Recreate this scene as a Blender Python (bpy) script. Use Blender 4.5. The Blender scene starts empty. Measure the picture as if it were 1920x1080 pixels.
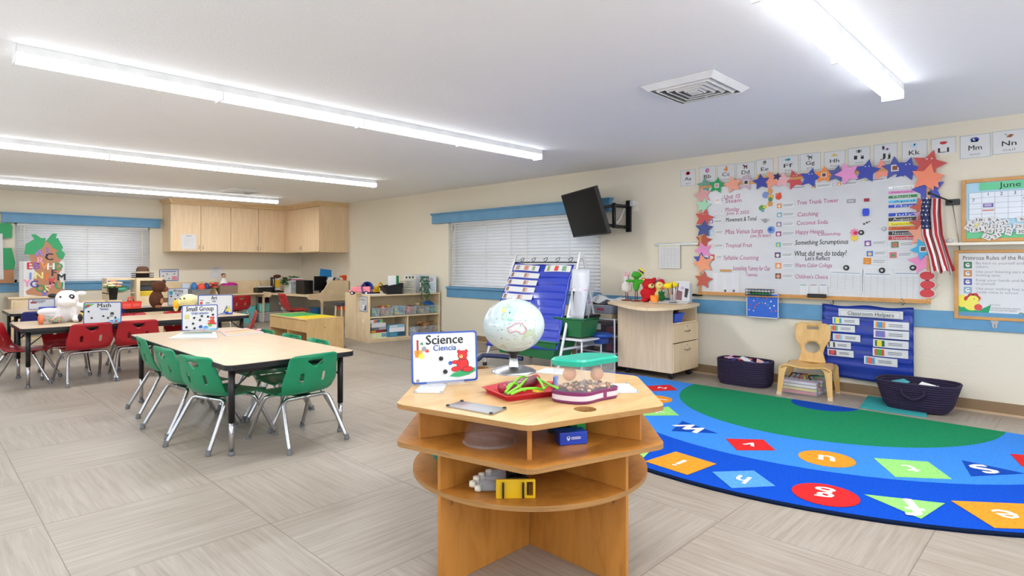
import bpy, bmesh, math, random
from mathutils import Matrix, Vector
from mathutils.geometry import delaunay_2d_cdt
random.seed(7)
SC = bpy.context.scene
COL = SC.collection
PI = math.pi

# ------------------------------------------------------------------ camera
EYE = 1.28; FPX = 1113.0; CXP = 960.0; CYP = 492.0; YAW = math.radians(45.6)
cam_d = bpy.data.cameras.new('camera'); cam = bpy.data.objects.new('camera', cam_d); COL.objects.link(cam)
cam.location = (0, 0, EYE); cam.rotation_euler = (PI/2, 0, -YAW)
cam_d.sensor_fit = 'HORIZONTAL'; cam_d.sensor_width = 36; cam_d.lens = 36*FPX/1920
cam_d.shift_y = -(540-CYP)/1920
cam_d.clip_start = .05; cam_d.clip_end = 200
SC.camera = cam
# ------------------------------------------------------------------ view, world
SC.view_settings.view_transform = 'Standard'; SC.view_settings.look = 'None'
SC.view_settings.exposure = 0.0; SC.view_settings.gamma = 1; SC.view_settings.use_curve_mapping = False
wd = bpy.data.worlds.new('world'); SC.world = wd; wd.use_nodes = True
wn = wd.node_tree.nodes; bg = wn['Background']
sky = wn.new('ShaderNodeTexSky'); sky.sky_type = 'NISHITA'; sky.sun_disc = False; sky.sun_elevation = math.radians(45); sky.air_density = 1
wd.node_tree.links.new(sky.outputs[0], bg.inputs[0]); bg.inputs[1].default_value = .45
LAMP = 11.0          # emission of the strip light diffusers
FILL = 17.0           # watts per square metre of fill light added at the invented windows
DOWN = 46.0          # watts sent downward by each strip light's prismatic lens
def daylight(x, y, z, rot, sx, sy):
    l = bpy.data.lights.new('window_daylight', 'AREA'); l.shape = 'RECTANGLE'; l.size = sx; l.size_y = sy; l.energy = FILL*sx*sy; l.color = (.93, .97, 1)
    o = bpy.data.objects.new('window_daylight', l); COL.objects.link(o); o.location = (x, y, z); o.rotation_euler = rot; return o
for _y in (-.6, 3.4, 7.4): daylight(-2.05, _y, 1.45, (0, -PI/2-1.1, 0), 1.2, 3.0)  # added fill lamps out of view, tilted up to brighten the ceiling
for _x in (.2, 4.1): daylight(_x, -3.05, 1.45, (PI/2+1.1, 0, 0), 3.0, 1.2)  # same added ceiling fill from the wall behind the camera

# ------------------------------------------------------------------ room figures (metres)
XW = 6.43; YW = 13.15; HC = 2.506; XL = -2.2; YB = -3.2
def _ray(px):
    l = (px-CXP)/FPX; s, c = math.sin(YAW), math.cos(YAW); return s+l*c, c-l*s
def G(px, py, z=0.0):               # point at height z seen at a pixel of the 1920x1080 photo
    d = FPX*(EYE-z)/(py-CYP); rx, ry = _ray(px); return d*rx, d*ry
def W(px, py, X=XW):                # (Y, Z) on a plane of constant X
    rx, ry = _ray(px); d = X/rx; return d*ry, EYE-(py-CYP)*d/FPX
def F(px, py, Y=YW):                # (X, Z) on a plane of constant Y
    rx, ry = _ray(px); d = Y/ry; return d*rx, EYE-(py-CYP)*d/FPX

# ------------------------------------------------------------------ materials
def lin(c):
    if isinstance(c, str): c = [int(c[i:i+2], 16)/255 for i in (0, 2, 4)]
    return tuple(x/12.92 if x <= .04045 else ((x+.055)/1.055)**2.4 for x in c)
MATS = {}
def N(m, t, **k):
    n = m.node_tree.nodes.new(t)
    for a, v in k.items(): setattr(n, a, v)
    return n
def L(m, a, b): m.node_tree.links.new(a, b)
def coords(m, scale=(1, 1, 1), kind='Object', rot=(0, 0, 0)):
    tc = N(m, 'ShaderNodeTexCoord'); mp = N(m, 'ShaderNodeMapping')
    mp.inputs['Scale'].default_value = scale; mp.inputs['Rotation'].default_value = rot
    L(m, tc.outputs[kind], mp.inputs[0]); return mp.outputs[0]
def ramp(m, src, stops):
    r = N(m, 'ShaderNodeValToRGB'); e = r.color_ramp.elements
    while len(e) < len(stops): e.new(.5)
    for i, (p, c) in enumerate(stops): e[i].position = p; e[i].color = (*lin(c), 1)
    L(m, src, r.inputs[0]); return r.outputs[0]
def noise(m, vec, scale, detail=2, rough=.5, dist=0):
    n = N(m, 'ShaderNodeTexNoise'); n.inputs['Scale'].default_value = scale; n.inputs['Detail'].default_value = detail
    n.inputs['Roughness'].default_value = rough; n.inputs['Distortion'].default_value = dist
    L(m, vec, n.inputs['Vector']); return n.outputs['Fac']
def bump(m, src, strength, dist=.01):
    b = N(m, 'ShaderNodeBump'); b.inputs['Strength'].default_value = strength; b.inputs['Distance'].default_value = dist
    L(m, src, b.inputs['Height']); L(m, b.outputs[0], m.node_tree.nodes['Principled BSDF'].inputs['Normal'])
def shade(c, k):
    if isinstance(c, str): c = [int(c[i:i+2], 16)/255 for i in (0, 2, 4)]
    return tuple(max(0, min(1, x*k)) for x in c)
def base(name, rough=.5, metal=0, spec=.5):
    m = bpy.data.materials.new(name); m.use_nodes = True; p = m.node_tree.nodes['Principled BSDF']
    p.inputs['Roughness'].default_value = rough; p.inputs['Metallic'].default_value = metal
    p.inputs['Specular IOR Level'].default_value = spec
    MATS[name] = m; return m, p
def plain(name, c, rough=.5, metal=0, spec=.5, var=.03, vs=6, bmp=0, bs=200):
    m, p = base(name, rough, metal, spec)
    v = coords(m)
    L(m, ramp(m, noise(m, v, vs), [(.3, shade(c, 1-var)), (.7, shade(c, 1+var))]), p.inputs['Base Color'])
    if bmp: bump(m, noise(m, v, bs, 3), bmp)
    return m
def wood(name, c1, c2, scale=(1, 1, 1), rough=.42, spec=.4):
    m, p = base(name, rough, 0, spec)
    v = coords(m, scale)
    L(m, ramp(m, noise(m, v, 6, 4, .6, .6), [(.25, c2), (.5, c1), (.75, shade(c1, 1.06))]), p.inputs['Base Color'])
    return m
def glow(name, c, s):
    m, p = base(name, .4)
    p.inputs['Base Color'].default_value = (*lin(c), 1); p.inputs['Emission Color'].default_value = (*lin(c), 1); p.inputs['Emission Strength'].default_value = s
    return m
def clear(name, c, a=.25, rough=.05):      # thin clear plastic: mostly transparent, some gloss, some body colour
    m = bpy.data.materials.new(name); m.use_nodes = True; nt = m.node_tree; p = nt.nodes['Principled BSDF']
    p.inputs['Base Color'].default_value = (*lin(c), 1); p.inputs['Roughness'].default_value = rough
    t = N(m, 'ShaderNodeBsdfTransparent'); mx = N(m, 'ShaderNodeMixShader'); mx.inputs[0].default_value = a
    L(m, t.outputs[0], mx.inputs[1]); L(m, p.outputs[0], mx.inputs[2]); L(m, mx.outputs[0], nt.nodes['Material Output'].inputs[0])
    MATS[name] = m; return m
HEX = {}
def C(hexs, rough=.55, metal=0):           # a plain painted / printed colour by its hex code
    k = 'tint_%s_%d_%d' % (hexs, rough*100, metal*100)
    if k not in MATS: plain(k, hexs, rough, metal, var=.015)
    return k

# wall and ceiling paint
m, p = base('wall_paint', .75); v = coords(m)
L(m, ramp(m, noise(m, v, 1.2, 2), [(.3, 'DED5C2'), (.7, 'E2D9C6')]), p.inputs['Base Color']); bump(m, noise(m, v, 22, 4, .6), .18, .012)
m, p = base('ceiling_paint', .85); v = coords(m)
L(m, ramp(m, noise(m, v, 1.0, 2), [(.3, 'F3F4F6'), (.7, 'F5F6F8')]), p.inputs['Base Color']); bump(m, noise(m, v, 60, 3, .6), .3, .008)
# vinyl floor: squares with streaks running one way, then the other
m, p = base('vinyl_floor', .38, 0, .45)
tc = N(m, 'ShaderNodeTexCoord'); mp = N(m, 'ShaderNodeMapping'); mp.inputs['Location'].default_value = (-.47, .24, 0)
L(m, tc.outputs['Object'], mp.inputs[0])
ck = N(m, 'ShaderNodeTexChecker'); ck.inputs['Scale'].default_value = 1/.78; ck.inputs[1].default_value = (0, 0, 0, 1); ck.inputs[2].default_value = (1, 1, 1, 1)
L(m, mp.outputs[0], ck.inputs['Vector'])
def streak(sx, sy):
    v = coords(m, (sx, sy, 1)); a = noise(m, v, 3, 8, .72, .35)
    return ramp(m, a, [(.24, '96897A'), (.42, 'A4998B'), (.56, 'B0A69A'), (.78, 'BEB6AB')])
a = streak(.55, 13); b = streak(13, .55)
mx = N(m, 'ShaderNodeMix', data_type='RGBA'); L(m, ck.outputs['Fac'], mx.inputs[0]); L(m, a, mx.inputs[6]); L(m, b, mx.inputs[7])
blot = ramp(m, noise(m, coords(m), .9, 3), [(.3, 'E6E2DE'), (.7, 'FFFFFF')])
br = N(m, 'ShaderNodeTexBrick'); br.offset = 0; br.inputs['Scale'].default_value = 1; br.inputs['Brick Width'].default_value = .78; br.inputs['Row Height'].default_value = .78
br.inputs['Mortar Size'].default_value = .0022; br.inputs['Color1'].default_value = br.inputs['Color2'].default_value = (1, 1, 1, 1); br.inputs['Mortar'].default_value = (.55, .52, .5, 1)
L(m, mp.outputs[0], br.inputs['Vector'])
mm = N(m, 'ShaderNodeMix', data_type='RGBA', blend_type='MULTIPLY'); mm.inputs[0].default_value = 1; L(m, mx.outputs[2], mm.inputs[6]); L(m, blot, mm.inputs[7])
m2 = N(m, 'ShaderNodeMix', data_type='RGBA', blend_type='MULTIPLY'); m2.inputs[0].default_value = 1; L(m, mm.outputs[2], m2.inputs[6]); L(m, br.outputs['Color'], m2.inputs[7])
L(m, m2.outputs[2], p.inputs['Base Color'])

plain('white_paint', 'ECEBE8', .8)
plain('blue_trim', '5E93B8', .45)
plain('base_tan', '8F7355', .5)
plain('round_tan', 'C6A98A', .5)
plain('blind_white', 'F4F4F4', .5, var=.01)
_m = MATS['blind_white']; _t = N(_m, 'ShaderNodeBsdfTranslucent'); _t.inputs[0].default_value = (.9, .92, .95, 1); _x = N(_m, 'ShaderNodeMixShader'); _x.inputs[0].default_value = .12
L(_m, _m.node_tree.nodes['Principled BSDF'].outputs[0], _x.inputs[1]); L(_m, _t.outputs[0], _x.inputs[2]); L(_m, _x.outputs[0], _m.node_tree.nodes['Material Output'].inputs[0])
plain('white_metal', 'E4E4E4', .4)
plain('vent_dark', '303030', .7)
plain('cream', 'E9E2D0', .5)
glow('lamp_glow', 'F9FCFF', LAMP)
wood('maple', 'E4C9A4', 'DFC19A', (5, 5, .35))
wood('maple_h', 'DDBF93', 'D2B082', (.5, .5, 5))
wood('birch_light', 'E2CBA6', 'DAC098', (.7, 3, .7), .35)
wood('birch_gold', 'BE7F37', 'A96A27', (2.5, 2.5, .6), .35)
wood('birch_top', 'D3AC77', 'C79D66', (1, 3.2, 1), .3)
wood('ply_edge', 'A87B48', '8A6236', (1, 1, 30), .5)
wood('chair_wood', 'D9AE6E', 'CC9E5C', (3, 3, .6), .35)
wood('frame_oak', 'C99558', 'B98347', (1, 1, 3), .4)
wood('table_lam', 'CDB496', 'C6AB8C', (2, 2, 2), .28)
wood('play_wood', 'D2AE78', 'C6A068', (2, 2, .6), .45)
plain('black_edge', '17171A', .4)
plain('black_plastic', '141416', .42)
plain('screen', '050506', .3, spec=.12)
plain('green_shell', '128D60', .3, var=.02)
plain('red_shell', 'B01C26', .3, var=.02)
plain('navy_shell', '26286B', .32, var=.02)
plain('chrome', 'C4C4C6', .16, 1)
plain('satin_metal', 'A9ABAE', .35, 1)
plain('grey_glide', '77777A', .5)
plain('white_card', 'D6D6D7', .4, var=.01)
plain('sign_white', 'CFCFD2', .22, var=.01)
plain('sign_blue', '23479B', .3)
plain('ink', '161618', .5)
plain('ink_grey', '8A8A90', .6)
plain('ink_pink', 'B8487F', .6)
plain('basket_yarn', '2E2340', .95, bmp=.4)
plain('pocket_blue', '2238A8', .28, var=.05)
plain('pocket_navy', '1A3590', .3, var=.05)
plain('plush_red', 'C81421', .95, bmp=.5, bs=120)
plain('plush_green', '3FA52C', .95, bmp=.5, bs=120)
plain('plush_white', 'E6E2DF', .95, bmp=.5, bs=120)
plain('plush_cream', 'E6DFA8', .95, bmp=.5, bs=120)
plain('plush_brown', '5E3420', .95, bmp=.5, bs=120)
plain('plush_yellow', 'EFD98A', .95, bmp=.5, bs=120)
plain('plush_grey', '8E8B90', .95, bmp=.5, bs=120)
plain('carpet_grey', '9A8D7C', .95, bmp=.5, bs=300, var=.1, vs=60)
plain('felt_teal', '2DA3A3', .95, bmp=.5)
def rug(name, c): plain(name, c, .95, spec=.1, var=.07, vs=90, bmp=.5, bs=260)
rug('rug_blue', '0E4FC4'); rug('rug_light', '3F8CE8'); rug('rug_green', '1F8A5C'); rug('rug_red', 'DE2C2E'); rug('rug_orange', 'F59A2E')
rug('rug_lime', '9BE07C'); rug('rug_white', 'EFEFEA'); rug('rug_edge', '0A1A35'); rug('rug_deep', '1149AE'); rug('rug_sky', '5A9EEC')
clear('acrylic', 'F5F7FA', .14)
clear('clear_tub', 'DDE4EA', .3, .12)
clear('clear_bin', 'D5E2E6', .32, .2)
clear('frost', 'DADDE6', .62, .25)
clear('smoke', '6A5F68', .5, .2)
clear('pane', 'EAF2F5', .15)
clear('dusty_dome', 'B08878', .3, .1)

# ------------------------------------------------------------------ mesh builder
_txt = {}
def glyphs(s, bold=0.0):
    key = (s, bold)
    if key not in _txt:
        cu = bpy.data.curves.new('t', 'FONT'); cu.body = s; cu.size = 1; cu.resolution_u = 2; cu.offset = bold
        o = bpy.data.objects.new('t', cu); me = o.to_mesh()
        vs = [tuple(v.co) for v in me.vertices]; fs = [tuple(q.vertices) for q in me.polygons]
        w = (min((v[0] for v in vs), default=0), max((v[0] for v in vs), default=0))
        o.to_mesh_clear(); bpy.data.objects.remove(o); bpy.data.curves.remove(cu)
        _txt[key] = (vs, fs, w)
    return _txt[key]
class MB:
    def __init__(s, M=None): s.v = []; s.f = []; s.mi = []; s.sm = []; s.mats = []; s.M = M or Matrix()
    def add(s, vs, fs, mat, smooth=False):
        if mat not in s.mats: s.mats.append(mat)
        k = s.mats.index(mat); b = len(s.v)
        s.v += [s.M @ Vector(v) for v in vs]
        for f in fs: s.f.append([b+i for i in f]); s.mi.append(k); s.sm.append(smooth)
        return s
    def box(s, x0, x1, y0, y1, z0, z1, mat):
        v = [(x, y, z) for x in (x0, x1) for y in (y0, y1) for z in (z0, z1)]
        return s.add(v, [(0, 1, 3, 2), (4, 6, 7, 5), (0, 4, 5, 1), (2, 3, 7, 6), (0, 2, 6, 4), (1, 5, 7, 3)], mat)
    def cbox(s, c, d, mat, rz=0):
        M = s.M; s.M = M @ Matrix.Translation(c) @ Matrix.Rotation(rz, 4, 'Z')
        s.box(-d[0]/2, d[0]/2, -d[1]/2, d[1]/2, -d[2]/2, d[2]/2, mat); s.M = M; return s
    def lathe(s, prof, mat, n=20, c=(0, 0, 0), sx=1, sy=1, smooth=True, cap=True):
        vs = []; fs = []
        for r, z in prof:
            for i in range(n):
                a = 2*PI*i/n; vs.append((c[0]+r*sx*math.cos(a), c[1]+r*sy*math.sin(a), c[2]+z))
        for j in range(len(prof)-1):
            for i in range(n):
                fs.append((j*n+i, j*n+(i+1) % n, (j+1)*n+(i+1) % n, (j+1)*n+i))
        s.add(vs, fs, mat, smooth)
        if cap:
            if prof[0][0] > 1e-5: s.add(vs[:n], [tuple(range(n-1, -1, -1))], mat)
            if prof[-1][0] > 1e-5: s.add(vs[-n:], [tuple(range(n))], mat)
        return s
    def cyl(s, p0, p1, r0, mat, r1=None, n=12, smooth=True):
        return s.tube([p0, p1], [r0, r0 if r1 is None else r1], mat, n)
    def tube(s, pts, r, mat, n=8, close=False):
        P = [Vector(p) for p in pts]; k = len(P); rr = r if isinstance(r, (list, tuple)) else [r]*k
        vs = []; fs = []; up = None
        for i, p in enumerate(P):
            if close: t = (P[(i+1) % k]-P[i-1]).normalized()
            else: t = (P[min(i+1, k-1)]-P[max(i-1, 0)]).normalized()
            if up is None:
                up = Vector((0, 0, 1)) if abs(t.z) < .9 else Vector((1, 0, 0))
            a = t.cross(up).normalized(); b = a.cross(t).normalized(); up = b
            for j in range(n):
                q = 2*PI*j/n; vs.append(p+(a*math.cos(q)+b*math.sin(q))*rr[i])
        for i in range(k if close else k-1):
            for j in range(n):
                i2 = (i+1) % k; fs.append((i*n+j, i2*n+j, i2*n+(j+1) % n, i*n+(j+1) % n))
        if not close: fs += [tuple(range(n)), tuple(range(k*n-1, (k-1)*n-1, -1))]
        return s.add(vs, fs, mat, True)
    def ell(s, c, r, mat, n=14, k=9, rot=None):
        if not isinstance(r, (tuple, list)): r = (r, r, r)
        M = s.M; s.M = M @ Matrix.Translation(c) @ (rot or Matrix())
        prof = [(math.sin(PI*i/k), -math.cos(PI*i/k)) for i in range(k+1)]
        vs = []; fs = []
        for a, z in prof:
            for i in range(n): q = 2*PI*i/n; vs.append((a*r[0]*math.cos(q), a*r[1]*math.sin(q), z*r[2]))
        for j in range(k):
            for i in range(n): fs.append((j*n+i, j*n+(i+1) % n, (j+1)*n+(i+1) % n, (j+1)*n+i))
        s.add(vs, fs, mat, True); s.M = M; return s
    def prism(s, pts, z0, z1, mat, edge=None, smooth=False):
        n = len(pts)
        s.add([(x, y, z1) for x, y in pts], [tuple(range(n))], mat)
        s.add([(x, y, z0) for x, y in pts], [tuple(range(n-1, -1, -1))], mat)
        vs = [(x, y, z0) for x, y in pts]+[(x, y, z1) for x, y in pts]
        return s.add(vs, [(i, (i+1) % n, n+(i+1) % n, n+i) for i in range(n)], edge or mat, smooth)
    def flat(s, pts, z, mat):                 # printed mark: one thin face a hair above its sheet
        return s.add([(x, y, z) for x, y in pts], [tuple(range(len(pts)))], mat)
    def rect(s, x0, x1, y0, y1, z, mat): return s.flat([(x0, y0), (x1, y0), (x1, y1), (x0, y1)], z, mat)
    def disc(s, x, y, r, z, mat, n=14, ry=None):
        return s.flat([(x+r*math.cos(2*PI*i/n), y+(ry or r)*math.sin(2*PI*i/n)) for i in range(n)], z, mat)
    def plate(s, outer, holes, z0, z1, mat, edge=None):
        vs, fs = cdt(outer, holes, None)
        s.add([(x, y, z1) for x, y in vs], fs, mat); s.add([(x, y, z0) for x, y in vs], [f[::-1] for f in fs], mat)
        for lp, inv in [(outer, 0)]+[(h, 1) for h in holes]:
            n = len(lp); q = [(x, y, z0) for x, y in lp]+[(x, y, z1) for x, y in lp]
            s.add(q, [(i, (i+1) % n, n+(i+1) % n, n+i) for i in range(n)], edge or mat)
        return s
    def text(s, t, x, y, size, z, mat, w=None, align='c', ang=0, shear=0, bold=0.0):
        vs, fs, (a, b) = glyphs(t)
        sc = size; sx = size
        if w: sx = w/max(b-a, 1e-4)
        ox = {'c': (a+b)/2, 'l': a, 'r': b}[align]
        M = s.M; s.M = M @ Matrix.Translation((x, y, z)) @ Matrix.Rotation(ang, 4, 'Z')
        for k, o in enumerate((0, -bold, bold) if bold else (0,)):
            s.add([((v[0]-ox+o)*sx+shear*v[1]*sc, (v[1]+o*.5)*sc, k*.00012) for v in vs], fs, mat)
        s.M = M; return s
    def build(s, name, parent=None, loc=None, mat=None, bevel=0, solid=0, sub=0, weld=False):
        me = bpy.data.meshes.new(name); me.from_pydata([tuple(v) for v in s.v], [], s.f)
        for k in s.mats: me.materials.append(MATS[k])
        me.polygons.foreach_set('material_index', s.mi); me.polygons.foreach_set('use_smooth', s.sm); me.update()
        if weld:
            b = bmesh.new(); b.from_mesh(me); bmesh.ops.remove_doubles(b, verts=b.verts, dist=1e-5); b.to_mesh(me); b.free()
        o = bpy.data.objects.new(name, me); COL.objects.link(o)
        if parent: o.parent = parent
        if mat is not None: o.matrix_world = mat
        elif loc: o.location = loc
        if solid: q = o.modifiers.new('s', 'SOLIDIFY'); q.thickness = solid; q.offset = 0
        if bevel: q = o.modifiers.new('b', 'BEVEL'); q.width = bevel; q.segments = 2; q.limit_method = 'ANGLE'; q.angle_limit = .7
        if sub: q = o.modifiers.new('u', 'SUBSURF'); q.levels = q.render_levels = sub
        return o
def inside(p, poly):
    x, y = p; r = False; n = len(poly)
    for i in range(n):
        x1, y1 = poly[i]; x2, y2 = poly[i-1]
        if (y1 > y) != (y2 > y) and x < (x2-x1)*(y-y1)/(y2-y1)+x1: r = not r
    return r
def cdt(outer, holes, step):
    pts = []; edges = []
    for lp in [outer]+holes:
        b = len(pts); n = len(lp); pts += [Vector(q) for q in lp]; edges += [(b+i, b+(i+1) % n) for i in range(n)]
    if step:
        xs = [q[0] for q in outer]; ys = [q[1] for q in outer]; y = min(ys)+step/2
        while y < max(ys):
            x = min(xs)+step/2
            while x < max(xs):
                if inside((x, y), outer) and not any(inside((x, y), h) for h in holes): pts.append(Vector((x, y)))
                x += step
            y += step
    r = delaunay_2d_cdt(pts, edges, [], 1, 1e-6)
    vs = [(v.x, v.y) for v in r[0]]; fs = []
    for f in r[2]:
        c = (sum(vs[i][0] for i in f)/len(f), sum(vs[i][1] for i in f)/len(f))
        if inside(c, outer) and not any(inside(c, h) for h in holes):
            a = sum(vs[f[i-1]][0]*vs[f[i]][1]-vs[f[i]][0]*vs[f[i-1]][1] for i in range(len(f)))
            fs.append(tuple(f) if a > 0 else tuple(f[::-1]))
    return vs, fs
def rrect(x0, x1, y0, y1, r, n=4):
    o = []
    for cx, cy, a in ((x1-r, y1-r, 0), (x0+r, y1-r, 90), (x0+r, y0+r, 180), (x1-r, y0+r, 270)):
        for i in range(n+1):
            q = math.radians(a+90*i/n); o.append((cx+r*math.cos(q), cy+r*math.sin(q)))
    return o
def circ(x, y, r, n=20, ry=None): return [(x+r*math.cos(2*PI*i/n), y+(ry or r)*math.sin(2*PI*i/n)) for i in range(n)]
def star(r, k=.45, rot=0, n=5):
    return [((r if i % 2 == 0 else r*k)*math.cos(PI/2+rot+PI*i/n), (r if i % 2 == 0 else r*k)*math.sin(PI/2+rot+PI*i/n)) for i in range(2*n)]
def smooth_path(pts, k=4):
    P = [Vector(p) for p in pts]; out = []
    for i in range(len(P)-1):
        a, b, c, d = P[max(i-1, 0)], P[i], P[i+1], P[min(i+2, len(P)-1)]
        for j in range(k):
            t = j/k; out.append(.5*((2*b)+(c-a)*t+(2*a-5*b+4*c-d)*t*t+(3*b-a-3*c+d)*t**3))
    return out+[P[-1]]

# ------------------------------------------------------------------ objects
def tag(o, label, cat, group=None, kind=None):
    o['label'] = label; o['category'] = cat
    if group: o['group'] = group
    if kind: o['kind'] = kind
    return o
def thing(name, label, cat, loc=(0, 0, 0), rz=0, group=None, mat=None):
    o = bpy.data.objects.new(name, None); COL.objects.link(o); o.empty_display_size = .05
    if mat is not None: o.matrix_world = mat
    else: o.location = loc; o.rotation_euler = (0, 0, rz)
    return tag(o, label, cat, group)
def struct(o): o['kind'] = 'structure'; return o
def copy_tree(o, parent=None):
    c = o.copy(); COL.objects.link(c); c.parent = parent
    for ch in [x for x in bpy.data.objects if x.parent == o]: copy_tree(ch, c)
    return c
def dup(o, loc, rz, label, group=None):
    c = copy_tree(o); c.location = loc; c.rotation_euler = (0, 0, rz); c['label'] = label
    if group: c['group'] = group
    return c
def RW(Y, Z, off=0.0):      # frame on the whiteboard wall: x to the viewer's right, y up, z into the room
    return Matrix(((0, 0, -1, XW-off), (-1, 0, 0, Y), (0, 1, 0, Z), (0, 0, 0, 1)))
def FW(X, Z, off=0.0, Y=YW):
    return Matrix(((1, 0, 0, X), (0, 0, -1, Y-off), (0, 1, 0, Z), (0, 0, 0, 1)))
def STD(X, Y, Z, head, lean=0.0):   # upright frame whose x axis points along compass heading 'head' (degrees, from +Y to +X)
    h = math.radians(head); x = Vector((math.sin(h), math.cos(h), 0))
    z = -Vector((-x.y, x.x, 0)) ; y = Vector((0, 0, 1))
    M = Matrix(((x.x, y.x, z.x, X), (x.y, y.y, z.y, Y), (x.z, y.z, z.z, Z), (0, 0, 0, 1)))
    return M @ Matrix.Rotation(-lean, 4, 'X')
# ================================================================== room shell
T = .14
struct(MB().box(XL-T, XW+T, YB-T, YW+T, -.1, 0, 'vinyl_floor').build('floor'))
struct(MB().box(XL-T, XW+T, YB-T, YW+T, HC, HC+.1, 'ceiling_paint').build('ceiling'))
# right-hand wall with a window opening
WY0, WY1, WZ0, WZ1 = 4.66, 7.80, .875, 1.99
b = MB(); b.box(XW, XW+T, YB, WY0, 0, HC, 'wall_paint'); b.box(XW, XW+T, WY1, YW, 0, HC, 'wall_paint')
b.box(XW, XW+T, WY0, WY1, 0, WZ0, 'wall_paint'); b.box(XW, XW+T, WY0, WY1, WZ1, HC, 'wall_paint'); struct(b.build('wall_right'))
# far wall with a window opening
VX0, VX1, VZ0, VZ1 = 1.30, 3.33, .935, 1.99
b = MB(); b.box(XL, VX0, YW, YW+T, 0, HC, 'wall_paint'); b.box(VX1, XW+T, YW, YW+T, 0, HC, 'wall_paint')
b.box(VX0, VX1, YW, YW+T, 0, VZ0, 'wall_paint'); b.box(VX0, VX1, YW, YW+T, VZ1, HC, 'wall_paint'); struct(b.build('wall_back'))
b = MB(); b.box(XL-T, XL, YB-T, YW+T, 0, .8, 'white_paint'); b.box(XL-T, XL, YB-T, YW+T, 2.1, HC, 'white_paint')
for y0, y1 in ((YB-T, -2.1), (.9, 1.9), (4.9, 5.9), (8.9, YW+T)): b.box(XL-T, XL, y0, y1, .8, 2.1, 'white_paint')  # openings invented in this unseen wall for the fill lamps
struct(b.build('wall_left'))
b = MB(); b.box(XL, XW+T, YB-T, YB, 0, .8, 'white_paint'); b.box(XL, XW+T, YB-T, YB, 2.1, HC, 'white_paint')
for x0, x1 in ((XL, -1.3), (1.7, 2.6), (5.6, XW+T)): b.box(x0, x1, YB-T, YB, .8, 2.1, 'white_paint')  # openings here also invented to go with the fill lamps
struct(b.build('wall_front'))
# baseboard and quarter round
b = MB(); b.box(XW-.012, XW, YB, YW, 0, .105, 'base_tan'); b.box(XW-.024, XW-.012, YB, YW, 0, .018, 'round_tan'); struct(b.build('baseboard_right'))
b = MB(); b.box(XL, XW, YW-.012, YW, 0, .105, 'base_tan'); struct(b.build('baseboard_back'))
# blue chair rail under the windows
b = MB(); b.box(XW-.02, XW, YB, WY1+.03, .698, .853, 'blue_trim'); struct(b.build('trim_1', bevel=.003))
b = MB(); b.box(XL, 3.40, YW-.02, YW, .775, .925, 'blue_trim'); struct(b.build('trim_2', bevel=.003))
# window units
def window(idx, frame, w, h, blinds, tapes):
    r = bpy.data.objects.new('window_%d' % idx, None); COL.objects.link(r); r.matrix_world = frame; r['kind'] = 'structure'
    f = MB()                                   # local: x right, y up, z into the room, wall face at z=0
    for x0, x1, y0, y1 in ((0, .05, 0, h), (w-.05, w, 0, h), (0, w, 0, .05), (0, w, h-.05, h)): f.box(x0, x1, y0, y1, -.125, -.085, 'white_metal')
    for k in range(1, blinds): f.box(w*k/blinds-.02, w*k/blinds+.02, 0, h, -.12, -.09, 'white_metal')
    f.box(0, w, h*.56-.02, h*.56+.02, -.12, -.09, 'white_metal')
    f.build('window_frame', r)
    MB().box(.04, w-.04, .04, h-.04, -.108, -.104, 'pane').build('pane', r)
    return r
wa = window(1, RW(WY1, WZ0), WY1-WY0, WZ1-WZ0, 2, 3)
wb = window(2, FW(VX0, VZ0), VX1-VX0, VZ1-VZ0, 2, 2)
for k, y in enumerate((-2.1, 1.9, 5.9)): window(3+k, Matrix(((0, 0, 1, XL), (1, 0, 0, y), (0, 1, 0, .8), (0, 0, 0, 1))), 3.0, 1.3, 2, 0)  # unseen windows added to go with the fill lamps
for k, x in enumerate((1.7, 5.6)): window(6+k, Matrix(((-1, 0, 0, x), (0, 0, 1, YB), (0, 1, 0, .8), (0, 0, 0, 1))), 3.0, 1.3, 2, 0)  # two more unseen windows, added for the fill
b = MB(); b.box(-.02, WY1-WY0+.02, -.035, 0, -.08, .05, 'blue_trim'); b.build('window_sill', wa, bevel=.004)
b = MB(); b.box(-.02, VX1-VX0+.02, -.035, 0, -.08, .04, 'blue_trim'); b.build('window_sill', wb, bevel=.004)
def blind(label, frame, w, h, tapes, n, wands, split):
    r = thing('window_blind', label, 'blind', mat=frame, group='white slatted window blinds')
    MB().box(0, w, h-.045, h, -.045, -.005, 'blind_white').build('head_rail', r, bevel=.004)
    sl = MB(); p = (h-.07)/n
    for i in range(n):
        y = .03+p*(i+.5); c = math.cos(math.radians(57)); s = math.sin(math.radians(57)); hw = p*.61
        M = sl.M; sl.M = Matrix.Translation((0, y, -.026))
        pr = []
        for t in (-1, -.5, 0, .5, 1):
            q = t*hw; cv = .004*(1-t*t); pr.append((q*s+cv*c, -q*c+cv*s))
        vs = []; fs = []
        for x in (0, w):
            for (yy, zz) in pr: vs.append((x, yy, zz))
        for j in range(4): fs.append((j, j+1, j+6, j+5))
        sl.add(vs, fs, 'blind_white', True); sl.M = M
    o = sl.build('slats', r, solid=.003); o['kind'] = 'stuff'
    MB().box(0, w, .0, .022, -.04, -.012, 'blind_white').build('bottom_rail', r, bevel=.004)
    for x in tapes: MB().box(x-.004, x+.004, .01, h-.03, -.010, -.007, 'cream').build('ladder_cord', r)
    for x, ln in wands:
        pts = [(x+.008*math.sin(i*2.1), h-.03-ln*i/20, .004+.004*math.cos(i*2.1)) for i in range(21)]
        MB().tube(pts, .006, 'blind_white', 6).build('pull_cord', r)
    return r
w = WY1-WY0-.07
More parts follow.
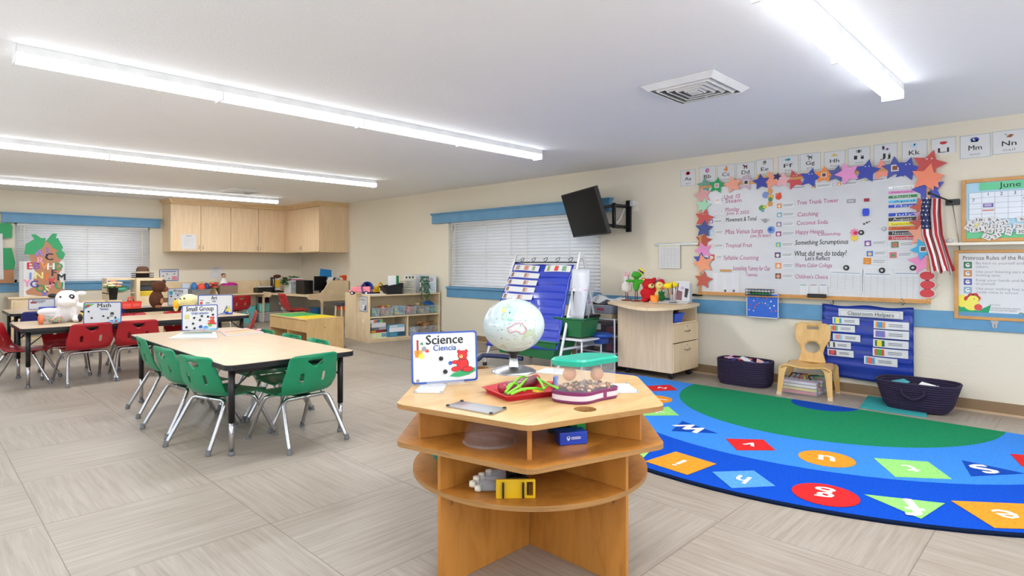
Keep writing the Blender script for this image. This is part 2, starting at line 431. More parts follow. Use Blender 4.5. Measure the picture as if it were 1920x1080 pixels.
blind('wide white blind in the window behind the blue pocket chart', RW(WY1-.06, WZ0+.005), w, WZ1-WZ0-.03, (.1, .85, 1.75, 2.55, w-.1), 21, ((.03, .12), (1.42, .55)), 2)
w = VX1-VX0-.06
blind('wide white blind in the far window behind the paper palm tree', FW(VX0+.03, VZ0+.005), w, VZ1-VZ0-.03, (.1, 1.0, w-.1), 21, ((.05, .1),), 2)
# blue headers over the windows
def header(name, frame, w, h, d):
    b = MB(frame); b.box(0, w, 0, h, 0, d, 'blue_trim'); b.box(-.012, w+.012, h-.035, h-.018, 0, d+.012, 'blue_trim'); b.box(-.022, w+.022, h-.018, h, 0, d+.024, 'blue_trim')
    struct(b.build(name, bevel=.003))
header('trim_3', RW(8.17, 1.945), 8.17-4.47, .175, .07)
header('trim_4', FW(1.13, 1.955), 3.50-1.13, .175, .07)

# ================================================================== ceiling strip lights
def strip(y, x0, x1, label):
    r = thing('strip_light', label, 'ceiling light', (0, 0, 0), group='long fluorescent strip lights')
    r.location = (x0, y, HC); n = 4; s = (x1-x0)/n
    MB().box(0, x1-x0, 0, .13, -.05, 0, 'white_metal').build('channel', r, bevel=.003)
    for k in range(n):
        b = MB(); vs = []; fs = []; m = 10
        for i in range(m+1):
            a = PI*i/m; yy = .065-.066*math.cos(a); zz = -.05-.048*math.sin(a)
            vs += [(k*s+.006, yy, zz), ((k+1)*s-.006, yy, zz)]
        for i in range(m): fs.append((2*i, 2*i+2, 2*i+3, 2*i+1))
        b.add(vs, fs, 'lamp_glow', True)
        for e in (0, 1): b.add([vs[2*i+e] for i in range(m+1)], [tuple(range(m+1))], 'lamp_glow')
        b.build('diffuser', r)
        if k: MB().box(k*s-.006, k*s+.006, -.002, .132, -.1, -.05, 'white_metal').build('joiner', r)
    l = bpy.data.lights.new('strip_downlight', 'AREA'); l.shape = 'RECTANGLE'; l.size = x1-x0-.02; l.size_y = .10; l.energy = DOWN; l.color = (.965, .985, 1)
    lo = bpy.data.objects.new('strip_downlight', l); COL.objects.link(lo); lo.location = ((x0+x1)/2, y+.065, HC-.1005)
    MB().box(-.004, 0, -.002, .132, -.1, 0, 'white_metal').build('end_cap', r)
    MB().box(x1-x0, x1-x0+.004, -.002, .132, -.1, 0, 'white_metal').build('end_cap', r)
    return r
strip(.93, .36, 4.79, 'white strip light overhead nearest the whiteboard, cut off by the top of the photo')
strip(4.30, .43, 4.86, 'longest-looking white strip light, over the table with green chairs')
strip(7.65, .43, 4.92, 'white strip light over the red chair table, between two others')
strip(11.13, .43, 4.98, 'white strip light nearest the far window and wall cabinets')
strip(-2.40, .36, 4.79, 'white strip light behind the camera')
# ceiling air vents
def vent(x0, x1, y0, y1, label):
    cx, cy = (x0+x1)/2, (y0+y1)/2; w, d = x1-x0, y1-y0
    r = thing('ceiling_vent', label, 'air vent', (cx, cy, HC), group='square ceiling air vents')
    def ring(a, b_, z0, z1, m):
        b = MB(); q = [(-1, -1), (1, -1), (1, 1), (-1, 1)]
        vs = [(x*w/2*a, y*d/2*a, z0) for x, y in q]+[(x*w/2*b_, y*d/2*b_, z1) for x, y in q]
        b.add(vs, [(i, (i+1) % 4, 4+(i+1) % 4, 4+i) for i in range(4)], m); return b
    MB().box(-w*.46, w*.46, -d*.46, d*.46, -.003, 0, 'vent_dark').build('backing', r)
    ring(1, .86, -.004, -.035, 'white_metal').build('frame', r, solid=.006)
    for k, a in enumerate((.78, .6, .43, .27)): ring(a, a-.085, -.010, -.040, 'white_metal').build('louver', r, solid=.005)
    MB().box(-w*.07, w*.07, -d*.07, d*.07, -.045, -.038, 'white_metal').build('louver', r)
    for sx in (-1, 1): MB().box(sx*w*.3-.006, sx*w*.3+.006, -.008, .008, -.04, -.003, 'white_metal').build('bracket', r)
    return r
vent(3.58, 4.13, 1.72, 2.25, 'white square air vent above the globe table, near the screen')
vent(3.72, 4.25, 10.07, 10.62, 'small distant white air vent in front of the wall cabinets')

# ================================================================== carpet and semicircle rug
tag(MB().box(4.63, XW-.03, 6.24, 9.6, 0, .008, 'carpet_grey').build('carpet', bevel=.003), 'flat grey-brown carpet under the toy shelf', 'carpet')
RX, RY, RR = 5.75, 1.717, 2.59
rg = thing('alphabet_rug', 'half-round blue and green alphabet rug with coloured letter shapes', 'rug', (RX, RY, 0))
def half(r, n=48): return [(-r*math.sin(PI*i/n), r*math.cos(PI*i/n)) for i in range(n+1)]
b = MB(); b.prism(half(RR), 0, .010, 'rug_edge'); b.build('binding', rg)
b = MB(); q = .010; b.prism(half(RR-.035), .009, .0115, 'rug_blue'); b.prism(half(1.925, 40), .0115, .0125, 'rug_light'); b.prism(half(1.25, 40), .0125, .0135, 'rug_green'); b.prism(half(.27, 20), .0135, .0145, 'rug_deep')
b.build('pile', rg)
def rugshape(pts, colr, ch, ell=False):          # corners read from the photo in rug-crop pixels, unprojected to the floor
    q = [G(1160+u/2.526, 690+v/2.526, .013) for u, v in pts]
    q = [(x-RX, y-RY) for x, y in q]; cx = sum(p[0] for p in q)/len(q); cy = sum(p[1] for p in q)/len(q)
    if ell: r = sum(math.hypot(p[0]-cx, p[1]-cy) for p in q)/len(q); q = circ(cx, cy, r, 28)
    if len(q) == 3: k = .24
    elif ell: k = r
    else: k = .5*sum(math.hypot(q[i][0]-q[i-1][0], q[i][1]-q[i-1][1]) for i in range(4))/4
    if sum(q[i-1][0]*q[i][1]-q[i][0]*q[i-1][1] for i in range(len(q))) < 0: q = q[::-1]
    a = math.atan2(cy, cx); M = Matrix.Translation((cx, cy, .013)) @ Matrix.Rotation(a-PI/2, 4, 'Z')
    b = MB(Matrix.Translation((0, 0, .013))); b.prism(q, 0, .0022, colr); b.M = M
    b.text(ch, 0, -.36*k, k*1.4, .003, 'rug_white', bold=.018)
    b.build('letter_patch', rg)['label'] = 'patch with the letter '+ch
for a in (([(125, 443), (270, 397), (462, 455), (325, 507)], 'rug_orange', 'i'), ([(443, 493), (640, 487), (742, 560), (535, 570)], 'rug_sky', 'h'),
          ([(825, 575), (960, 546), (1138, 630), (1000, 655)], 'rug_red', 'g', True), ([(1165, 600), (1545, 642), (1433, 715)], 'rug_lime', 'f'),
          ([(1575, 630), (1930, 645), (2100, 768), (1780, 758)], 'rug_orange', 'e'), ([(0, 395), (168, 376), (112, 430)], 'rug_lime', 'j'),
          ([(132, 86), (240, 80), (280, 105), (162, 110)], 'rug_red', 'z'), ([(110, 148), (180, 126), (234, 150), (170, 168)], 'rug_orange', 'y', True),
          ([(100, 200), (236, 184), (285, 225), (120, 226)], 'rug_lime', 'x'), ([(250, 298), (302, 252), (468, 310)], 'rug_deep', 'w'),
          ([(508, 336), (685, 340), (742, 390), (560, 390)], 'rug_red', 'v'), ([(856, 420), (960, 390), (1120, 445), (1010, 468)], 'rug_orange', 'u', True),
          ([(1208, 428), (1465, 445), (1578, 527), (1310, 516)], 'rug_lime', 't'), ([(1625, 438), (1920, 500), (1670, 513)], 'rug_deep', 's'),
          ([(1855, 408), (2100, 425), (2200, 490), (1910, 466)], 'rug_red', 'r')): rugshape(*a)
# ================================================================== children's stacking chairs
def chair_shell(mat):
    # profile (y, z) from the front lip of the seat up the back
    prof = [(.225, .335), (.215, .352), (.15, .352), (.05, .345), (-.05, .345), (-.13, .355), (-.175, .385), (-.20, .44), (-.222, .52), (-.24, .59), (-.25, .64)]
    S = [0]
    for a, b_ in zip(prof, prof[1:]): S.append(S[-1]+math.dist(a, b_))
    Lh = S[-1]
    def at(v):
        for i in range(len(S)-1):
            if v <= S[i+1] or i == len(S)-2:
                t = (v-S[i])/(S[i+1]-S[i]); return prof[i][0]+t*(prof[i+1][0]-prof[i][0]), prof[i][1]+t*(prof[i+1][1]-prof[i][1])
    ws = [(0, .17), (.03, .19), (.12, .20), (.30, .195), (.40, .198), (.46, .210), (.52, .210), (Lh-.12, .199), (Lh-.03, .188), (Lh-.008, .174), (Lh, .15)]
    out = [(w_, v) for v, w_ in ws]; outer = out+[(-x, v) for x, v in out[::-1]]
    b0 = S[6]                                     # foot of the backrest
    holes = []
    for sx in (-1, 1): holes.append(rrect(sx*.085-.014, sx*.085+.014, b0+.06, b0+.135, .012, 2))
    holes.append([(-.062, Lh-.045), (-.012, Lh-.082), (.012, Lh-.082), (.062, Lh-.045), (.056, Lh-.038), (-.056, Lh-.038)])
    vs, fs = cdt(outer, holes, .022)
    b = MB(); P = []
    for u, v in vs:
        y, z = at(v); k = abs(u)/.2; tb = min(1, max(0, (v-S[5]+.04)/.1))
        P.append((u, y+tb*.030*k*k, z+(1-tb)*.012*k**4+math.exp(-((v-S[6])/.05)**2)*.02*k*k))
    b.add(P, fs, mat, True); return b
def make_chair(name, label, mat, loc, rz, group):
    r = thing(name, label, 'chair', loc, rz, group)
    chair_shell(mat).build('seat_shell', r, solid=.007)
    for sy, fx, fy in ((-1, .225, -.285), (1, .215, .275)):
        for sx in (-1, 1):
            y0 = sy*.115
            pts = smooth_path([(0, y0, .325), (sx*.09, y0, .325), (sx*.148, y0, .322), (sx*.178, y0+sy*.018, .295), (sx*.20, fy*.68, .18), (sx*fx, fy, .012)], 4)
            lg = MB().tube(pts, .0142, 'chrome', 8).build('leg', r)
            b = MB(); b.lathe([(.017, 0), (.0185, .006), (.0185, .016), (.015, .024), (.014, .04)], 'grey_glide', 10, (sx*fx, fy, 0)); b.build('foot_cap', lg)
    MB().box(-.05, .05, -.12, .12, .326, .338, 'black_plastic').build('seat_bracket', r)
    return r
gc = make_chair('stacking_chair', 'green chair at the near left corner of the table, closest to the camera', 'green_shell', (1.60, 4.47, 0), -PI/2+.30, 'green chairs around the front table')
g_ = 'green chairs around the front table'
dup(gc, (1.58, 5.03, 0), -PI/2+.1, 'green chair on the left side of the table, between two other green ones')
dup(gc, (1.63, 5.80, 0), -PI/2-.06, 'leftmost green chair, at the far end of the left side of the table')
dup(gc, (1.98, 4.12, 0), .10, 'green chair at the short end of the table, its back facing the camera')
dup(gc, (2.185, 4.62, 0), PI/2, 'green chair across the table, nearest of three whose back tops show over it')
dup(gc, (2.185, 5.11, 0), PI/2, 'green chair across the table, middle of three whose back tops show over it')
dup(gc, (2.185, 5.65, 0), PI/2, 'green chair across the table, farthest of three whose back tops show over it')
rc = make_chair('stacking_chair', 'red chair with its back to the camera, in front of the Math sign', 'red_shell', (1.35, 7.77, 0), .10, 'red chairs around the middle table')
dup(rc, (1.83, 7.80, 0), -.1, 'red chair with its back to the camera, right of the one by the Math sign')
dup(rc, (.88, 8.16, 0), -PI/2-.35, 'red chair seen from the side at the left end of the middle table')
dup(rc, (1.28, 8.44, 0), PI-.1, 'red chair tucked in on the far side of the table, behind the cow puppet')
dup(rc, (1.98, 8.50, 0), PI, 'red chair on the far side of the middle table, only its rounded back top showing')
dup(rc, (2.56, 8.46, 0), PI+.05, 'red chair on the far side of the middle table, behind the Small Group sign')
dup(rc, (3.02, 7.98, 0), 1.2, 'red chair at the right end of the middle table, facing it')
dup(rc, (4.50, 11.95, 0), .1, 'red chair pushed in at the long counter near the grey box')
dc = dup(rc, (5.12, 10.72, 0), -PI/2-.1, 'red chair by the computer desk, seen from its side'); dc.scale = (1.1, 1.1, 1.1)
bc = make_chair('stacking_chair', 'navy chair peeking over the table left of the cow puppet', 'navy_shell', (1.22, 10.10, 0), .05, 'navy chairs around the far table')
dup(bc, (.66, 10.3, 0), -PI/2, 'navy chair at the left edge of the photo, end of the far table')
dup(bc, (2.0, 10.08, 0), 0, 'navy chair behind the red basket, only its back top showing')

# ================================================================== laminate tables
def table(name, label, x0, x1, y0, y1, z, legs=None):
    r = thing(name, label, 'table', ((x0+x1)/2, (y0+y1)/2, 0), group='laminate tables with black edges'); w, d = (x1-x0)/2, (y1-y0)/2
    MB().prism(rrect(-w+.004, w-.004, -d+.004, d-.004, .055, 5), z-.028, z, 'table_lam').build('table_top', r)
    b = MB(); o = rrect(-w, w, -d, d, .058, 5); i = rrect(-w+.006, w-.006, -d+.006, d-.006, .053, 5); n = len(o)
    vs = [(x, y, q) for lp, q in ((i, z-.001), (o, z-.004), (o, z-.036), (i, z-.038)) for x, y in lp]
    b.add(vs, [(k*n+j, k*n+(j+1) % n, (k+1)*n+(j+1) % n, (k+1)*n+j) for k in range(3) for j in range(n)], 'black_edge'); b.build('edge_band', r)
    for sx in (-1, 1):
        for sy in (-1, 1):
            x, y = sx*(w-.07), sy*(d-.11)
            lg = MB().cyl((x, y, .22), (x, y, z-.03), .021, 'black_plastic').build('leg', r)
            MB().cyl((x, y, .02), (x, y, .24), .0165, 'chrome').build('leg_extension', lg)
            MB().lathe([(.02, 0), (.023, .005), (.023, .018), (.014, .03)], 'grey_glide', 12, (x, y, 0)).build('foot_cap', lg)
            MB().tube([(x, y, z-.19), (x-sx*.17, y, z-.04)], .006, 'black_plastic', 6).build('brace', lg)
    MB().box(-w+.06, w-.06, -d+.10, -d+.125, z-.075, z-.036, 'black_plastic').build('apron', r)
    MB().box(-w+.06, w-.06, d-.125, d-.10, z-.075, z-.036, 'black_plastic').build('apron', r)
    return r
TZ = .615
table('activity_table', 'long beige table with green chairs, holding the Small Group sign', 1.44, 2.375, 3.97, 6.34, TZ)
table('activity_table', 'long beige table with red chairs, holding the Math sign', .80, 3.06, 7.63, 8.60, TZ)
table('activity_table', 'far beige table with navy chairs, holding the Writing sign', .94, 3.25, 9.98, 10.95, TZ)

# ================================================================== sign cards
def sign(label, px, py, z, wpx, hpx, ang, title, sub, tw, art, back='sign_white', tx=0, clips=()):
    X, Y = G(px, py, z+.012); d = X*math.sin(YAW)+Y*math.cos(YAW)
    t_ = (px-CXP)/FPX; w = wpx*d/FPX/(math.sin(math.radians(ang))-t_*math.cos(math.radians(ang))); h = hpx*d/FPX
    r = thing('sign_card', label, 'sign', mat=STD(X, Y, z+.003, 45.6+ang, .09))
    b = MB(); b.prism([(x, y+.006) for x, y in rrect(-w/2, w/2, 0, h, .014, 4)], -.002, .002, 'sign_blue'); e = .018*w/.32
    b.prism([(x, y+.006) for x, y in rrect(-w/2+e*.5, w/2-e*.5, e*.5, h-e*.5, .010, 4)], .002, .0026, back)
    b.build('board', r)
    t = MB(); t.text(title, tx*w, h*.785, h*.26, .0042, 'ink', w*tw, bold=.02)
    t.text(sub, tx*w, h*.655, h*.16, .0042, 'sign_blue', w*tw*.62, bold=.02); t.build('lettering', r)
    a = MB()
    for kind, *q in art:
        if kind == 'c': x, y, rr, m_ = q; a.disc(x*w, y*h, rr*h, .0031, m_ if m_ in MATS else C(m_))
        elif kind == 'b': x, y, ww, hh, m_ = q; a.rect(x*w, (x+ww)*w, y*h, (y+hh)*h, .0030, C(m_))
        elif kind == 'p': pts, m_ = q; a.flat([(x*w, y*h) for x, y in pts], .0030, C(m_))
        elif kind == 'bear':                     # a plain seated toy bear
            x, y, k, m_ = q; mm_ = C(m_); k *= h
            for n_, (u, v, rr, ry) in enumerate(((0, .28, .34, .36), (0, .80, .27, .25), (-.22, 1.02, .10, .10), (.22, 1.02, .10, .10), (-.42, .02, .26, .14), (.30, -.02, .30, .15), (-.42, .42, .24, .10))):
                a.disc(x*w+u*k, y*h+v*k, rr*k*1.1, .0031+n_*.0003, 'ink', 16, ry*k*1.13)
                a.disc(x*w+u*k, y*h+v*k, rr*k, .0032+n_*.0003, mm_, 16, ry*k)
            a.disc(x*w-.10*k, y*h+.74*k, .11*k, .0056, C('E9B060')); a.disc(x*w-.12*k, y*h+.79*k, .035*k, .0058, 'ink')
    a.build('picture', r)
    for x, y in clips:
        MB().lathe([(.042*h, 0), (.042*h, .006), (.02*h, .008)], 'black_plastic', 14, (x*w, y*h, .003)).build('button', r)
    c = MB(); c.box(-w*.28, w*.28, 0, .03, .0035, .007, 'acrylic'); c.box(-w*.28, w*.28, -.001, .003, -.05, .06, 'acrylic'); c.build('stand', r)
    return r
SZ = .706
sign('white Science and Ciencia sign with a blue border on the octagonal wooden table'.replace('octagonal', 'six-sided'), 835, 716, SZ, 124, 95, 70, 'Science', 'Ciencia', .56,
     [('b', -.42, .62, .03, .26, 'A3302C'), ('p', [(-.38, .80), (-.33, .84), (-.32, .77)], '2E8B57'), ('b', -.455, .60, .12, .08, 'E8963A'), ('b', -.445, .54, .10, .07, 'D98630'), ('c', -.35, .56, .055, 'E5D84A'), ('c', -.31, .70, .05, '8C8C90'), ('b', -.29, .63, .05, .06, 'C7362F'),
      ('p', [(.06, .14), (.20, .11), (.36, .15), (.47, .22), (.46, .29), (.30, .26), (.12, .20)], '2C9A5E'), ('c', -.41, .09, .035, 'ink_grey'), ('bear', .27, .27, .34, 'CE2129'), ('c', .08, .40, .04, '2E5BB8')], clips=((-.06, .50), (.0, .24)))
sign('white Small Group sign with a blue border on the table with green chairs', 375, 619, TZ, 68, 48, 62, 'Small Group', 'Grupo pequeno', .76,
     [('b', -.42, .48, .13, .16, 'C9C27A'), ('c', .16, .10, .10, '3C9AD6'), ('c', .28, .22, .07, '5DBB4A'), ('c', .02, .16, .07, '2B4FA8'), ('c', .10, .04, .05, 'C7362F'), ('b', .05, .02, .42, .06, '5FB5E0'), ('bear', .34, .28, .24, 'D23A28')],
     clips=((-.16, .52), (.05, .58), (.22, .55), (.36, .62), (0, .43), (-.19, .30), (-.37, .17), (-.15, .12)))
sign('white Math and Matematicas sign with a cow picture on the middle table', 192, 606, TZ, 72, 40, 66, 'Math', 'Matem\u00e1ticas', .35,
     [('p', [(-.48, .70), (-.48, .95), (-.20, .95)], '4FA65A'), ('c', -.38, .86, .07, 'C7362F'), ('c', -.44, .80, .05, '3C6FC6'), ('p', [(.10, .06), (.45, .06), (.45, .26), (.16, .16)], '7CC3DC'), ('c', .24, .30, .14, 'white_card'), ('c', .25, .47, .08, 'ink'), ('c', .22, .40, .10, 'white_card'), ('c', .33, .28, .06, 'ink'), ('c', .15, .28, .05, 'ink'), ('c', .25, .13, .05, '2E5BB8'), ('c', .36, .12, .05, 'C7362F')],
     clips=((-.36, .60), (-.28, .30), (.02, .37)), tx=.04)
sign('white Art sign with a blue edge, standing behind the Small Group sign', 404, 590, TZ, 66, 38, 66, 'Art', 'Arte', .17,
     [('b', -.44, .74, .10, .04, '9A5A3A'), ('c', -.40, .62, .07, 'C7362F'), ('c', -.33, .60, .06, 'F0F0F0'), ('b', -.28, .60, .12, .04, '2E7A4A'), ('p', [(.20, .08), (.38, .08), (.33, .50)], '2A4AA0'), ('b', .14, .05, .34, .06, '2A4AA0'), ('bear', .37, .20, .22, 'DDD850')], tx=-.04)
sign('white Writing sign beside the brown monkey puppet on the far table', 334, 572, TZ, 39, 32, 66, 'Writing', 'Escritura', .47,
     [('b', -.44, .64, .18, .22, '3FA7C4'), ('p', [(.12, .55), (.30, .62), (.32, .52)], '8C4A34'), ('b', -.40, .70, .10, .05, '1F5F8A')], clips=((-.33, .55), (-.02, .60), (-.14, .38)))
sign('white sign with a small red picture mostly hidden by the cow puppet', 78, 580, TZ, 50, 20, 66, 'Dramatic', 'Drama', .5, [('b', -.42, .62, .22, .16, 'A3302C')], tx=-.1)
# ================================================================== six-sided science table
SX, SY, SR = 1.991, 1.838, .627
SZ = .706
st = thing('activity_station', 'six-sided wooden table with open shelves, holding the globe', 'table', (SX, SY, 0))
FA = math.atan2(-SY, -SX)                         # heading of the camera-side corner
def hexa(r, k=.035):
    o = []
    for i in range(6):
        a = FA+i*PI/3; c = Vector((r*math.cos(a), r*math.sin(a)))
        p = Vector((r*math.cos(a-PI/3), r*math.sin(a-PI/3))); n = Vector((r*math.cos(a+PI/3), r*math.sin(a+PI/3)))
        A = c+(p-c).normalized()*k; B = c+(n-c).normalized()*k
        for t in (0, .33, .67, 1): q = A*(1-t)**2+c*2*t*(1-t)+B*t*t; o.append((q.x, q.y))
    return o
def sl(px, py, z=SZ): x, y = G(px, py, z); return x-SX, y-SY      # table-local point from the photo
hx = [sl(1097, 767), sl(905, 688), sl(1020, 684)]
holes = [circ(hx[0][0], hx[0][1], .045, 20), circ(hx[1][0]-.02, hx[1][1]-.01, .042, 20)]
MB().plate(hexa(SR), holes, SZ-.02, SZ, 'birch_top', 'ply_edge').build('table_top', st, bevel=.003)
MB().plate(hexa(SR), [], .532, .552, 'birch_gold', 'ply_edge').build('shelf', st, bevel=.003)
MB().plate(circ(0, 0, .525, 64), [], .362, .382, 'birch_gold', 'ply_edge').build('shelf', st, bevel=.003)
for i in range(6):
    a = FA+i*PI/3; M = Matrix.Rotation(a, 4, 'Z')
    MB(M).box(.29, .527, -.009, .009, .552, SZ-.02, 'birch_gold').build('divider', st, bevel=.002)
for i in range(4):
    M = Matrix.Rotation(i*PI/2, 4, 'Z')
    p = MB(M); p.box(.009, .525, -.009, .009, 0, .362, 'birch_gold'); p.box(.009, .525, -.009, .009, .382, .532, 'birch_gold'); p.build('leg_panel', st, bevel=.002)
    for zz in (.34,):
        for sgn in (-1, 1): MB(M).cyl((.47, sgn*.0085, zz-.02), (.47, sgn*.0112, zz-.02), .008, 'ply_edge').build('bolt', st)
# label plates lying on the table top
def slab(name, label, q, th, m, clipm=None, z=SZ, cat='card', group=None):
    c = (sum(p[0] for p in q)/4, sum(p[1] for p in q)/4)
    r = thing(name, label, cat, (c[0], c[1], z), group=group)
    pts = [(p[0]-c[0], p[1]-c[1]) for p in q]
    if sum(pts[i-1][0]*pts[i][1]-pts[i][0]*pts[i-1][1] for i in range(4)) < 0: pts = pts[::-1]
    MB().prism(pts, .001, th, m).build('sheet', r)
    if clipm:
        for x, y in pts: MB().lathe([(.008, 0), (.008, .004), (.003, .006)], clipm, 8, (x*.93, y*.93, th-.001)).build('corner_button', r)
    return r
slab('label_plate', 'small grey metal plate at the front edge of the six-sided table', [G(836, 763, SZ), G(864, 754, SZ), G(950, 768, SZ), G(923, 779, SZ)], .006, 'satin_metal', 'black_plastic', cat='plate')
slab('name_card', 'white card lying in front of the Science sign', [G(776, 737, SZ), G(790, 721, SZ), G(838, 721, SZ), G(829, 738, SZ)], .004, 'white_card', 'satin_metal')
slab('name_card', 'white card behind the clear bug box, at the right of the globe table', [G(1148, 738, SZ), G(1140, 721, SZ), G(1177, 720, SZ), G(1199, 737, SZ)], .004, 'white_card', 'satin_metal')
slab('paper_sheet', 'loose white paper between the globe and the green lid', [G(1000, 699, SZ), G(1024, 690, SZ), G(1070, 694, SZ), G(1060, 704, SZ)], .002, 'white_card', cat='paper')
# globe
X, Y = G(963, 697, SZ); gl = thing('globe', 'white illuminated-style world globe on a silver stand', 'globe', (X, Y, SZ)); gl['label'] = 'white world globe with a pink outlined continent on a silver stand'
MB().lathe([(.118, 0), (.118, .006), (.105, .014), (.06, .028), (.03, .034)], 'satin_metal', 32).build('base', gl)
b = MB(Matrix.Rotation(-YAW, 4, 'Z')); b.add([(-.028, -.045, .02), (.028, -.045, .02), (.028, .03, .02), (-.028, .03, .02), (-.022, -.018, .075), (.022, -.018, .075), (.022, .02, .075), (-.022, .02, .075)], [(0, 1, 5, 4), (1, 2, 6, 5), (2, 3, 7, 6), (3, 0, 4, 7), (4, 5, 6, 7)], 'satin_metal'); b.build('stem', gl, bevel=.003)
MB().lathe([(.018, .07), (.018, .09), (.034, .10), (.036, .112)], 'black_plastic', 20).build('collar', gl)
# the printed sphere (slightly low, as everything here): oceans, land tints and relief by position
m, p = base('globe_print', .12, 0, .6); v = coords(m)
nz = noise(m, v, 9, 6, .6); L(m, ramp(m, nz, [(.40, 'BCCED3'), (.58, 'C6D4D6'), (.61, 'A6C0B6'), (.66, 'BCC6A8'), (.74, 'C8D4D6')]), p.inputs['Base Color'])
MB().ell((0, 0, .107+.138), (.163, .163, .139), 'globe_print', 40, 26).build('sphere', gl)
b = MB(); cam_h = math.atan2(-Y, -X)
def on(u, v, k=1.004):        # u to the viewer's right, v up, in sphere radii
    w_ = math.sqrt(max(0, 1-u*u-v*v)); a = cam_h; f = Vector((math.cos(a), math.sin(a), 0)); r_ = Vector((-math.sin(a), math.cos(a), 0))
    q = (f*w_+r_*u+Vector((0, 0, v)))*k; return (q.x*.163, q.y*.163, q.z*.139+.245)
aus = [(-.18, -.02), (-.12, .06), (-.02, .10), (.05, .19), (.12, .17), (.15, .22), (.2, .16), (.26, .2), (.3, .1), (.38, .02), (.4, -.06), (.34, -.14), (.27, -.2), (.2, -.17), (.16, -.11), (.05, -.08), (-.04, -.13), (-.13, -.14)]
b.tube([on(u, v) for u, v in aus], .0028, C('D8909C', .4), 5, True); b.build('continent_outline', gl)
def blob(cu, cv, ru, rv, m_, sd):
    random.seed(sd); n = 14; pts = [(cu+ru*math.cos(2*PI*i/n)*random.uniform(.6, 1.15), cv+rv*math.sin(2*PI*i/n)*random.uniform(.6, 1.15)) for i in range(n)]
    b_ = MB(); b_.add([on(cu, cv, 1.003)]+[on(x, y, 1.003) for x, y in pts], [(0, i+1, (i+1) % n+1) for i in range(n)], m_, True); return b_
blob(-.02, .62, .17, .22, C('A9D6DE', .3), 1).build('land', gl); blob(-.2, .42, .16, .16, C('B4D2C0', .3), 4).build('land', gl); blob(-.1, .3, .12, .06, C('84BAB0', .3), 5).build('land', gl); blob(.1, -.02, .2, .1, C('DCD6D4', .3), 6).build('land', gl); blob(-.30, .62, .10, .10, C('D6C98A', .3), 7).build('land', gl)
b = MB(); random.seed(21)
for i in range(46):
    u, v = random.uniform(-.8, .85), random.uniform(-.6, .75)
    if u*u+v*v > .8: continue
    w_ = random.uniform(.015, .05); b.add([on(u, v, 1.003), on(u+w_, v, 1.003), on(u+w_, v+.014, 1.003), on(u, v+.014, 1.003)], [(0, 1, 2, 3)], C(random.choice(['3A4448', '4A6A60', '5A5A62', '7A5048']), .4))
b.build('printed_names', gl)
MB().lathe([(.007, .383), (.007, .392), (.0, .396)], 'white_metal', 10).build('top_knob', gl)
# red tray with tubes, green strings and a yellow lens
q = [G(905, 728, SZ), G(952, 713, SZ), G(1052, 722, SZ), G(949, 744, SZ)]
_z = SZ+.022; q = [G(903, 727, _z), G(950, 716, _z), G(1040, 716, _z), G(1050, 734, _z), G(950, 745, _z)]
c = (sum(p[0] for p in q)/5, sum(p[1] for p in q)/5); pts = [(p[0]-c[0], p[1]-c[1]) for p in q][::1]
if sum(pts[i-1][0]*pts[i][1]-pts[i][0]*pts[i-1][1] for i in range(5)) < 0: pts = pts[::-1]
tr = tag(MB().build('tray'), 'x', 'tray'); bpy.data.objects.remove(tr)
b = MB(); n = 5
def sc_(k, z): return [(x*k, y*k, z) for x, y in pts]
vs = sc_(1, .022)+sc_(.95, .022)+sc_(.86, .003)+sc_(.90, .0)
b.add(vs, [(k*n+i, k*n+(i+1) % n, (k+1)*n+(i+1) % n, (k+1)*n+i) for k in range(3) for i in range(n)], C('C0222C', .3)); b.add(sc_(.86, .003), [tuple(range(n))], C('C0222C', .3)); b.add(sc_(.9, 0), [tuple(range(n))[::-1]], C('C0222C', .3))
o = b.build('toy_tray', solid=.003, bevel=.002); o.location = (c[0], c[1], SZ+.002); tag(o, 'shallow red plastic tray in front of the globe', 'tray')
def tl(px, py, z): x, y = G(px, py, z); return (x, y, z)
h = SZ+.034
a0 = Vector(tl(945, 727, h)); a1 = Vector(tl(1002, 712, h)); r = thing('sensory_tube', 'clear purple-tinted tube lying in the red tray', 'tube', tuple(a0))
d = a1-a0; MB().tube([(0, 0, 0), tuple(d)], .021, C('94606F', .2), 16).build('tube_wall', r); MB().tube([tuple(-d*.08), tuple(d*.02)], .0225, C('A83848', .3), 16).build('end_cap', r); MB().tube([tuple(d*.98), tuple(d*1.08)], .0225, C('A83848', .3), 16).build('end_cap', r)
for k, pl in enumerate(([(948, 735), (965, 716), (978, 706), (990, 708), (1004, 706), (1012, 714), (1020, 728)], [(952, 738), (975, 723), (986, 712), (1000, 706), (1012, 712), (1032, 722), (1046, 728)], [(958, 739), (980, 730), (1004, 728), (1018, 730), (1026, 722)], [(950, 728), (958, 720), (968, 720), (976, 728), (984, 732)])):
    P = [Vector(tl(u, v, h+.012+.014*math.sin(i*1.4))) for i, (u, v) in enumerate(pl)]; P0 = P[0]
    o = MB().tube(smooth_path([q_-P0 for q_ in P], 5), .0055, C('7CCB2E', .4), 7).build('rubber_string'); o.location = P0
    tag(o, 'bright green rubbery string tangled over the red tray', 'toy', 'green strings in the red tray')
x, y, z = tl(1009, 733, SZ+.01); tag(MB().lathe([(.026, 0), (.026, .008), (.014, .013)], C('F0C233', .3), 20).build('toy_lens', loc=(x, y, z-.002)), 'round yellow lens in the corner of the red tray', 'toy')
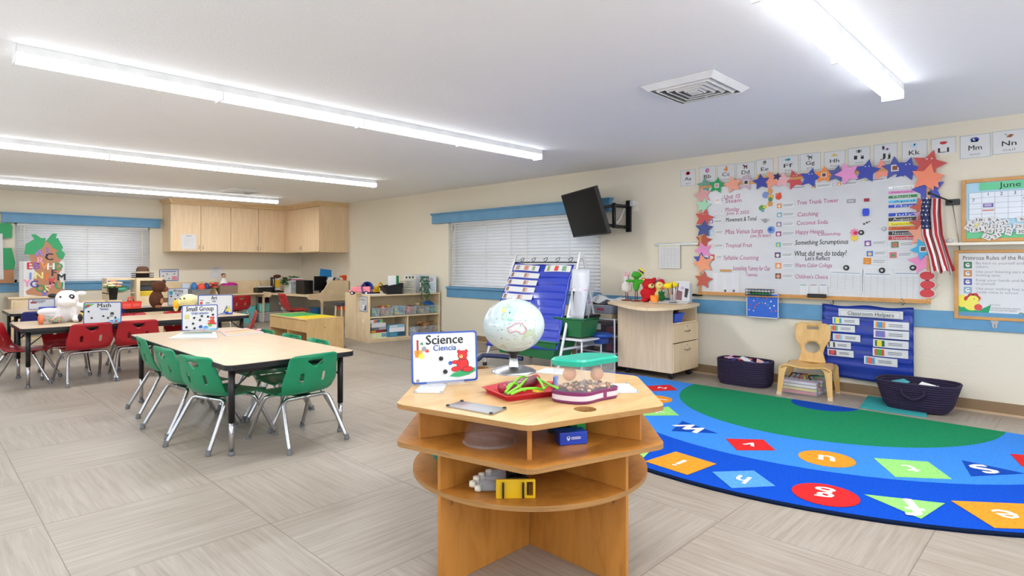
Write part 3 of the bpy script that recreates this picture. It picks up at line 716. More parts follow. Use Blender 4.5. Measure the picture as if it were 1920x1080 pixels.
x, y, z = tl(1042, 722, SZ+.02); b = MB(Matrix.Rotation(.5, 4, 'Z')); b.box(-.02, .02, -.008, .008, 0, .055, C('2457C5', .35)); b.cyl((0, -.009, .03), (0, .0095, .03), .014, C('6FA0F0', .3)); tag(b.build('toy_magnifier', loc=(x, y, SZ+.004)), 'small blue plastic magnifier standing between the tray and the clear box', 'toy')
# clear bug box with purple base and teal lid, kidney-shaped
kid = []
for i in range(40):
    a = 2*PI*i/40; rr = 1+.10*math.cos(2*a); kid.append((.130*math.cos(a)*rr, .080*math.sin(a)+.020*math.sin(PI*math.cos(a))*1.0))
X, Y = G(1097, 748, SZ); bx = thing('bug_box', 'clear kidney-shaped box of shells with teal lid and purple base', 'container', (X, Y, SZ+.002), math.radians(90-45.6-73))
def loop(k, z): return [(x*k, y*k, z) for x, y in kid]
def shell(ks, m, capb=True, capt=False, sm=False):
    b_ = MB(); vs = [p_ for k, z in ks for p_ in loop(k, z)]; n = 40
    b_.add(vs, [(j*n+i, j*n+(i+1) % n, (j+1)*n+(i+1) % n, (j+1)*n+i) for j in range(len(ks)-1) for i in range(n)], m, sm)
    if capb: b_.add(vs[:n], [tuple(range(n))[::-1]], m)
    if capt: b_.add(vs[-n:], [tuple(range(n))], m)
    return b_
shell([(1.0, 0), (1.03, .006), (1.03, .036), (1.05, .044), (1.0, .046)], C('7B2A62', .35)).build('base', bx)
for i0, i1 in ((20, 33), (34, 39), (6, 14)):
    b = MB(); vs = [(kid[i % 40][0]*1.034, kid[i % 40][1]*1.05+(-.001 if i > 19 else .001), z) for i in range(i0, i1+1) for z in (.012, .032)]
    b.add(vs, [(2*k, 2*k+2, 2*k+3, 2*k+1) for k in range(i1-i0)], C('D2C4CA', .5), True); b.build('label_band', bx)
shell([(.96, .03), (.965, .153)], 'acrylic', False).build('clear_wall', bx)
b = shell([(.93, .150), (1.03, .151), (1.05, .170), (.97, .178)], C('1FA58C', .3), True, True); b.build('lid', bx)
for x in (-.01, .045): MB().cyl((x, -.005, .03), (x, -.005, .152), .008, 'acrylic').build('inner_tube', bx)
for x, y, z in ((-.085, -.035, .115), (.045, -.02, .105)): MB(Matrix.Translation((x, y, z)) @ Matrix.Rotation(PI/2, 4, 'X')).lathe([(.030, 0), (.028, .006), (.012, .01)], C('C98F6A', .4), 16).build('window_lens', bx)
random.seed(3)
b = MB()
for i in range(110):
    a = random.uniform(0, 2*PI); k = math.sqrt(random.random())*.88; j = int(a/(2*PI)*40) % 40
    b.ell((kid[j][0]*k, kid[j][1]*k, .048+random.uniform(0, .014)), (random.uniform(.006, .013), random.uniform(.004, .009), random.uniform(.004, .007)), random.choice([C('B98A6A', .5), C('D8B28C', .5), C('A8705A', .5), C('8C5A46', .5)]), 7, 5, Matrix.Rotation(random.uniform(0, 3), 4, 'Z'))
o = b.build('shell_bits', bx); o['kind'] = 'stuff'
# things on the shelves of the six-sided table
X, Y = G(918, 828, .552); r = thing('plastic_bowl', 'cloudy clear plastic dome under the front of the table top', 'bowl', (X, Y, .553))
MB().lathe([(.10, 0), (.105, .03), (.09, .07), (.05, .095), (.01, .10)], 'dusty_dome', 28).build('dome', r); MB().lathe([(.108, 0), (.112, .004), (.104, .010)], 'acrylic', 28).build('rim', r)
X, Y = G(1080, 834, .552); r = thing('toy_box', 'blue box with a small white logo on the upper shelf', 'box', (X+.01, Y+.035, .553), math.radians(90-45.6-76))
MB().box(-.058, .058, -.035, .035, 0, .05, C('1C3FB4', .35)).build('carton', r, bevel=.002)
b = MB(Matrix.Rotation(PI/2, 4, 'X')); b.disc(-.022, .028, .0075, .0356, 'white_card'); b.disc(-.022, .030, .004, .0358, C('1C3FB4', .35)); b.rect(-.026, -.018, .018, .021, .0356, 'white_card'); b.rect(-.010, .030, .028, .031, .0356, 'white_card'); b.rect(-.010, .030, .022, .025, .0356, 'white_card'); b.build('logo', r)
X, Y = G(1070, 812, .58); r = thing('toy_scale', 'dark green plastic pan scale behind the blue box', 'toy', (X+.06, Y+.09, .553))
MB().lathe([(.03, 0), (.03, .05), (.075, .052), (.08, .07), (.07, .075)], C('1E7A4A', .35), 20).build('pan', r); MB().box(-.05, .05, -.045, .045, 0, .03, C('14332A', .4)).build('foot', r, bevel=.003)
X, Y = G(1130, 800, .62); tag(MB().box(-.03, .03, -.02, .02, 0, .10, C('1E9A4E', .35)).build('toy_block', loc=(X+.02, Y+.14, .553), bevel=.004), 'small green plastic block at the back of the upper shelf', 'toy')
# yellow rack with clear capped tubes on the round shelf
X, Y = G(967, 935, .382); a = math.radians(90-45.6-88)
r = thing('tube_rack', 'yellow plastic holder on the round shelf', 'rack', (X, Y, .383), a)
b = MB(Matrix.Rotation(PI/2, 4, 'X')); b.plate(rrect(-.075, .075, 0, .072, .004, 2), [[(.042, .010), (.066, .010), (.066, .062), (.042, .062)]], -.008, 0, C('E8B90F', .35)); b.build('front_plate', r)
for x in (-.048, .028): MB().box(x-.004, x+.004, -.014, 0, .004, .062, 'black_plastic').build('strap', r, bevel=.002)
b = MB()
for x in (-.03, .0, .03): b.box(x-.004, x+.004, .008, .14, .0, .07, 'black_plastic')
b.box(-.035, .05, .012, .02, .0, .074, 'black_plastic'); b.box(-.035, .05, .13, .138, 0, .074, 'black_plastic'); b.build('divider', r)
for k, (u, v, zz) in enumerate(((880, 907, .413), (890, 915, .398), (887, 898, .425), (897, 892, .43), (910, 886, .435))):
    x, y = G(u, v, zz); tb = thing('sample_tube', ['clear tube with a white cap, frontmost of the bundle behind the yellow holder', 'clear tube lying lowest in the bundle behind the yellow holder', 'clear tube lying second from the back of the bundle', 'clear tube resting on top of the tube bundle', 'rearmost clear tube at the top of the tube bundle'][k], 'tube', (x, y, zz), a, 'capped clear tubes on the round shelf')
    MB().cyl((.02, 0, 0), (.125, 0, 0), .0125, 'clear_tub').build('tube_wall', tb); MB().tube([(0, 0, 0), (.012, 0, 0), (.024, 0, 0)], [.011, .0145, .0145], 'cream', 14).build('cap', tb)
X, Y = G(800, 862, .42); tag(MB().ell((0, 0, 0), (.085, .085, .07), C('2C8F80', .35), 20, 14).build('ball', loc=(X+.14, Y+.02, .439)), 'teal ball on the round shelf behind the left leg panel', 'ball')
# ================================================================== right-hand wall: television
def basis(n, roll=0):
    n = Vector(n).normalized(); r = Vector((0, 0, 1)).cross(n).normalized(); u = n.cross(r)
    return r, u, n
tilt, yw = .314, 2.65
r_, u_, n_ = basis((math.cos(tilt)*math.cos(yw), math.cos(tilt)*math.sin(yw), -math.sin(tilt)))
Mtv = Matrix(((r_.x, u_.x, n_.x, 5.95), (r_.y, u_.y, n_.y, 4.574), (r_.z, u_.z, n_.z, 1.894), (0, 0, 0, 1)))
tv = thing('television', 'flat black television tilted down on a wall arm', 'television', mat=Mtv)
w, h = 1.028/2, .586/2
b = MB(); b.box(-w, w, -h, h, -.045, -.004, 'black_plastic'); b.build('housing', tv, bevel=.008)
b = MB(); b.plate(rrect(-w, w, -h, h, .006, 2), [[(-w+.012, -h+.018), (w-.012, -h+.018), (w-.012, h-.012), (-w+.012, h-.012)]], -.004, .003, 'black_plastic'); b.build('bezel', tv)
MB().box(-w+.012, w-.012, -h+.018, h-.012, -.004, .0005, 'screen').build('screen', tv)
MB().box(-.12, .12, -.12, .12, -.075, -.045, 'black_plastic').build('mount_plate', tv, bevel=.004)
am = thing('television_mount', 'black folding wall arm holding the television', 'bracket', (XW, 4.21, 1.865))
MB().box(-.03, 0, -.035, .035, -.20, .20, 'black_plastic').build('wall_plate', am, bevel=.004)
for z in (.12, -.14):
    e = Vector((5.99-XW, 4.57-4.21+.0, 1.894-1.865)); mid = Vector((-.30, .02, z))
    MB().tube([(-.03, 0, z), tuple(mid)], .022, 'black_plastic', 8).build('arm', am)
    MB().tube([tuple(mid), (e.x, e.y-.02, z*.5+.01)], .02, 'black_plastic', 8).build('arm', am)
MB().cyl((-.31, .02, -.16), (-.31, .02, .15), .024, 'black_plastic').build('hinge', am)
MB().tube([(-.08, .02, .10), (-.12, .05, -.03), (-.20, .06, -.10), (-.26, .05, -.02), (-.24, .04, .08)], .008, 'white_metal', 6).build('cable_bundle', am)
Y, Z = W(1188, 384); ob = thing('power_outlet', 'cream wall outlet with a white plug beside the television arm', 'outlet', mat=RW(Y-.03, Z-.02))
MB().prism(rrect(-.045, .045, -.065, .065, .006, 2), 0, .006, 'cream').build('cover_plate', ob); MB().box(-.05, .0, .0, .07, .006, .06, 'white_card').build('plug', ob, bevel=.006)

# ================================================================== the whiteboard and everything on it
def wrect(x0, y0, x1, y1, X=XW):      # two photo pixels -> (Y of left edge, Z bottom, width, height) on the wall
    a = W(x0, y1, X); b_ = W(x1, y0, X); return a[0], a[1], a[0]-b_[0], b_[1]-a[1]
WB = 6.405                            # plane of the board's face
YL, YR = W(1316, 548, WB)[0], W(1737, 560, WB)[0]; ZB, ZT = .948, 2.13
wb_ = thing('whiteboard', 'large whiteboard covered in handwriting with an oak tray below', 'whiteboard', mat=RW(YL, ZB))
bw, bh = YL-YR, ZT-ZB
MB().box(0, bw, 0, bh, 0, .024, 'sign_white').build('board', wb_)
for q in ((0, bw, -.03, .0), (0, bw, bh, bh+.03)): MB().box(*q, 0, .032, 'frame_oak').build('frame', wb_, bevel=.003)
for q in ((-.03, 0, -.03, bh+.03), (bw, bw+.03, -.03, bh+.03)): MB().box(*q, 0, .032, 'frame_oak').build('frame', wb_, bevel=.003)
MB().box(-.03, bw+.03, -.035, -.022, .0, .095, 'frame_oak').build('tray', wb_, bevel=.003)
def bl(px, py): y, z = W(px, py, WB); return YL-y, z-ZB
def ink(t, px0, py, px1, hpx, m_, name='handwriting', slant=.08):
    x0, y0 = bl(px0, py); x1, _ = bl(px1, py); d = WB/_ray(px0)[0]; s_ = hpx*d/FPX/.72
    t_ = MB().text(t, (x0+x1)/2, y0, s_, .0248, m_, abs(x1-x0), 'c', 0, slant, .012 if m_ == 'ink' else .004)
    o = t_.build(name, wb_); o['label'] = ('black' if m_ == 'ink' else 'pink')+' marker writing'
for a in (('Unit 10', 1358, 374, 1387, 9, 'ink_pink'), ('Steam', 1360, 381, 1390, 8, 'ink_pink'), ('Monday', 1360, 397, 1386, 8, 'ink_pink'), ('June 2, 2025', 1362, 403, 1404, 6, 'ink_pink'),
          ('Movement & Tonal', 1361, 416, 1418, 8, 'ink'), ('Miss Venus lungs', 1360, 439, 1430, 9, 'ink_pink'), ('(see ya later)', 1407, 445, 1445, 6, 'ink_pink'), ('Tropical Fruit', 1360, 464, 1410, 8, 'ink_pink'),
          ('Syllable Counting', 1357, 487, 1422, 8, 'ink_pink'), ('Something Yummy for Our', 1374, 507, 1444, 9, 'ink_pink'), ('Tummies', 1398, 518, 1420, 7, 'ink_pink'),
          ('Tree Trunk Tower', 1494, 384, 1572, 8, 'ink_pink'), ('Catching', 1495, 406, 1534, 8, 'ink_pink'), ('Coconut Soda', 1494, 422, 1552, 8, 'ink_pink'), ('Happy Hearts', 1492, 439, 1545, 8, 'ink_pink'), ('Citizenship', 1533, 442, 1576, 6, 'ink_pink'),
          ('Something Scrumptious', 1491, 459, 1590, 9, 'ink'), ('What did we do today?', 1489, 480, 1587, 10, 'ink'), ('Let\'s Reflect', 1510, 488, 1556, 8, 'ink'), ('Warm Color Collage', 1490, 501, 1560, 8, 'ink_pink'), ('Children\'s Choice', 1491, 522, 1552, 8, 'ink_pink')): ink(*a)
def posted(name, label, cat, px0, py0, px1, py1, m_='white_card', group=None, off=None, th=.0015, rot=0):
    off = (XW-WB)+.0006 if off is None else off
    y, z, w_, h_ = wrect(px0, py0, px1, py1, XW-off); M = RW(y-w_/2, z+h_/2, off) @ Matrix.Rotation(rot, 4, 'Z')
    r = thing(name, label, cat, mat=M, group=group)
    MB().box(-w_/2, w_/2, -h_/2, h_/2, 0, th, m_).build('sheet', r)
    return r, w_, h_
def lines(b, x0, x1, y0, y1, n, z, m_, th=.0035, k=.9):
    for i in range(n):
        y = y1-(i+.5)*(y1-y0)/n; b.rect(x0, x0+(x1-x0)*(k if i % 2 else 1), y-th/2, y+th/2, z, m_)
def jobcard(label, px0, py0, px1, py1, hexs, rot=0, c2='F0E0D0'):
    r, w_, h_ = posted('schedule_card', label, 'card', px0, py0, px1, py1, rot=rot, group='small picture cards on the whiteboard')
    b = MB(); b.rect(-w_/2+.004, -w_/2+h_, -h_/2+.004, h_/2-.004, .0018, C(hexs)); cx = -w_/2+h_*.52
    b.disc(cx, -h_*.05, h_*.27, .0021, C(c2)); b.disc(cx-h_*.1, 0, h_*.05, .0023, 'ink', 8); b.disc(cx+h_*.1, 0, h_*.05, .0023, 'ink', 8)
    b.build('picture', r)
    b = MB(); lines(b, -w_/2+h_*1.25, w_/2-h_*.25, -h_*.2, h_*.25, 2, .0019, 'ink_grey', .005); b.build('printed_text', r)
J = 'whiteboard card with a %s picture, %s'
for a in ((J % ('tiny white', 'beside the words Unit 10'), 1338, 367, 1355, 384, 'E8E4F0'), (J % ('pale', 'beside the word Monday'), 1338, 391, 1357, 404, 'D8D2E4'),
          (J % ('violet', 'beside the words Movement and Tonal'), 1329, 410, 1356, 420, '8C6BB0'), (J % ('light blue', 'beside the pink line below Movement'), 1330, 430, 1357, 441, '9CC6E0'),
          (J % ('faded pink', 'beside the words Tropical Fruit'), 1330, 456, 1357, 466, 'E0C0B8'), (J % ('red', 'beside the words Syllable Counting'), 1328, 476, 1356, 489, 'C8605A'),
          (J % ('orange fox', 'beside the words Tree Trunk Tower'), 1456, 379, 1490, 391, 'E08A4A'), (J % ('teal', 'beside the word Catching'), 1456, 396, 1491, 408, '66B0C8'),
          (J % ('grey-violet', 'beside the words Coconut Soda'), 1455, 414, 1490, 426, '8A80A8'), (J % ('plum', 'beside the words Happy Hearts'), 1454, 432, 1491, 444, '904E88'),
          (J % ('yellow', 'beside the words Something Scrumptious'), 1454, 453, 1489, 464, '5FB0B0', 0, 'E8D060'), (J % ('dark violet', 'beside What did we do today'), 1452, 472, 1488, 484, '50487A'),
          (J % ('orange and white', 'beside Warm Color Collage'), 1453, 492, 1489, 504, 'E0905A'), (J % ('brown', 'beside Children\'s Choice'), 1453, 512, 1489, 523, '7A4A3A', 0, 'E0A890'),
          (J % ('violet cat', 'below the months, upper left of five'), 1620, 449, 1664, 462, '7A5AA0', .03), (J % ('red and green', 'below the months, upper right of five'), 1670, 451, 1716, 465, '6A8A5A', .03, 'E06A60'),
          (J % ('blue', 'below the months, middle left of five'), 1624, 469, 1664, 481, '5080C0', .03, 'F0C890'), (J % ('pink house', 'below the months, middle right of five'), 1667, 471, 1712, 484, 'D86A70', .05, '60A070'),
          (J % ('orange', 'below the months, lowest of five'), 1618, 483, 1664, 497, 'D88A30', -.05, 'E8A050'),
          (J % ('violet', 'at the top edge left of a red star'), 1479, 347, 1512, 356, '9A6AB0'), (J % ('yellow-brown', 'at the top edge below an orange star'), 1521, 342, 1560, 354, 'C8A050'),
          (J % ('plain orange', 'at the top edge below the pink star'), 1569, 338, 1610, 349, 'E08038'), (J % ('green', 'at the top edge below a blue star'), 1616, 332, 1662, 342, 'A0B870')): jobcard(*a)
# month strips
for k, (t, y0, y1, m_, tc, x1) in enumerate((('January', 346, 355, 'F4F4F6', 'ink_grey', 1722), ('February', 355, 364, 'DE8BC4', C('7A1A5A'), 1722), ('March', 364, 372.5, '10803C', 'white_card', 1720), ('April', 372.5, 381, '5CC4EE', 'ink', 1728), ('May', 381, 390, '1040C0', 'white_card', 1728),
          ('July', 397, 406, '0C3FC0', 'white_card', 1727), ('August', 406, 415, '2E2018', 'white_card', 1722), ('September', 415, 423.5, 'F2E41A', C('8A7A10'), 1722), ('October', 423.5, 432, 'D8641C', C('5A2008'), 1718), ('November', 432, 441, '141414', 'white_card', 1730), ('December', 441, 450, 'C01C2C', 'white_card', 1724))):
    r, w_, h_ = posted('month_strip', '%s strip with the word %s on the whiteboard' % (['white', 'pink', 'green', 'light blue', 'blue', 'blue', 'dark brown', 'yellow', 'orange', 'black', 'red'][k], t), 'sign strip', 1666, y0, x1, y1, C(m_, .4), group='coloured strips with the months', off=(XW-WB)+.0006+.0004*k)
    MB().text(t, -w_*.03, -h_*.34, h_*.98, .0020, tc, w_*(.62+.028*(len(t)-5))).build('lettering', r)
def magnet(label, px, py, r_=.024, m_='black_plastic', name='round_magnet'):
    y, z = W(px, py, WB); o = thing(name, label, 'magnet', mat=RW(y, z, XW-WB+.003), group='round magnets on the whiteboard')
    MB().lathe([(r_, 0), (r_, .006), (r_*.8, .010)], m_, 16).build('disc', o); MB().lathe([(r_*.5, 0), (r_*.4, .003)], 'satin_metal' if m_ == 'black_plastic' else m_, 12, (0, 0, .010)).build('cap', o)
magnet('black round magnet holding the curled paper on the board', 1587, 502, .026); magnet('black round magnet holding the middle listed sheet', 1654, 507, .026); magnet('black round magnet holding the sheet nearest the red ovals', 1712, 502, .026)
magnet('black round magnet beside the pink and yellow flower', 1615, 436, .024); magnet('grey round magnet left of the July strip', 1658, 429, .018, 'satin_metal')
for px, n_ in ((1360, 'left'), (1376, 'right')): magnet('small black magnet under the smiley sheet, '+n_+' one', px, 545, .012)
# bits on the board
r, w_, h_ = posted('brand_label', 'small grey printed label high on the whiteboard', 'label', 1588, 373, 1604, 381, C('8A8C90')); b = MB(); lines(b, -w_*.4, w_*.4, -h_*.3, h_*.3, 2, .0018, 'white_card', .006); b.build('printed_text', r); r.name = 'printed_label'
r, w_, h_ = posted('eraser_magnet', 'small dark red magnet at the upper right of the board', 'magnet', 1621, 372, 1630, 378, C('A0203A'), th=.02)
y, z = W(1624, 398, WB); b = MB(); b.prism([(-.022, .035), (-.028, .0), (-.022, -.035), (.022, -.035), (.028, 0), (.022, .035)][::-1], 0, .02, C('0A3FD0', .35)); tag(b.build('board_clip', mat=RW(y, z, XW-WB+.001), bevel=.004), 'bright blue plastic clip on the whiteboard', 'clip')
y, z = W(1602, 436, WB); fl = thing('paper_flower', 'pink and yellow flower cut-out on the whiteboard', 'decoration', mat=RW(y, z, XW-WB+.002)); b = MB(); b.prism(star(.045, .6, 0, 8), 0, .002, C('E88AA8')); b.build('petals', fl); MB().lathe([(.018, .002), (.015, .006)], C('D02060'), 12, (.01, -.005, 0)).build('centre', fl); MB(Matrix.Translation((0, -.05, 0))).prism(star(.04, .6, 0, 8), 0, .0018, C('E8C840')).build('petals', fl)
def cutout(label, px, py, cols, s=.04):
    y, z = W(px, py, WB); o = thing('paper_cutout', label, 'decoration', mat=RW(y, z, XW-WB+.002), group='little paper cut-outs on the whiteboard')
    for i, (u, v, rr, c_) in enumerate(cols):
        MB(Matrix.Translation((u*s, v*s, 0))).prism(circ(0, 0, rr*s, 12), 0, .0015+.0008*i, C(c_)).build('shape', o)
cutout('group of blue and orange paper characters near the top of the board', 1443, 366, [(-.9, .1, .8, '7A90C8'), (.2, .9, .6, 'D89A5A'), (.3, -.4, .7, 'D8B060'), (.2, -1, .5, '4A8A5A')], .045)
cutout('small red paper creature right of the blue and orange group', 1460, 369, [(0, 0, .8, 'D8502E'), (.3, .7, .4, 'D8502E'), (-.4, .6, .4, 'E07048')])
cutout('small orange paper creature above the Movement line', 1444, 383, [(0, .1, .7, 'D89A50'), (0, .8, .35, 'C88040')])
cutout('green and yellow paper bird near the Movement line', 1430, 390, [(-.2, 0, .8, '5A9A50'), (.6, .3, .5, 'D8C040'), (0, -.7, .4, '60A8C0')])
cutout('grey paper bug at the end of the Movement line', 1435, 414, [(0, 0, .6, '9A9AA0'), (.8, .2, .3, 'B0B0B8'), (-.8, .3, .3, 'B0B0B8')])
cutout('blue paper whale above the see ya later writing', 1446, 431, [(0, 0, 1.0, '6A90D8'), (-.2, .1, .5, '3A5A9A')])
cutout('cluster of tiny black and white stickers under the blue clip', 1625, 418, [(-.7, -.3, .3, '303040'), (.1, .1, .3, '404050'), (.8, .4, .25, 'A05A50')], .03)
def listing(label, px0, py0, px1, py1, n, rot=0, head='4A6AA0'):
    r, w_, h_ = posted('paper_sheet', label, 'paper', px0, py0, px1, py1, rot=rot, group='papers held on the whiteboard')
    b = MB(); b.rect(-w_*.42, w_*.42, h_*.33, h_*.345, .0018, C(head)); 
    for i in range(n): b.rect(-w_*.44, w_*.44, -h_*.44+i*h_*.72/n, -h_*.44+i*h_*.72/n+.0015, .0018, 'ink_grey')
    for i in range(5): b.rect(-w_*.44+i*w_*.22, -w_*.44+i*w_*.22+.0015, -h_*.44, h_*.3, .0018, 'ink_grey')
    b.build('printed_grid', r); return r
listing('curled paper chart at the bottom of the board, left of three sheets', 1553, 505, 1618, 546, 9, -.03)
listing('middle of three printed sheets at the bottom right of the board', 1617, 505, 1674, 561, 14, -.02)
listing('printed sheet next to the red ovals, right of three sheets', 1675, 503, 1727, 563, 14, 0)
r, w_, h_ = posted('smiley_chart', 'white sheet of little smiley faces clipped to the board', 'chart', 1336, 512, 1386, 551, off=XW-WB+.001, group=None)
b = MB()
for i in range(15): b.disc((-.36+(i % 3)*.33)*w_, (.38-(i//3)*.19)*h_, .045*h_*2, .0019, C('E4E2EC'), 12, .035*h_*2); b.rect((-.40+(i % 3)*.33)*w_, (-.30+(i % 3)*.33)*w_, (.37-(i//3)*.19)*h_, (.38-(i//3)*.19)*h_, .0022, C('C05050'))
b.build('printed_faces', r); MB().box(-w_*.2, w_*.22, h_*.56, h_*.66, 0, .012, 'frame_oak').build('clip', r, bevel=.003)
for k, px in enumerate((1499, 1518, 1536)): 
    r, w_, h_ = posted('paper_strip', 'blank white paper column at the board bottom, %s of three' % ['left', 'middle', 'right'][k], 'paper', px, 533, px+17, 554, group='blank paper columns')
    MB().rect(-w_*.4, w_*.3, h_*.40, h_*.46, .0018, C(['70A090', 'B06060', '7080B0'][k])).build('printed_text', r)
y0, y1 = W(1515, 552, 6.36)[0], W(1548, 552, 6.36)[0]
tag(MB().box(6.33, 6.39, y1, y0, ZB-.021, ZB+.018, 'black_plastic').build('board_eraser', bevel=.004), 'dark grey eraser on the whiteboard tray', 'eraser')
y0, y1 = W(1400, 548, 6.34)[0], W(1448, 548, 6.34)[0]; mc = thing('marker_basket', 'black wire basket of markers on the board tray', 'basket', (6.345, (y0+y1)/2, ZB-.021)); hw = (y0-y1)/2
b = MB()
for z in (.004, .035, .066): b.tube([(-.04, -hw, z), (.04, -hw, z), (.04, hw, z), (-.04, hw, z)], .003, 'black_plastic', 5, True)
for i in range(9): y = -hw+2*hw*i/8; b.tube([(-.04, y, .066), (-.04, y, .004), (.04, y, .004), (.04, y, .066)], .002, 'black_plastic', 4)
b.build('wire_body', mc)
for i, c_ in enumerate(('3A9A3A', '6A2A8A', 'E0E0E0', '2A6A3A', 'D0D0D8')): MB().cyl((-.02+.012*(i % 3), -hw*.8, .02+.012*(i//2)), (-.02+.012*(i % 3), hw*.7, .022+.012*(i//2)), .008, C(c_)).build('marker', mc)
r, w_, h_ = posted('painted_card', 'blue painted card with dotted rainbow hanging under the marker basket', 'picture', 1400, 551, 1460, 594, C('2C63C8'), off=.075, th=.003)
b = MB()
for e in (-1, 1): b.rect(min(e*w_/2, e*w_/2-e*.008), max(e*w_/2, e*w_/2-e*.008), -h_/2, h_/2, .0036, 'white_card'); b.rect(-w_/2, w_/2, min(e*h_/2, e*h_/2-e*.008), max(e*h_/2, e*h_/2-e*.008), .0036, 'white_card')
random.seed(5)
for k, rr in enumerate((.42, .28)):
    for i in range(9):
        a = PI*(i+.5)/9; b.disc(math.cos(a)*rr*w_, -h_*.3+math.sin(a)*rr*h_*1.5, .008, .0036, C(random.choice(['D04048', 'E8B0A0', 'F0F0E0', '50A070', 'E06030'])), 8)
b.build('painted_dots', r)

# ================================================================== star border
S_ = 'paper stars around the whiteboard'
stars = [(1321, 348, 13, '6A9A8A', .3, 'grey-green star at the upper left corner of the border'), (1344, 348, 14, '10A05A', .1, 'bright green star with a small square in its middle'), (1318, 366, 14, 'E0A0A0', .5, 'pale pink star under the grey-green corner star'),
 (1319, 385, 13, 'A8DCB8', .1, 'mint green star on the left border'), (1320, 409, 16, 'C8504A', .05, 'red star on the left border under the mint one'), (1320, 429, 15, '3F4F8E', .2, 'dark blue star on the left border'),
 (1319, 451, 14, 'B8503A', .1, 'rust red star on the left border under the dark blue one'), (1319, 470, 15, 'E08CC0', .6, 'pink star in the lower left border'), (1314, 487, 13, '4A52A8', .2, 'blue-violet star half hidden behind a salmon one'),
 (1319, 495, 17, 'EE9A74', .55, 'salmon star in the lower left border'), (1319, 525, 15, 'C05848', .15, 'brick red star at the bottom left of the border'),
 (1374, 346, 15, 'EEA48C', .5, 'peach star second along the top border'), (1399, 342, 15, 'C8A8B8', .1, 'mauve star with a small dark square'), (1425, 340, 13, 'E8B030', .6, 'yellow star tips behind a dark blue star'), (1427, 341, 14, '3640A0', .4, 'dark blue star with faint writing, on the left of the top border'),
 (1447, 338, 16, 'F09A7C', .6, 'orange-pink star right of the written blue star'), (1467, 338, 14, 'E8B0B4', .2, 'pale pink star mid left of the top border'), (1457, 331, 7, '2A2A5A', 0, 'very small navy star tip among the pinks'), (1490, 337, 17, 'C84A4C', .55, 'red star on the top border under the Ff card'),
 (1519, 334, 17, '3C4CAE', .05, 'blue star with paper eyes under the Gg card'), (1545, 328, 15, 'F08A3C', .25, 'orange star with a small photo'), (1569, 326, 15, '52589C', .1, 'slate blue star partly hidden behind the pink star'), (1589, 325, 19, 'E894C8', .65, 'big pink star under the Hh card'),
 (1625, 321, 20, '3A46A6', .1, 'royal blue star under the Ii card'), (1654, 319, 18, 'F0907C', .4, 'coral star under the Jj card'), (1678, 315, 20, '4A549C', .35, 'slate star behind the royal blue one at the right'), (1701, 317, 20, '3A46A6', .0, 'royal blue star below the Kk card'),
 (1741, 309, 25, 'C44C48', .0, 'largest red star at the upper right corner'), (1738, 333, 24, 'F08868', .05, 'bright orange-pink star at the upper right corner'), (1750, 341, 13, 'F09070', .3, 'small coral star tip behind the corner star'), (1741, 356, 24, '4450B0', .5, 'blue star above the flag'),
 (1728, 388, 17, 'C8604C', .6, 'terracotta star next to the flag, beside the May strip'), (1728, 404, 13, 'C89AB8', .2, 'lilac star by the July strip'), (1727, 419, 17, 'C4564E', .4, 'brick star by the August strip'), (1727, 440, 20, 'F0A488', .2, 'peach star by the November strip'),
 (1731, 467, 19, '3CB0E0', .7, 'sky blue star with a small photo below the months'), (1731, 490, 22, 'F090C0', .5, 'bright pink star at the lower right by the flag')]
for k, (px, py, rp, c_, rot, lab) in enumerate(stars):
    off = .030+.0022*(k % 6)+(.006 if k in (1, 9, 14, 22, 28) else 0); y, z = W(px, py, XW-off); d = (XW-off)/_ray(px)[0]; rr = rp*d/FPX*1.02
    # the paper is drawn as wide as it is seen: the wall recedes, so widen along the wall
    kx = 1.0/max(.45, abs(_ray(px)[0])/math.hypot(*_ray(px))); kx = min(kx, 1.35)
    o = thing('paper_star', lab, 'paper star', mat=RW(y, z, off) , group=S_)
    b = MB(); b.prism([(x*kx, yy) for x, yy in star(rr*1.12, .5, rot-.3)], 0, .0015, C(c_)); b.build('star', o)
    if k in (19, 23, 26, 27, 30, 22, 18, 36, 24, 4): b = MB(); b.rect(-.16*rr, -.04*rr, .4*rr, .47*rr, .002, 'white_card'); b.rect(.14*rr, .26*rr, .4*rr, .47*rr, .002, 'white_card'); b.build('eyes', o)
    if k in (1, 12, 20, 25, 35): b = MB(); b.box(-.3*rr, .3*rr, -.3*rr, .3*rr, .0015, .003, 'white_card'); b.rect(-.2*rr, .2*rr, -.2*rr, .2*rr, .0033, C({1: 'D0908A', 12: '303030', 20: '6A4030', 25: '8A4A3A', 35: '6A5040'}[k])); b.build('photo', o)
for k, (px, py) in enumerate(((1738, 517), (1739, 534), (1738, 550))):
    y, z = W(px, py, XW-.04); b = MB(); b.prism(circ(0, 0, .062, 24, .044), 0, .002, 'white_card'); b.prism(circ(0, 0, .056, 24, .038), .002, .003, C('C83A40')); tag(b.build('paper_oval', mat=RW(y, z, .036)), 'red paper oval under the flag, %s of three' % ['top', 'middle', 'bottom'][k], 'decoration', 'red paper ovals')

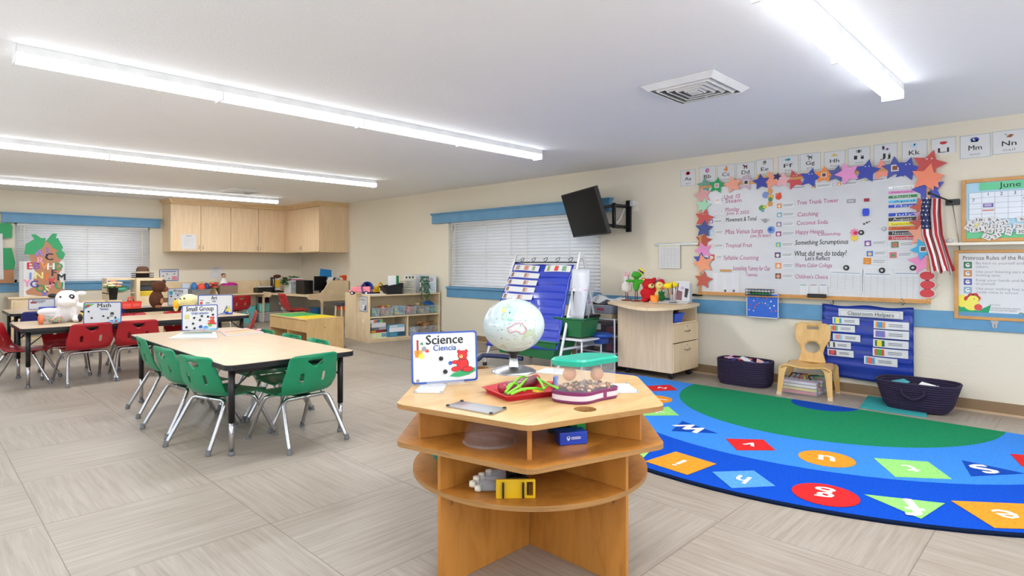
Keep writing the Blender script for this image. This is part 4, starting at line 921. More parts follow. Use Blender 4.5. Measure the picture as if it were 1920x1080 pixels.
# ================================================================== alphabet cards
pics = {'Aa': 'apple', 'Bb': 'ball', 'Cc': 'cat', 'Dd': 'dog', 'Ee': 'easel', 'Ff': 'fish', 'Gg': 'goat', 'Hh': 'hat', 'Ii': 'insect', 'Jj': 'jam', 'Kk': 'kite', 'Ll': 'lips', 'Mm': 'moon', 'Nn': 'nail'}
cards = [('Aa', 1275, 1304, 313, 350, 0), ('Bb', 1310, 1342, 307, 347, 0), ('Cc', 1344, 1378, 303, 343, 0), ('Dd', 1380, 1415, 299, 339, 0), ('Ee', 1417, 1450, 293, 333, .05), ('Ff', 1458, 1497, 286, 327, 0), ('Gg', 1499, 1539, 281, 322, 0),
         ('Hh', 1544, 1585, 277, 318, 0), ('Ii', 1589, 1632, 270, 312, .02), ('Jj', 1637, 1683, 263, 312, 0), ('Kk', 1690, 1739, 257, 306, 0), ('Ll', 1745, 1793, 252, 302, .06), ('Mm', 1799, 1858, 245, 299, 0), ('Nn', 1860, 1925, 236, 291, 0)]
def pict(b, k, s):
    z = .0022; P = lambda pts, m_: b.flat([(x*s, y*s) for x, y in pts], z, C(m_)); D = lambda x, y, r, m_, ry=None, dz=0: b.disc(x*s, y*s, r*s, z+dz, C(m_), 16, (ry or r)*s)
    if k == 'Aa': D(-.15, 0, .38, 'C02828'); D(.15, 0, .38, 'B82020'); P([(-.03, .3), (.03, .3), (.08, .55), (.02, .55)], '4A3020')
    elif k == 'Bb': D(0, 0, .45, '7A60C8'); D(.12, -.05, .30, 'E88070', dz=.0004); D(-.1, .2, .12, 'D868A8', dz=.0006)
    elif k == 'Cc': D(.05, -.2, .32, 'D8842A', .38); D(.1, .32, .2, 'D8842A'); P([(-.45, -.4), (-.5, .0), (-.38, .0), (-.2, -.3)], 'D8842A')
    elif k in ('Dd', 'Gg'):
        c_ = '6A3018' if k == 'Dd' else '606468'; D(0, 0, .38, c_, .2); D(-.42, .25, .2, c_, .15)
        for x in (-.3, -.2, .22, .32): P([(x-.05, -.55), (x+.04, -.55), (x+.05, 0), (x-.05, 0)], c_)
        P([(.3, .1), (.5, .35), (.45, .4), (.3, .2)], c_)
    elif k == 'Ee': P([(-.3, -.05), (.3, .0), (.35, .5), (-.25, .45)], '6A6060'); P([(-.45, -.3), (.3, -.2), (.3, -.05), (-.3, -.1)], '8A7A70')
    elif k == 'Ff': D(.05, 0, .42, '1F8FA0', .25); P([(-.3, 0), (-.6, .28), (-.55, -.25)], '1F7F98')
    elif k == 'Hh': D(0, -.2, .6, 'D8B040', .12); D(0, .0, .3, 'E0BC50', .3, .0004); P([(-.3, -.12), (.3, -.12), (.3, 0), (-.3, 0)], '303030')
    elif k == 'Ii': D(0, 0, .22, '26302A', .35); [P([(x*.5, y-.03), (x*.15, y-.03), (x*.15, y+.03), (x*.5, y+.1)][::(1 if x < 0 else -1)], '26302A') for x in (-1, 1) for y in (-.2, 0, .2)]
    elif k == 'Jj': P([(-.45, -.15), (-.15, -.15), (-.1, .45), (-.5, .45)], '5A5068'); P([(.0, -.2), (.3, -.35), (.55, -.1), (.25, .1)], '7A3A90'); P([(-.4, .0), (-.2, .0), (-.2, .25), (-.4, .25)], 'E8E8F0')
    elif k == 'Kk': D(0, 0, .5, 'A8D0E8', .3); P([(-.05, -.1), (.15, .1), (.1, .35), (-.12, .15)], 'C8503A')
    elif k == 'Ll': D(0, .05, .55, 'C84038', .18); D(0, -.08, .45, 'B83030', .18, .0003); P([(-.4, .03), (.4, .03), (.4, .06), (-.4, .06)], '7A1010')
    elif k == 'Mm': D(-.05, .05, .55, '1F3A98', .35); P([(-.6, -.3), (.3, -.35), (.5, .0), (-.3, .0)], '1F3A98'); D(-.08, .08, .2, 'E8DFC0', .22, .0004); D(.02, .12, .16, '1F3A98', .18, .0007)
    elif k == 'Nn': P([(-.35, -.25), (.2, -.35), (.6, .05), (.1, .18)], '9A5A30'); P([(-.5, .2), (-.45, .26), (-.05, -.02), (-.1, -.05)], '606068'); P([(-.55, .15), (-.48, .12), (-.36, .3), (-.43, .33)], '505058')
for t, x0, x1, y0, y1, rot in cards:
    y, z, w_, h_ = wrect(x0, y0+3, x1, y1, 6.42); lab = 'alphabet card with the letters %s and a picture of %s' % (t, pics[t])
    r = thing('alphabet_card', lab, 'alphabet card', mat=RW(y-w_/2, z+h_/2, .001) @ Matrix.Rotation(rot, 4, 'X'), group='alphabet cards above the whiteboard')
    b = MB(); b.box(-w_/2, w_/2, -h_/2, h_/2, 0, .0015, 'white_card')
    for q in ((-w_/2+.004, -w_/2+.006, -h_/2+.004, h_/2-.004), (w_/2-.006, w_/2-.004, -h_/2+.004, h_/2-.004), (-w_/2, w_/2, h_/2-.006, h_/2-.004), (-w_/2, w_/2, -h_/2+.004, -h_/2+.006)): b.rect(*q, .0018, C('6A7A5A'))
    b.build('card', r)
    b = MB(); b.M = Matrix.Translation((0, h_*.27, 0)); pict(b, t, h_*.27); b.build('picture', r)
    MB().text(t, 0, -h_*.16, h_*.30, .0022, 'ink', w_*.42, bold=.008).build('letters', r)
    MB().text(pics[t], 0, -h_*.38, h_*.16, .0022, 'ink_grey', w_*.34).build('word', r)

# ================================================================== calendar, rules board, flag, rail
Y0, Z0 = W(1803, 454, 6.40); cw, ch_ = Y0-W(1945, 454, 6.40)[0], W(1803, 338, 6.40)[1]-Z0
ca = thing('calendar_board', 'June calendar in an oak frame, scattered number cards at its foot', 'calendar', mat=RW(Y0, Z0))
MB().box(0, cw, 0, ch_, 0, .015, C('A8D0E4')).build('backing', ca)
for q in ((-.0, .03, 0, ch_), (cw-.03, cw, 0, ch_), (.03, cw-.03, 0, .03), (.03, cw-.03, ch_-.03, ch_)): MB().box(*q, .0, .028, 'frame_oak').build('frame', ca, bevel=.003)
MB().prism([(.12, ch_-.10), (.55, ch_-.10), (.55, ch_-.035), (.12, ch_-.035)], .015, .017, C('6ACB98')).build('title_strip', ca)
MB().text('June', .32, ch_-.085, .065, .0175, 'ink', .14).build('lettering', ca)
b = MB(); b.box(.05, cw-.04, .19, ch_-.115, .015, .0165, C('E2E8F0')); gx = (cw-.09)/6.0; gx = .0865
gh = (ch_-.115-.19)/5
for i in range(8): b.rect(.05+i*gx-.001, .05+i*gx+.001, .19, ch_-.115, .0169, 'ink_grey')
for i in range(6): b.rect(.05, min(cw-.04, .05+7*gx), .19+i*gh-.001, .19+i*gh+.001, .0169, 'ink_grey')
b.build('grid', ca)
b = MB()
for i, t in enumerate(('1', '2', '3', '4', '5')): b.text(t, .05+gx*(i+1.5), ch_-.115-gh*.72, .04, .0172, 'ink')
b.text('7', .05+gx*.35, ch_-.115-gh*1.7, .04, .0172, 'ink'); b.build('date_numbers', ca)
b = MB(); b.box(.05+gx*1.1, .05+gx*1.9, ch_-.115-gh*2.8, ch_-.115-gh*2.1, .0165, .018, C('6A5A9A')); b.rect(.05+gx*1.2, .05+gx*1.75, ch_-.115-gh*2.65, ch_-.115-gh*2.2, .0184, C('B8A8D8')); b.build('picture_card', ca)
for q in ((.05+gx*1.05, .05+gx*1.95, ch_-.115-gh*3.5, ch_-.115-gh*3.2, .0172, C('D89080')), (.05+gx*4.1, .05+gx*4.8, ch_-.115-gh*1.6, ch_-.115-gh*1.35, .0172, C('C87A5A')), (.05+gx*4.1, .05+gx*4.8, ch_-.115-gh*2.5, ch_-.115-gh*2.3, .0172, C('B8D0B0')), (.05+gx*5.1, .05+gx*5.9, ch_-.115-gh*3.4, ch_-.115-gh*3.1, .0172, C('C8D890'))): MB().rect(*q).build('event_strip', ca)
b = MB(); b.prism([(.03, .03), (cw-.03, .03), (cw-.03, .09), (.3, .07), (.2, .10), (.03, .09)], .015, .0163, C('6ACB98')); b.prism(circ(.13, .14, .06, 16, .05), .0163, .0170, C('E8E0A0')); b.prism(circ(.17, .10, .035, 14, .03), .0170, .0176, C('E08080')); b.prism(circ(.48, .12, .03, 14), .0163, .017, C('E8A070')); b.build('printed_landscape', ca)
b = MB(Matrix.Translation((.47, .185, .018)) @ Matrix.Rotation(.3, 4, 'Z')); b.prism([(-.05, 0), (0, -.035), (.05, .005), (0, .035)], 0, .002, C('0E5A4A')); b.prism(circ(0, 0, .018, 12), .002, .003, C('9AB840')); b.build('green_card', ca)
for k, (t, u, v, a) in enumerate((('10', 1823, 417, .5), ('18', 1836, 412, -.1), ('8', 1855, 411, .2), ('14', 1867, 414, .6), ('21', 1883, 417, .5), ('6', 1916, 410, .2), ('20', 1846, 420, -.2), ('22', 1866, 424, 0), ('28', 1887, 427, .1), ('29', 1909, 424, -.1), ('13', 1827, 431, 0), ('26', 1854, 432, -.3), ('12', 1874, 432, -.1), ('27', 1892, 434, 1.3), ('30', 1915, 434, 0), ('23', 1851, 444, -.5), ('31', 1868, 442, .6), ('11', 1843, 428, .2), ('24', 1817, 425, .9))):
    y, z = W(u, v, 6.40); o = thing('number_card', 'loose white calendar number %s at the foot of the June board' % t, 'card', mat=RW(y, z, .0195+.0011*k) @ Matrix.Rotation(a, 4, 'Z'), group='loose calendar numbers')
    MB().box(-.032, .032, -.022, .022, 0, .0008, 'white_card').build('card', o); MB().text(t, 0, -.013, .036, .0011, 'ink', .042 if len(t) > 1 else .02).build('number', o)
tag(MB().box(XW-.14, XW, W(1945, 460, 6.36)[0], W(1773, 458, 6.36)[0], Z0-.03, Z0-.005, 'cream').build('wall_ledge', bevel=.004), 'narrow cream ledge under the June calendar', 'shelf')
y, z = W(1786, 447, 6.36); b = MB(); b.ell((0, 0, .015), (.04, .05, .02), 'acrylic', 10, 6); b.ell((.0, .02, .02), (.03, .03, .02), 'frost', 8, 5); tag(b.build('plastic_wrap', loc=(6.36, y, Z0-.006)), 'crumpled clear plastic on the ledge left of the calendar', 'wrapper')
Y0, Z0 = W(1789, 597, 6.40); cw, ch_ = Y0-W(1975, 597, 6.40)[0], W(1789, 469, 6.40)[1]-Z0
rb = thing('rules_board', 'framed board headed Rules of the Roost with a hen picture', 'poster', mat=RW(Y0, Z0))
MB().box(0, cw, 0, ch_, 0, .015, 'white_card').build('backing', rb)
for q in ((0, .03, 0, ch_), (cw-.03, cw, 0, ch_), (.03, cw-.03, 0, .026), (.03, cw-.03, ch_-.026, ch_)): MB().box(*q, .0, .03, 'frame_oak').build('frame', rb, bevel=.003)
MB().text('Primrose Rules of the Roost', .06, ch_-.085, .05, .0155, 'ink', .46, 'l').build('lettering', rb)
for i, (a, c_, t1, t2, w1, w2) in enumerate((('3', '2E7A4A', 'Be kind to yourself and', 'others.', .31, .085), ('4', 'C88A50', 'Use your listening ears and', 'looking eyes.', .345, .165), ('5', '5A5AA0', 'Keep your hands and feet', 'to yourself.', .34, .13), ('6', '8AA8B8', 'Use your walking feet and', 'inside voice in school.', .34, .28))):
    y = ch_-.142-i*.072
    b = MB(); b.rect(.065, .122, y-.016, y+.040, .0155, C(c_)); b.disc(.094, y+.012, .017, .0158, C('E8E8E8')); b.disc(.092, y+.016, .005, .016, 'ink', 8); b.disc(.104, y+.016, .005, .016, 'ink', 8); b.build('picture', rb)
    b = MB(); b.text(t1, .15, y+.018, .031, .0155, 'ink_grey', w1, 'l'); b.text(t2, .15, y-.012, .031, .0155, 'ink_grey', w2, 'l'); b.build('printed_rule', rb)
b = MB(); z = .0155
b.flat([(.03, .03), (.21, .03), (.235, .06), (.25, .13), (.20, .10), (.17, .075), (.10, .085), (.03, .13)], z, C('1F9A68')); b.disc(.055, .155, .04, z+.0003, C('E8DC50'), 18, .055); b.disc(.12, .125, .055, z+.0006, C('EBDF62'), 20, .05); b.disc(.13, .165, .04, z+.0009, C('EBDF62'), 18)
for u, v, q in ((.09, .175, .024), (.115, .20, .024), (.145, .205, .022), (.165, .185, .016)): b.disc(u, v, q, z+.0004, C('C8383A'))
b.flat([(.16, .165), (.195, .185), (.165, .15)], z+.0012, C('E8A060')); b.disc(.165, .105, .028, z+.0012, C('D84A4A')); b.disc(.138, .175, .004, z+.0014, 'ink', 8); b.build('hen_picture', rb)
b = MB(); b.text('Have a great', .24, .125, .02, .0155, 'ink_grey', .07, 'l'); b.text('Following the rules helps everyone', .24, .098, .022, .0155, 'ink_grey', .20, 'l'); b.text('work and play well together.', .24, .08, .022, .0155, 'ink_grey', .18, 'l'); b.disc(.445, .055, .02, .0155, C('4A7A5A')); b.disc(.445, .055, .012, .0158, C('B8D0B8')); b.build('small_print', rb)
b = MB(); b.prism([(-.03, 0), (-.018, -.03), (-.018, -.055), (-.008, -.065), (.008, -.065), (.018, -.055), (.018, -.03), (.03, 0)][::-1], 0, .008, 'satin_metal'); b.disc(0, -.038, .004, .0083, 'ink', 8); b.disc(0, -.052, .004, .0083, 'ink', 8); y = Y0-W(1865, 597, 6.40)[0]; b.M = Matrix(); o = b.build('mounting_clip', rb); o.location = (y, .0, .02)
# tack rail behind the attendance sheet
y0, y1 = W(1227, 459, 6.41)[0], W(1310, 457, 6.41)[0]; zz = W(1260, 458, 6.41)[1]
tag(MB().box(XW-.02, XW, y1, y0, zz-.015, zz+.015, 'satin_metal').build('tack_rail', bevel=.003), 'short grey metal rail on the wall left of the whiteboard', 'rail')
y0, y1 = W(1297, 554, 6.39)[0], W(1317, 556, 6.39)[0]; zz = W(1300, 553, 6.39)[1]
tag(MB().box(XW-.05, XW, y1+.02, y0, zz-.012, zz+.012, 'black_plastic').build('wall_hook', bevel=.003), 'short dark wall bracket just left of the board tray', 'bracket')
r, w_, h_ = posted('attendance_sheet', 'white lined sheet hanging from the grey metal rail', 'paper', 1236, 457, 1275, 503, off=.022)
b = MB(); b.rect(-w_*.45, w_*.45, h_*.42, h_*.44, .0018, C('D8D060')); [b.rect(-w_*.42, w_*.42, -h_*.44+i*h_*.8/16, -h_*.44+i*h_*.8/16+.0015, .0018, 'ink_grey') for i in range(16)]; [b.rect(-w_*.42+i*w_*.168, -w_*.42+i*w_*.168+.0015, -h_*.44, h_*.38, .0018, 'ink_grey') for i in range(6)]; b.build('printed_grid', r)

# flag on its angled pole
yb, zb = W(1786, 379, 6.41); yt, zt = W(1743, 362, 6.10)
fg = thing('flag', 'American flag drooping from a dark pole beside the whiteboard', 'flag', (XW, yb, zb))
tip = Vector((6.10-XW, yt-yb, zt-zb))
MB().tube([(-.02, 0, 0), tuple(tip)], .007, 'black_plastic', 8).build('pole', fg); MB().ell(tuple(tip), .016, 'black_plastic', 10, 6).build('finial', fg)
b = MB(); b.box(-.03, 0, -.05, .05, -.025, .025, 'black_plastic'); b.build('bracket', fg, bevel=.004)
MB().tube([(-.02, 0, -.02), (-.01, -.03, -.25), (-.004, -.05, -.42)], .003, 'satin_metal', 5).build('cord', fg)
# cloth: u across the 13 stripes (hoist hangs along the pole), v down the fly
nu, nv = 39, 30; vs = []; random.seed(2)
Lp = [(1728, 372), (1724, 400), (1727, 440), (1740, 480), (1745, 512)]; Rp = [(1766, 372), (1766, 400), (1769, 440), (1780, 478), (1791, 511)]
def lerp_path(P, t): 
    k = t*(len(P)-1); i = min(int(k), len(P)-2); f = k-i; return P[i][0]*(1-f)+P[i+1][0]*f, P[i][1]*(1-f)+P[i+1][1]*f
for j in range(nv+1):
    t = j/nv; l_, r2 = lerp_path(Lp, t), lerp_path(Rp, t)
    for i in range(nu+1):
        u = i/nu; fold = math.sin(u*PI*5.0+.6+t*.8); uu = u+.06*math.sin(u*PI*5.0+2.2+t)*(1-t*.2)
        px, py = l_[0]+(r2[0]-l_[0])*uu, l_[1]+(r2[1]-l_[1])*uu+4*fold*(t > .9)
        X_ = 6.17+.035*fold+u*.05; y, z = W(px, py, X_); vs.append((X_-XW, y-yb, z-zb))
b = MB()
for j in range(nv):
    for i in range(nu):
        m_ = C('B01E2C', .8) if (i//3) % 2 == 0 else C('EDE8E4', .8)
        if i < 20 and j < 13: m_ = C('25305E', .8)
        a = j*(nu+1)+i; b.add([vs[a], vs[a+1], vs[a+nu+2], vs[a+nu+1]], [(0, 1, 2, 3)], m_, True)
cl = b.build('cloth', fg, weld=True)
b = MB()
for j in range(7):
    for i in range(6):
        a = int((j+.5)/7*13)*(nu+1)+int((i+.4+.5*(j % 2))/6.4*19.5); p = Vector(vs[a]); dn = (Vector(vs[a+1])-p).cross(Vector(vs[a+nu+1])-p).normalized()
        if dn.x > 0: dn = -dn
        q = p+dn*.003; ux = (Vector(vs[a+1])-p).normalized()*.011; uz = (Vector(vs[a+nu+1])-p).normalized()*.011
        b.add([q+ux*x+uz*-y for x, y in star(1, .42)], [tuple(range(10))], 'white_card')
b.build('stars', cl)
# ================================================================== wall cabinets in the far corner
CZ = 1.487; CY = 12.60; CX = 5.80; CT = 2.41
xs = [F(px, 400, CY)[0] for px in (319, 376, 432, 484, 532)]; ys = [W(px, 400, CX)[0] for px in (543, 567, 600)]
def pull(b_or, x, y, z, along):
    pass
def cabinet(label, x0, x1, y0, y1, doors, axis):
    r = thing('wall_cabinet', label, 'cabinet', ((x0+x1)/2, (y0+y1)/2, CZ), group='maple wall cabinets'); cx, cy = (x0+x1)/2, (y0+y1)/2
    MB().box(x0-cx, x1-cx, y0-cy, y1-cy, 0, CT-CZ, 'maple').build('carcass', r)
    for k, (a, c_) in enumerate(zip(doors, doors[1:])):
        g = .004
        if axis == 'y': d = MB().box(a+g-cx, c_-g-cx, y0-.02-cy, y0-cy, .012, CT-CZ-.012, 'maple').build('door', r, bevel=.002)
        else: d = MB().box(x0-.02-cx, x0-cx, min(a, c_)+g-cy, max(a, c_)-g-cy, .012, CT-CZ-.012, 'maple').build('door', r, bevel=.002)
        hx = (c_-.035 if k % 2 == 0 else a+.035)
        if axis == 'y': P = [(hx-cx, y0-.02-cy, .06), (hx-cx, y0-.045-cy, .075), (hx-cx, y0-.045-cy, .115), (hx-cx, y0-.02-cy, .13)]
        else:
            hy = c_+.035 if k % 2 == 0 else a-.035; P = [(x0-.02-cx, hy-cy, .06), (x0-.045-cx, hy-cy, .075), (x0-.045-cx, hy-cy, .115), (x0-.02-cx, hy-cy, .13)]
        MB().tube(P, .005, 'satin_metal', 6).build('handle', d)
    return r
cabinet('maple wall cabinet with the white notice taped on its door', 3.55, xs[2], CY, YW, xs[:3], 'y')
cabinet('middle maple wall cabinet, without any notice', xs[2], CX, CY, YW, xs[2:5], 'y')
cabinet('maple wall cabinet on the right-hand wall, at the corner', CX, XW, ys[2], CY-.001, ys, 'x')
b = MB()
for k, (o, z0, z1) in enumerate(((.015, CT, CT+.035), (.035, CT+.035, CT+.06), (.055, CT+.06, HC))):
    b.prism([(3.55-o, YW), (3.55-o, CY-.02-o), (CX-.02-o, CY-.02-o), (CX-.02-o, ys[2]-o), (XW, ys[2]-o), (XW, YW)], z0, z1, 'maple_h')
tag(b.build('crown_moulding', bevel=.003), 'maple crown moulding along the tops of the wall cabinets', 'moulding')
def far_sheet(name, label, px0, py0, px1, py1, Yp, m_='white_card', cat='paper', n=6, group=None):
    x0, z0 = F(px0, py1, Yp); x1, z1 = F(px1, py0, Yp); w_, h_ = x1-x0, z1-z0
    r = thing(name, label, cat, mat=FW((x0+x1)/2, (z0+z1)/2, 0, Yp), group=group); MB().box(-w_/2, w_/2, -h_/2, h_/2, 0, .002, m_).build('sheet', r)
    b = MB(); b.rect(-w_*.2, w_*.2, h_*.38, h_*.42, .0024, 'ink_grey'); [b.rect(-w_*.35, w_*(.1+.2*(i % 2)), h_*.25-i*h_*.1, h_*.25-i*h_*.1+.003, .0024, 'ink_grey') for i in range(n)]; b.build('printed_text', r); return r
far_sheet('cabinet_notice', 'white list taped to the lower part of a cabinet door', 340, 440, 368, 467, CY-.0215)
far_sheet('wall_notice', 'white notice on the far wall behind the flowers', 393, 500, 417, 522, YW-.001, n=3)

# ================================================================== long counter and corner computer desk
CTZ = .63
ct = thing('counter', 'long light-wood counter along the far wall, holding bins and flowers', 'counter', (3.2, 12.65, 0)); cl_ = 5.36-3.2
MB().box(0, cl_, 0, .47, CTZ-.03, CTZ, 'birch_light').build('worktop', ct, bevel=.006)
MB().box(0, cl_, .465, .48, CTZ, .885, 'birch_light').build('back_panel', ct)
MB().box(0, cl_, .44, .46, .0, CTZ-.03, 'birch_light').build('back_board', ct)
prof = [(0, CTZ), (.05, CTZ-.0), (.08, CTZ+.05), (.19, CTZ+.09), (.26, CTZ+.17), (.34, CTZ+.24), (.46, CTZ+.25), (.46, CTZ)]
for px in (406,):
    x = F(px, 540, 12.75)[0]-3.2; M = Matrix(((0, 0, 1, x), (1, 0, 0, 0), (0, 1, 0, 0), (0, 0, 0, 1)))
    MB(M).prism([(p[0]+.005, p[1]) for p in prof][::-1], -.01, .01, 'birch_light').build('divider', ct, bevel=.003)
for px in (340, 404): x = F(px, 540, 12.75)[0]-3.2; MB().box(x-.01, x+.01, .03, .44, 0, CTZ-.03, 'birch_light').build('leg_panel', ct)
dk = thing('computer_desk', 'light-wood corner desk with curved side panels, holding the monitor', 'desk', (5.5, 11.0, 0)); ox, oy = 5.5, 11.0
MB().prism([(5.37-ox, 12.66-oy), (5.52-ox, .02), (XW-.02-ox, .02), (XW-.02-ox, YW-.02-oy), (5.37-ox, YW-.02-oy)], CTZ-.03, CTZ, 'birch_light').build('worktop', dk, bevel=.005)
MB().box(5.37-ox, XW-.02-ox, YW-.035-oy, YW-.015-oy, CTZ, .885, 'birch_light').build('back_panel', dk)
side = [(.0, .60), (.01, .565), (.05, .545), (.20, .54), (.265, .52), (.29, .46), (.30, 0), (.335, 0), (.335, .50), (.9, .50), (.9, .90), (.58, .90), (.50, .89), (.43, .85), (.36, .74), (.29, .675), (.20, .66), (.05, .655), (.01, .635)]
MB(Matrix.Rotation(PI/2, 4, 'X')).prism([(x, z) for x, z in side], -.015, .012, 'birch_light').build('side_panel', dk, bevel=.004)
MB().box(.55, .92, .0, .42, .885, .905, 'birch_light').build('top_shelf', dk, bevel=.004)
MB().box(.88, .90, .0, .40, .0, .60, 'birch_light').build('leg_panel', dk)
M = Matrix(((0, 0, 1, 5.365-ox), (1, 0, 0, 12.62-oy), (0, 1, 0, 0), (0, 0, 0, 1)))
MB(M).prism([(-.28, .60), (-.27, .565), (-.22, .545), (.0, .545), (.06, .50), (.08, 0), (.12, 0), (.12, .54), (.50, .54), (.50, .88), (.40, .88), (.34, .84), (.26, .72), (.19, .665), (.10, .655), (-.22, .655), (-.27, .635)], -.015, .012, 'birch_light').build('side_panel', dk, bevel=.004)
def fbox(name, label, cat, px0, py0, px1, py1, Yp, depth, m_, bevel=.004, group=None, z0=None, extra=None, single=True):
    x0, za = F(px0, py1, Yp); x1, zb_ = F(px1, py0, Yp); z0 = za if z0 is None else z0
    o = MB().box(-(x1-x0)/2, (x1-x0)/2, 0, depth, 0, zb_-z0, m_).build(name, loc=((x0+x1)/2, Yp, z0), bevel=bevel); return tag(o, label, cat, group)
def bin_(name, label, cat, px0, py0, px1, py1, Yp, depth, m_, z0, taper=.9, group=None):
    x0, za = F(px0, py1, Yp); x1, zb_ = F(px1, py0, Yp); w_, h_ = (x1-x0)/2, zb_-z0
    b = MB(); q = rrect(-w_, w_, 0, depth, .02, 2); n = len(q); cy = depth/2
    def lp(k, z, i=0): return [(x*k, cy+(y-cy)*k, z) for x, y in q]
    vs = lp(taper, 0)+lp(1, h_)+lp(1.04, h_)+lp(1.04, h_-.012); b.add(vs, [(j*n+i, j*n+(i+1) % n, (j+1)*n+(i+1) % n, (j+1)*n+i) for j in range(3) for i in range(n)], m_); b.add(vs[:n], [tuple(range(n))[::-1]], m_)
    o = b.build(name, loc=((x0+x1)/2, Yp, z0), solid=.004); return tag(o, label, cat, group)
bin_('storage_bin', 'grey bin holding red and blue bags on the counter', 'bin', 359, 542, 396, 555, 12.68, .26, C('8C8A88'), CTZ)
for px0, px1, y0, c_, lab in ((370, 386, 532, 'E8503A', 'bright red lunch bag standing in the grey bin'), (360, 372, 530, '3A78B8', 'blue lunch bag at the left of the grey bin'), (384, 395, 531, '2A4A80', 'dark blue lunch bag behind the red one')):
    x0, _ = F(px0, 545, 12.75); x1, z1 = F(px1, y0, 12.75); o = MB().ell((0, 0, 0), ((x1-x0)/2, .09, (z1-CTZ-.03)/2), C(c_), 12, 8).build('lunch_bag', loc=((x0+x1)/2, 12.82 if c_ != 'E8503A' else 12.76, (z1+CTZ+.05)/2)); tag(o, lab, 'bag', 'lunch bags in the grey bin')
fbox('cardboard_box', 'brown box on the counter filled with flowers and a doll', 'box', 413, 535, 446, 551, 12.70, .22, C('8E7A66'), z0=CTZ)
def flowers(label, c, cols, n, s, rad, leaf='3A6A2A', name='flower_bunch'):
    r = thing(name, label, 'flowers', c); random.seed(n)
    for i in range(n):
        a = random.uniform(0, 2*PI); q = random.uniform(0, s); p = (q*math.cos(a), q*math.sin(a), random.uniform(0, s*.8))
        b = MB(Matrix.Translation(p)); m_ = C(random.choice(cols), .8)
        for j in range(6): t = 2*PI*j/6; b.ell((rad*.6*math.cos(t), rad*.6*math.sin(t), .2*rad), (rad*.5, rad*.5, rad*.3), m_, 6, 4)
        b.ell((0, 0, rad*.3), rad*.35, m_, 6, 4); b.build('bloom', r)
    b = MB()
    for i in range(n): a = 2*PI*i/n; b.ell((s*.9*math.cos(a), s*.9*math.sin(a), -.01), (rad, rad*.4, rad*.2), C(leaf, .8), 6, 4, Matrix.Rotation(a, 4, 'Z'))
    b.build('leaves', r); return r
x, z = F(403, 534, 12.85); flowers('red and coral cloth flowers rising behind the counter divider', (x, 12.86, z-.06), ['C0202A', 'E87868', 'E06A60'], 8, .10, .055)
x, z = F(430, 534, 12.8); tag(MB().ell((0, 0, 0), (.17, .07, .05), C('B8188C', .8), 14, 8).build('doll_dress', loc=(x, 12.8, z-.0)), 'magenta doll skirt lying on the brown box', 'toy')
dl = thing('doll', 'small doll with dark hair and white dress sitting on the brown box', 'doll', (F(420, 530, 12.8)[0], 12.82, F(420, 531, 12.8)[1]))
MB().lathe([(.085, 0), (.06, .05), (.03, .10), (.02, .115)], 'plush_white', 12).build('dress', dl); MB().ell((0, 0, .15), .042, C('C89070', .7), 12, 8).build('head', dl); MB().ell((0, .012, .165), (.046, .042, .04), C('3A2418', .9), 12, 8).build('hair', dl)
tag(fbox('paper_tray', 'low black paper tray with a stack of sheets on the corner desk', 'tray', 484, 539, 521, 549, 12.70, .25, 'black_plastic', z0=CTZ), 'low black paper tray with sheets at the left of the desk', 'tray')
x0, z0 = F(486, 539, 12.7); x1, _ = F(519, 539, 12.7); tag(MB().box(x0, x1, 12.70, 12.95, z0, z0+.02, 'white_card').build('paper_stack', bevel=.002), 'thin stack of white paper on the low black tray', 'paper')
mh = thing('magazine_holder', 'black file holder with a yellow sheet on the corner desk', 'file holder', (F(518, 540, 12.6)[0]+.05, 12.6, CTZ))
MB().box(-.09, .11, 0, .2, 0, .03, 'black_plastic').build('base', mh); MB().box(-.09, -.08, 0, .2, 0, .33, 'black_plastic').build('side_panel', mh); MB().box(-.08, .11, .19, .2, 0, .30, 'black_plastic').build('back_panel', mh)
MB(Matrix.Rotation(-.1, 4, 'Y')).box(-.06, .05, .02, .03, .11, .27, C('E8B82A')).build('yellow_sheet', mh); MB(Matrix.Rotation(-.1, 4, 'Y')).box(-.075, .07, .035, .045, .05, .30, 'white_card').build('white_sheet', mh)
tag(MB().ell((0, 0, 0), (.09, .05, .04), 'plush_brown', 12, 8).build('plush_toy', loc=(mh.location.x+.05, 12.78, CTZ+.345)), 'small brown plush lying on top of the file holder', 'toy')
def leafy(name, label, loc, n, spread, size, droop, m_, pot=None, seed=1, fern=False):
    r = thing(name, label, 'plant', loc); random.seed(seed); b = MB(); st_ = MB()
    for i in range(n):
        a = random.uniform(0, 2*PI); ln = random.uniform(.5, 1); rr = spread*ln; pts = []
        for k in range(7): t = k/6; pts.append((math.cos(a)*rr*t, math.sin(a)*rr*t, droop[0]*math.sin(t*PI*.7)*ln-droop[1]*t*t*ln))
        st_.tube(pts, .002, m_, 4)
        for k in range(1, 7):
            for sg in (-1, 1):
                p = Vector(pts[k]); d = Vector((math.cos(a+sg*1.1), math.sin(a+sg*1.1), random.uniform(-.4, .5)))*size; w_ = Vector((-d.y, d.x, 0))*.35
                b.add([p, p+d*.5+w_, p+d, p+d*.5-w_], [(0, 1, 2, 3)], m_)
    o = b.build('leaves', r); o['kind'] = 'stuff'; st_.build('stems', r)
    if pot: MB().lathe([(.05, -.10), (.065, 0), (.06, .0)], pot, 14).build('pot', r)
    return r
plain('leaf_green', '3E7A34', .6, var=.2, vs=30); plain('leaf_dark', '2E5E3A', .6, var=.2, vs=30)
x, _ = F(543, 540, 12.3); leafy('potted_fern', 'leafy green fern on the corner desk beside the white drawers', (x, 12.3, CTZ+.10), 34, .20, .085, (.30, .10), 'leaf_green', 'black_plastic', 3)
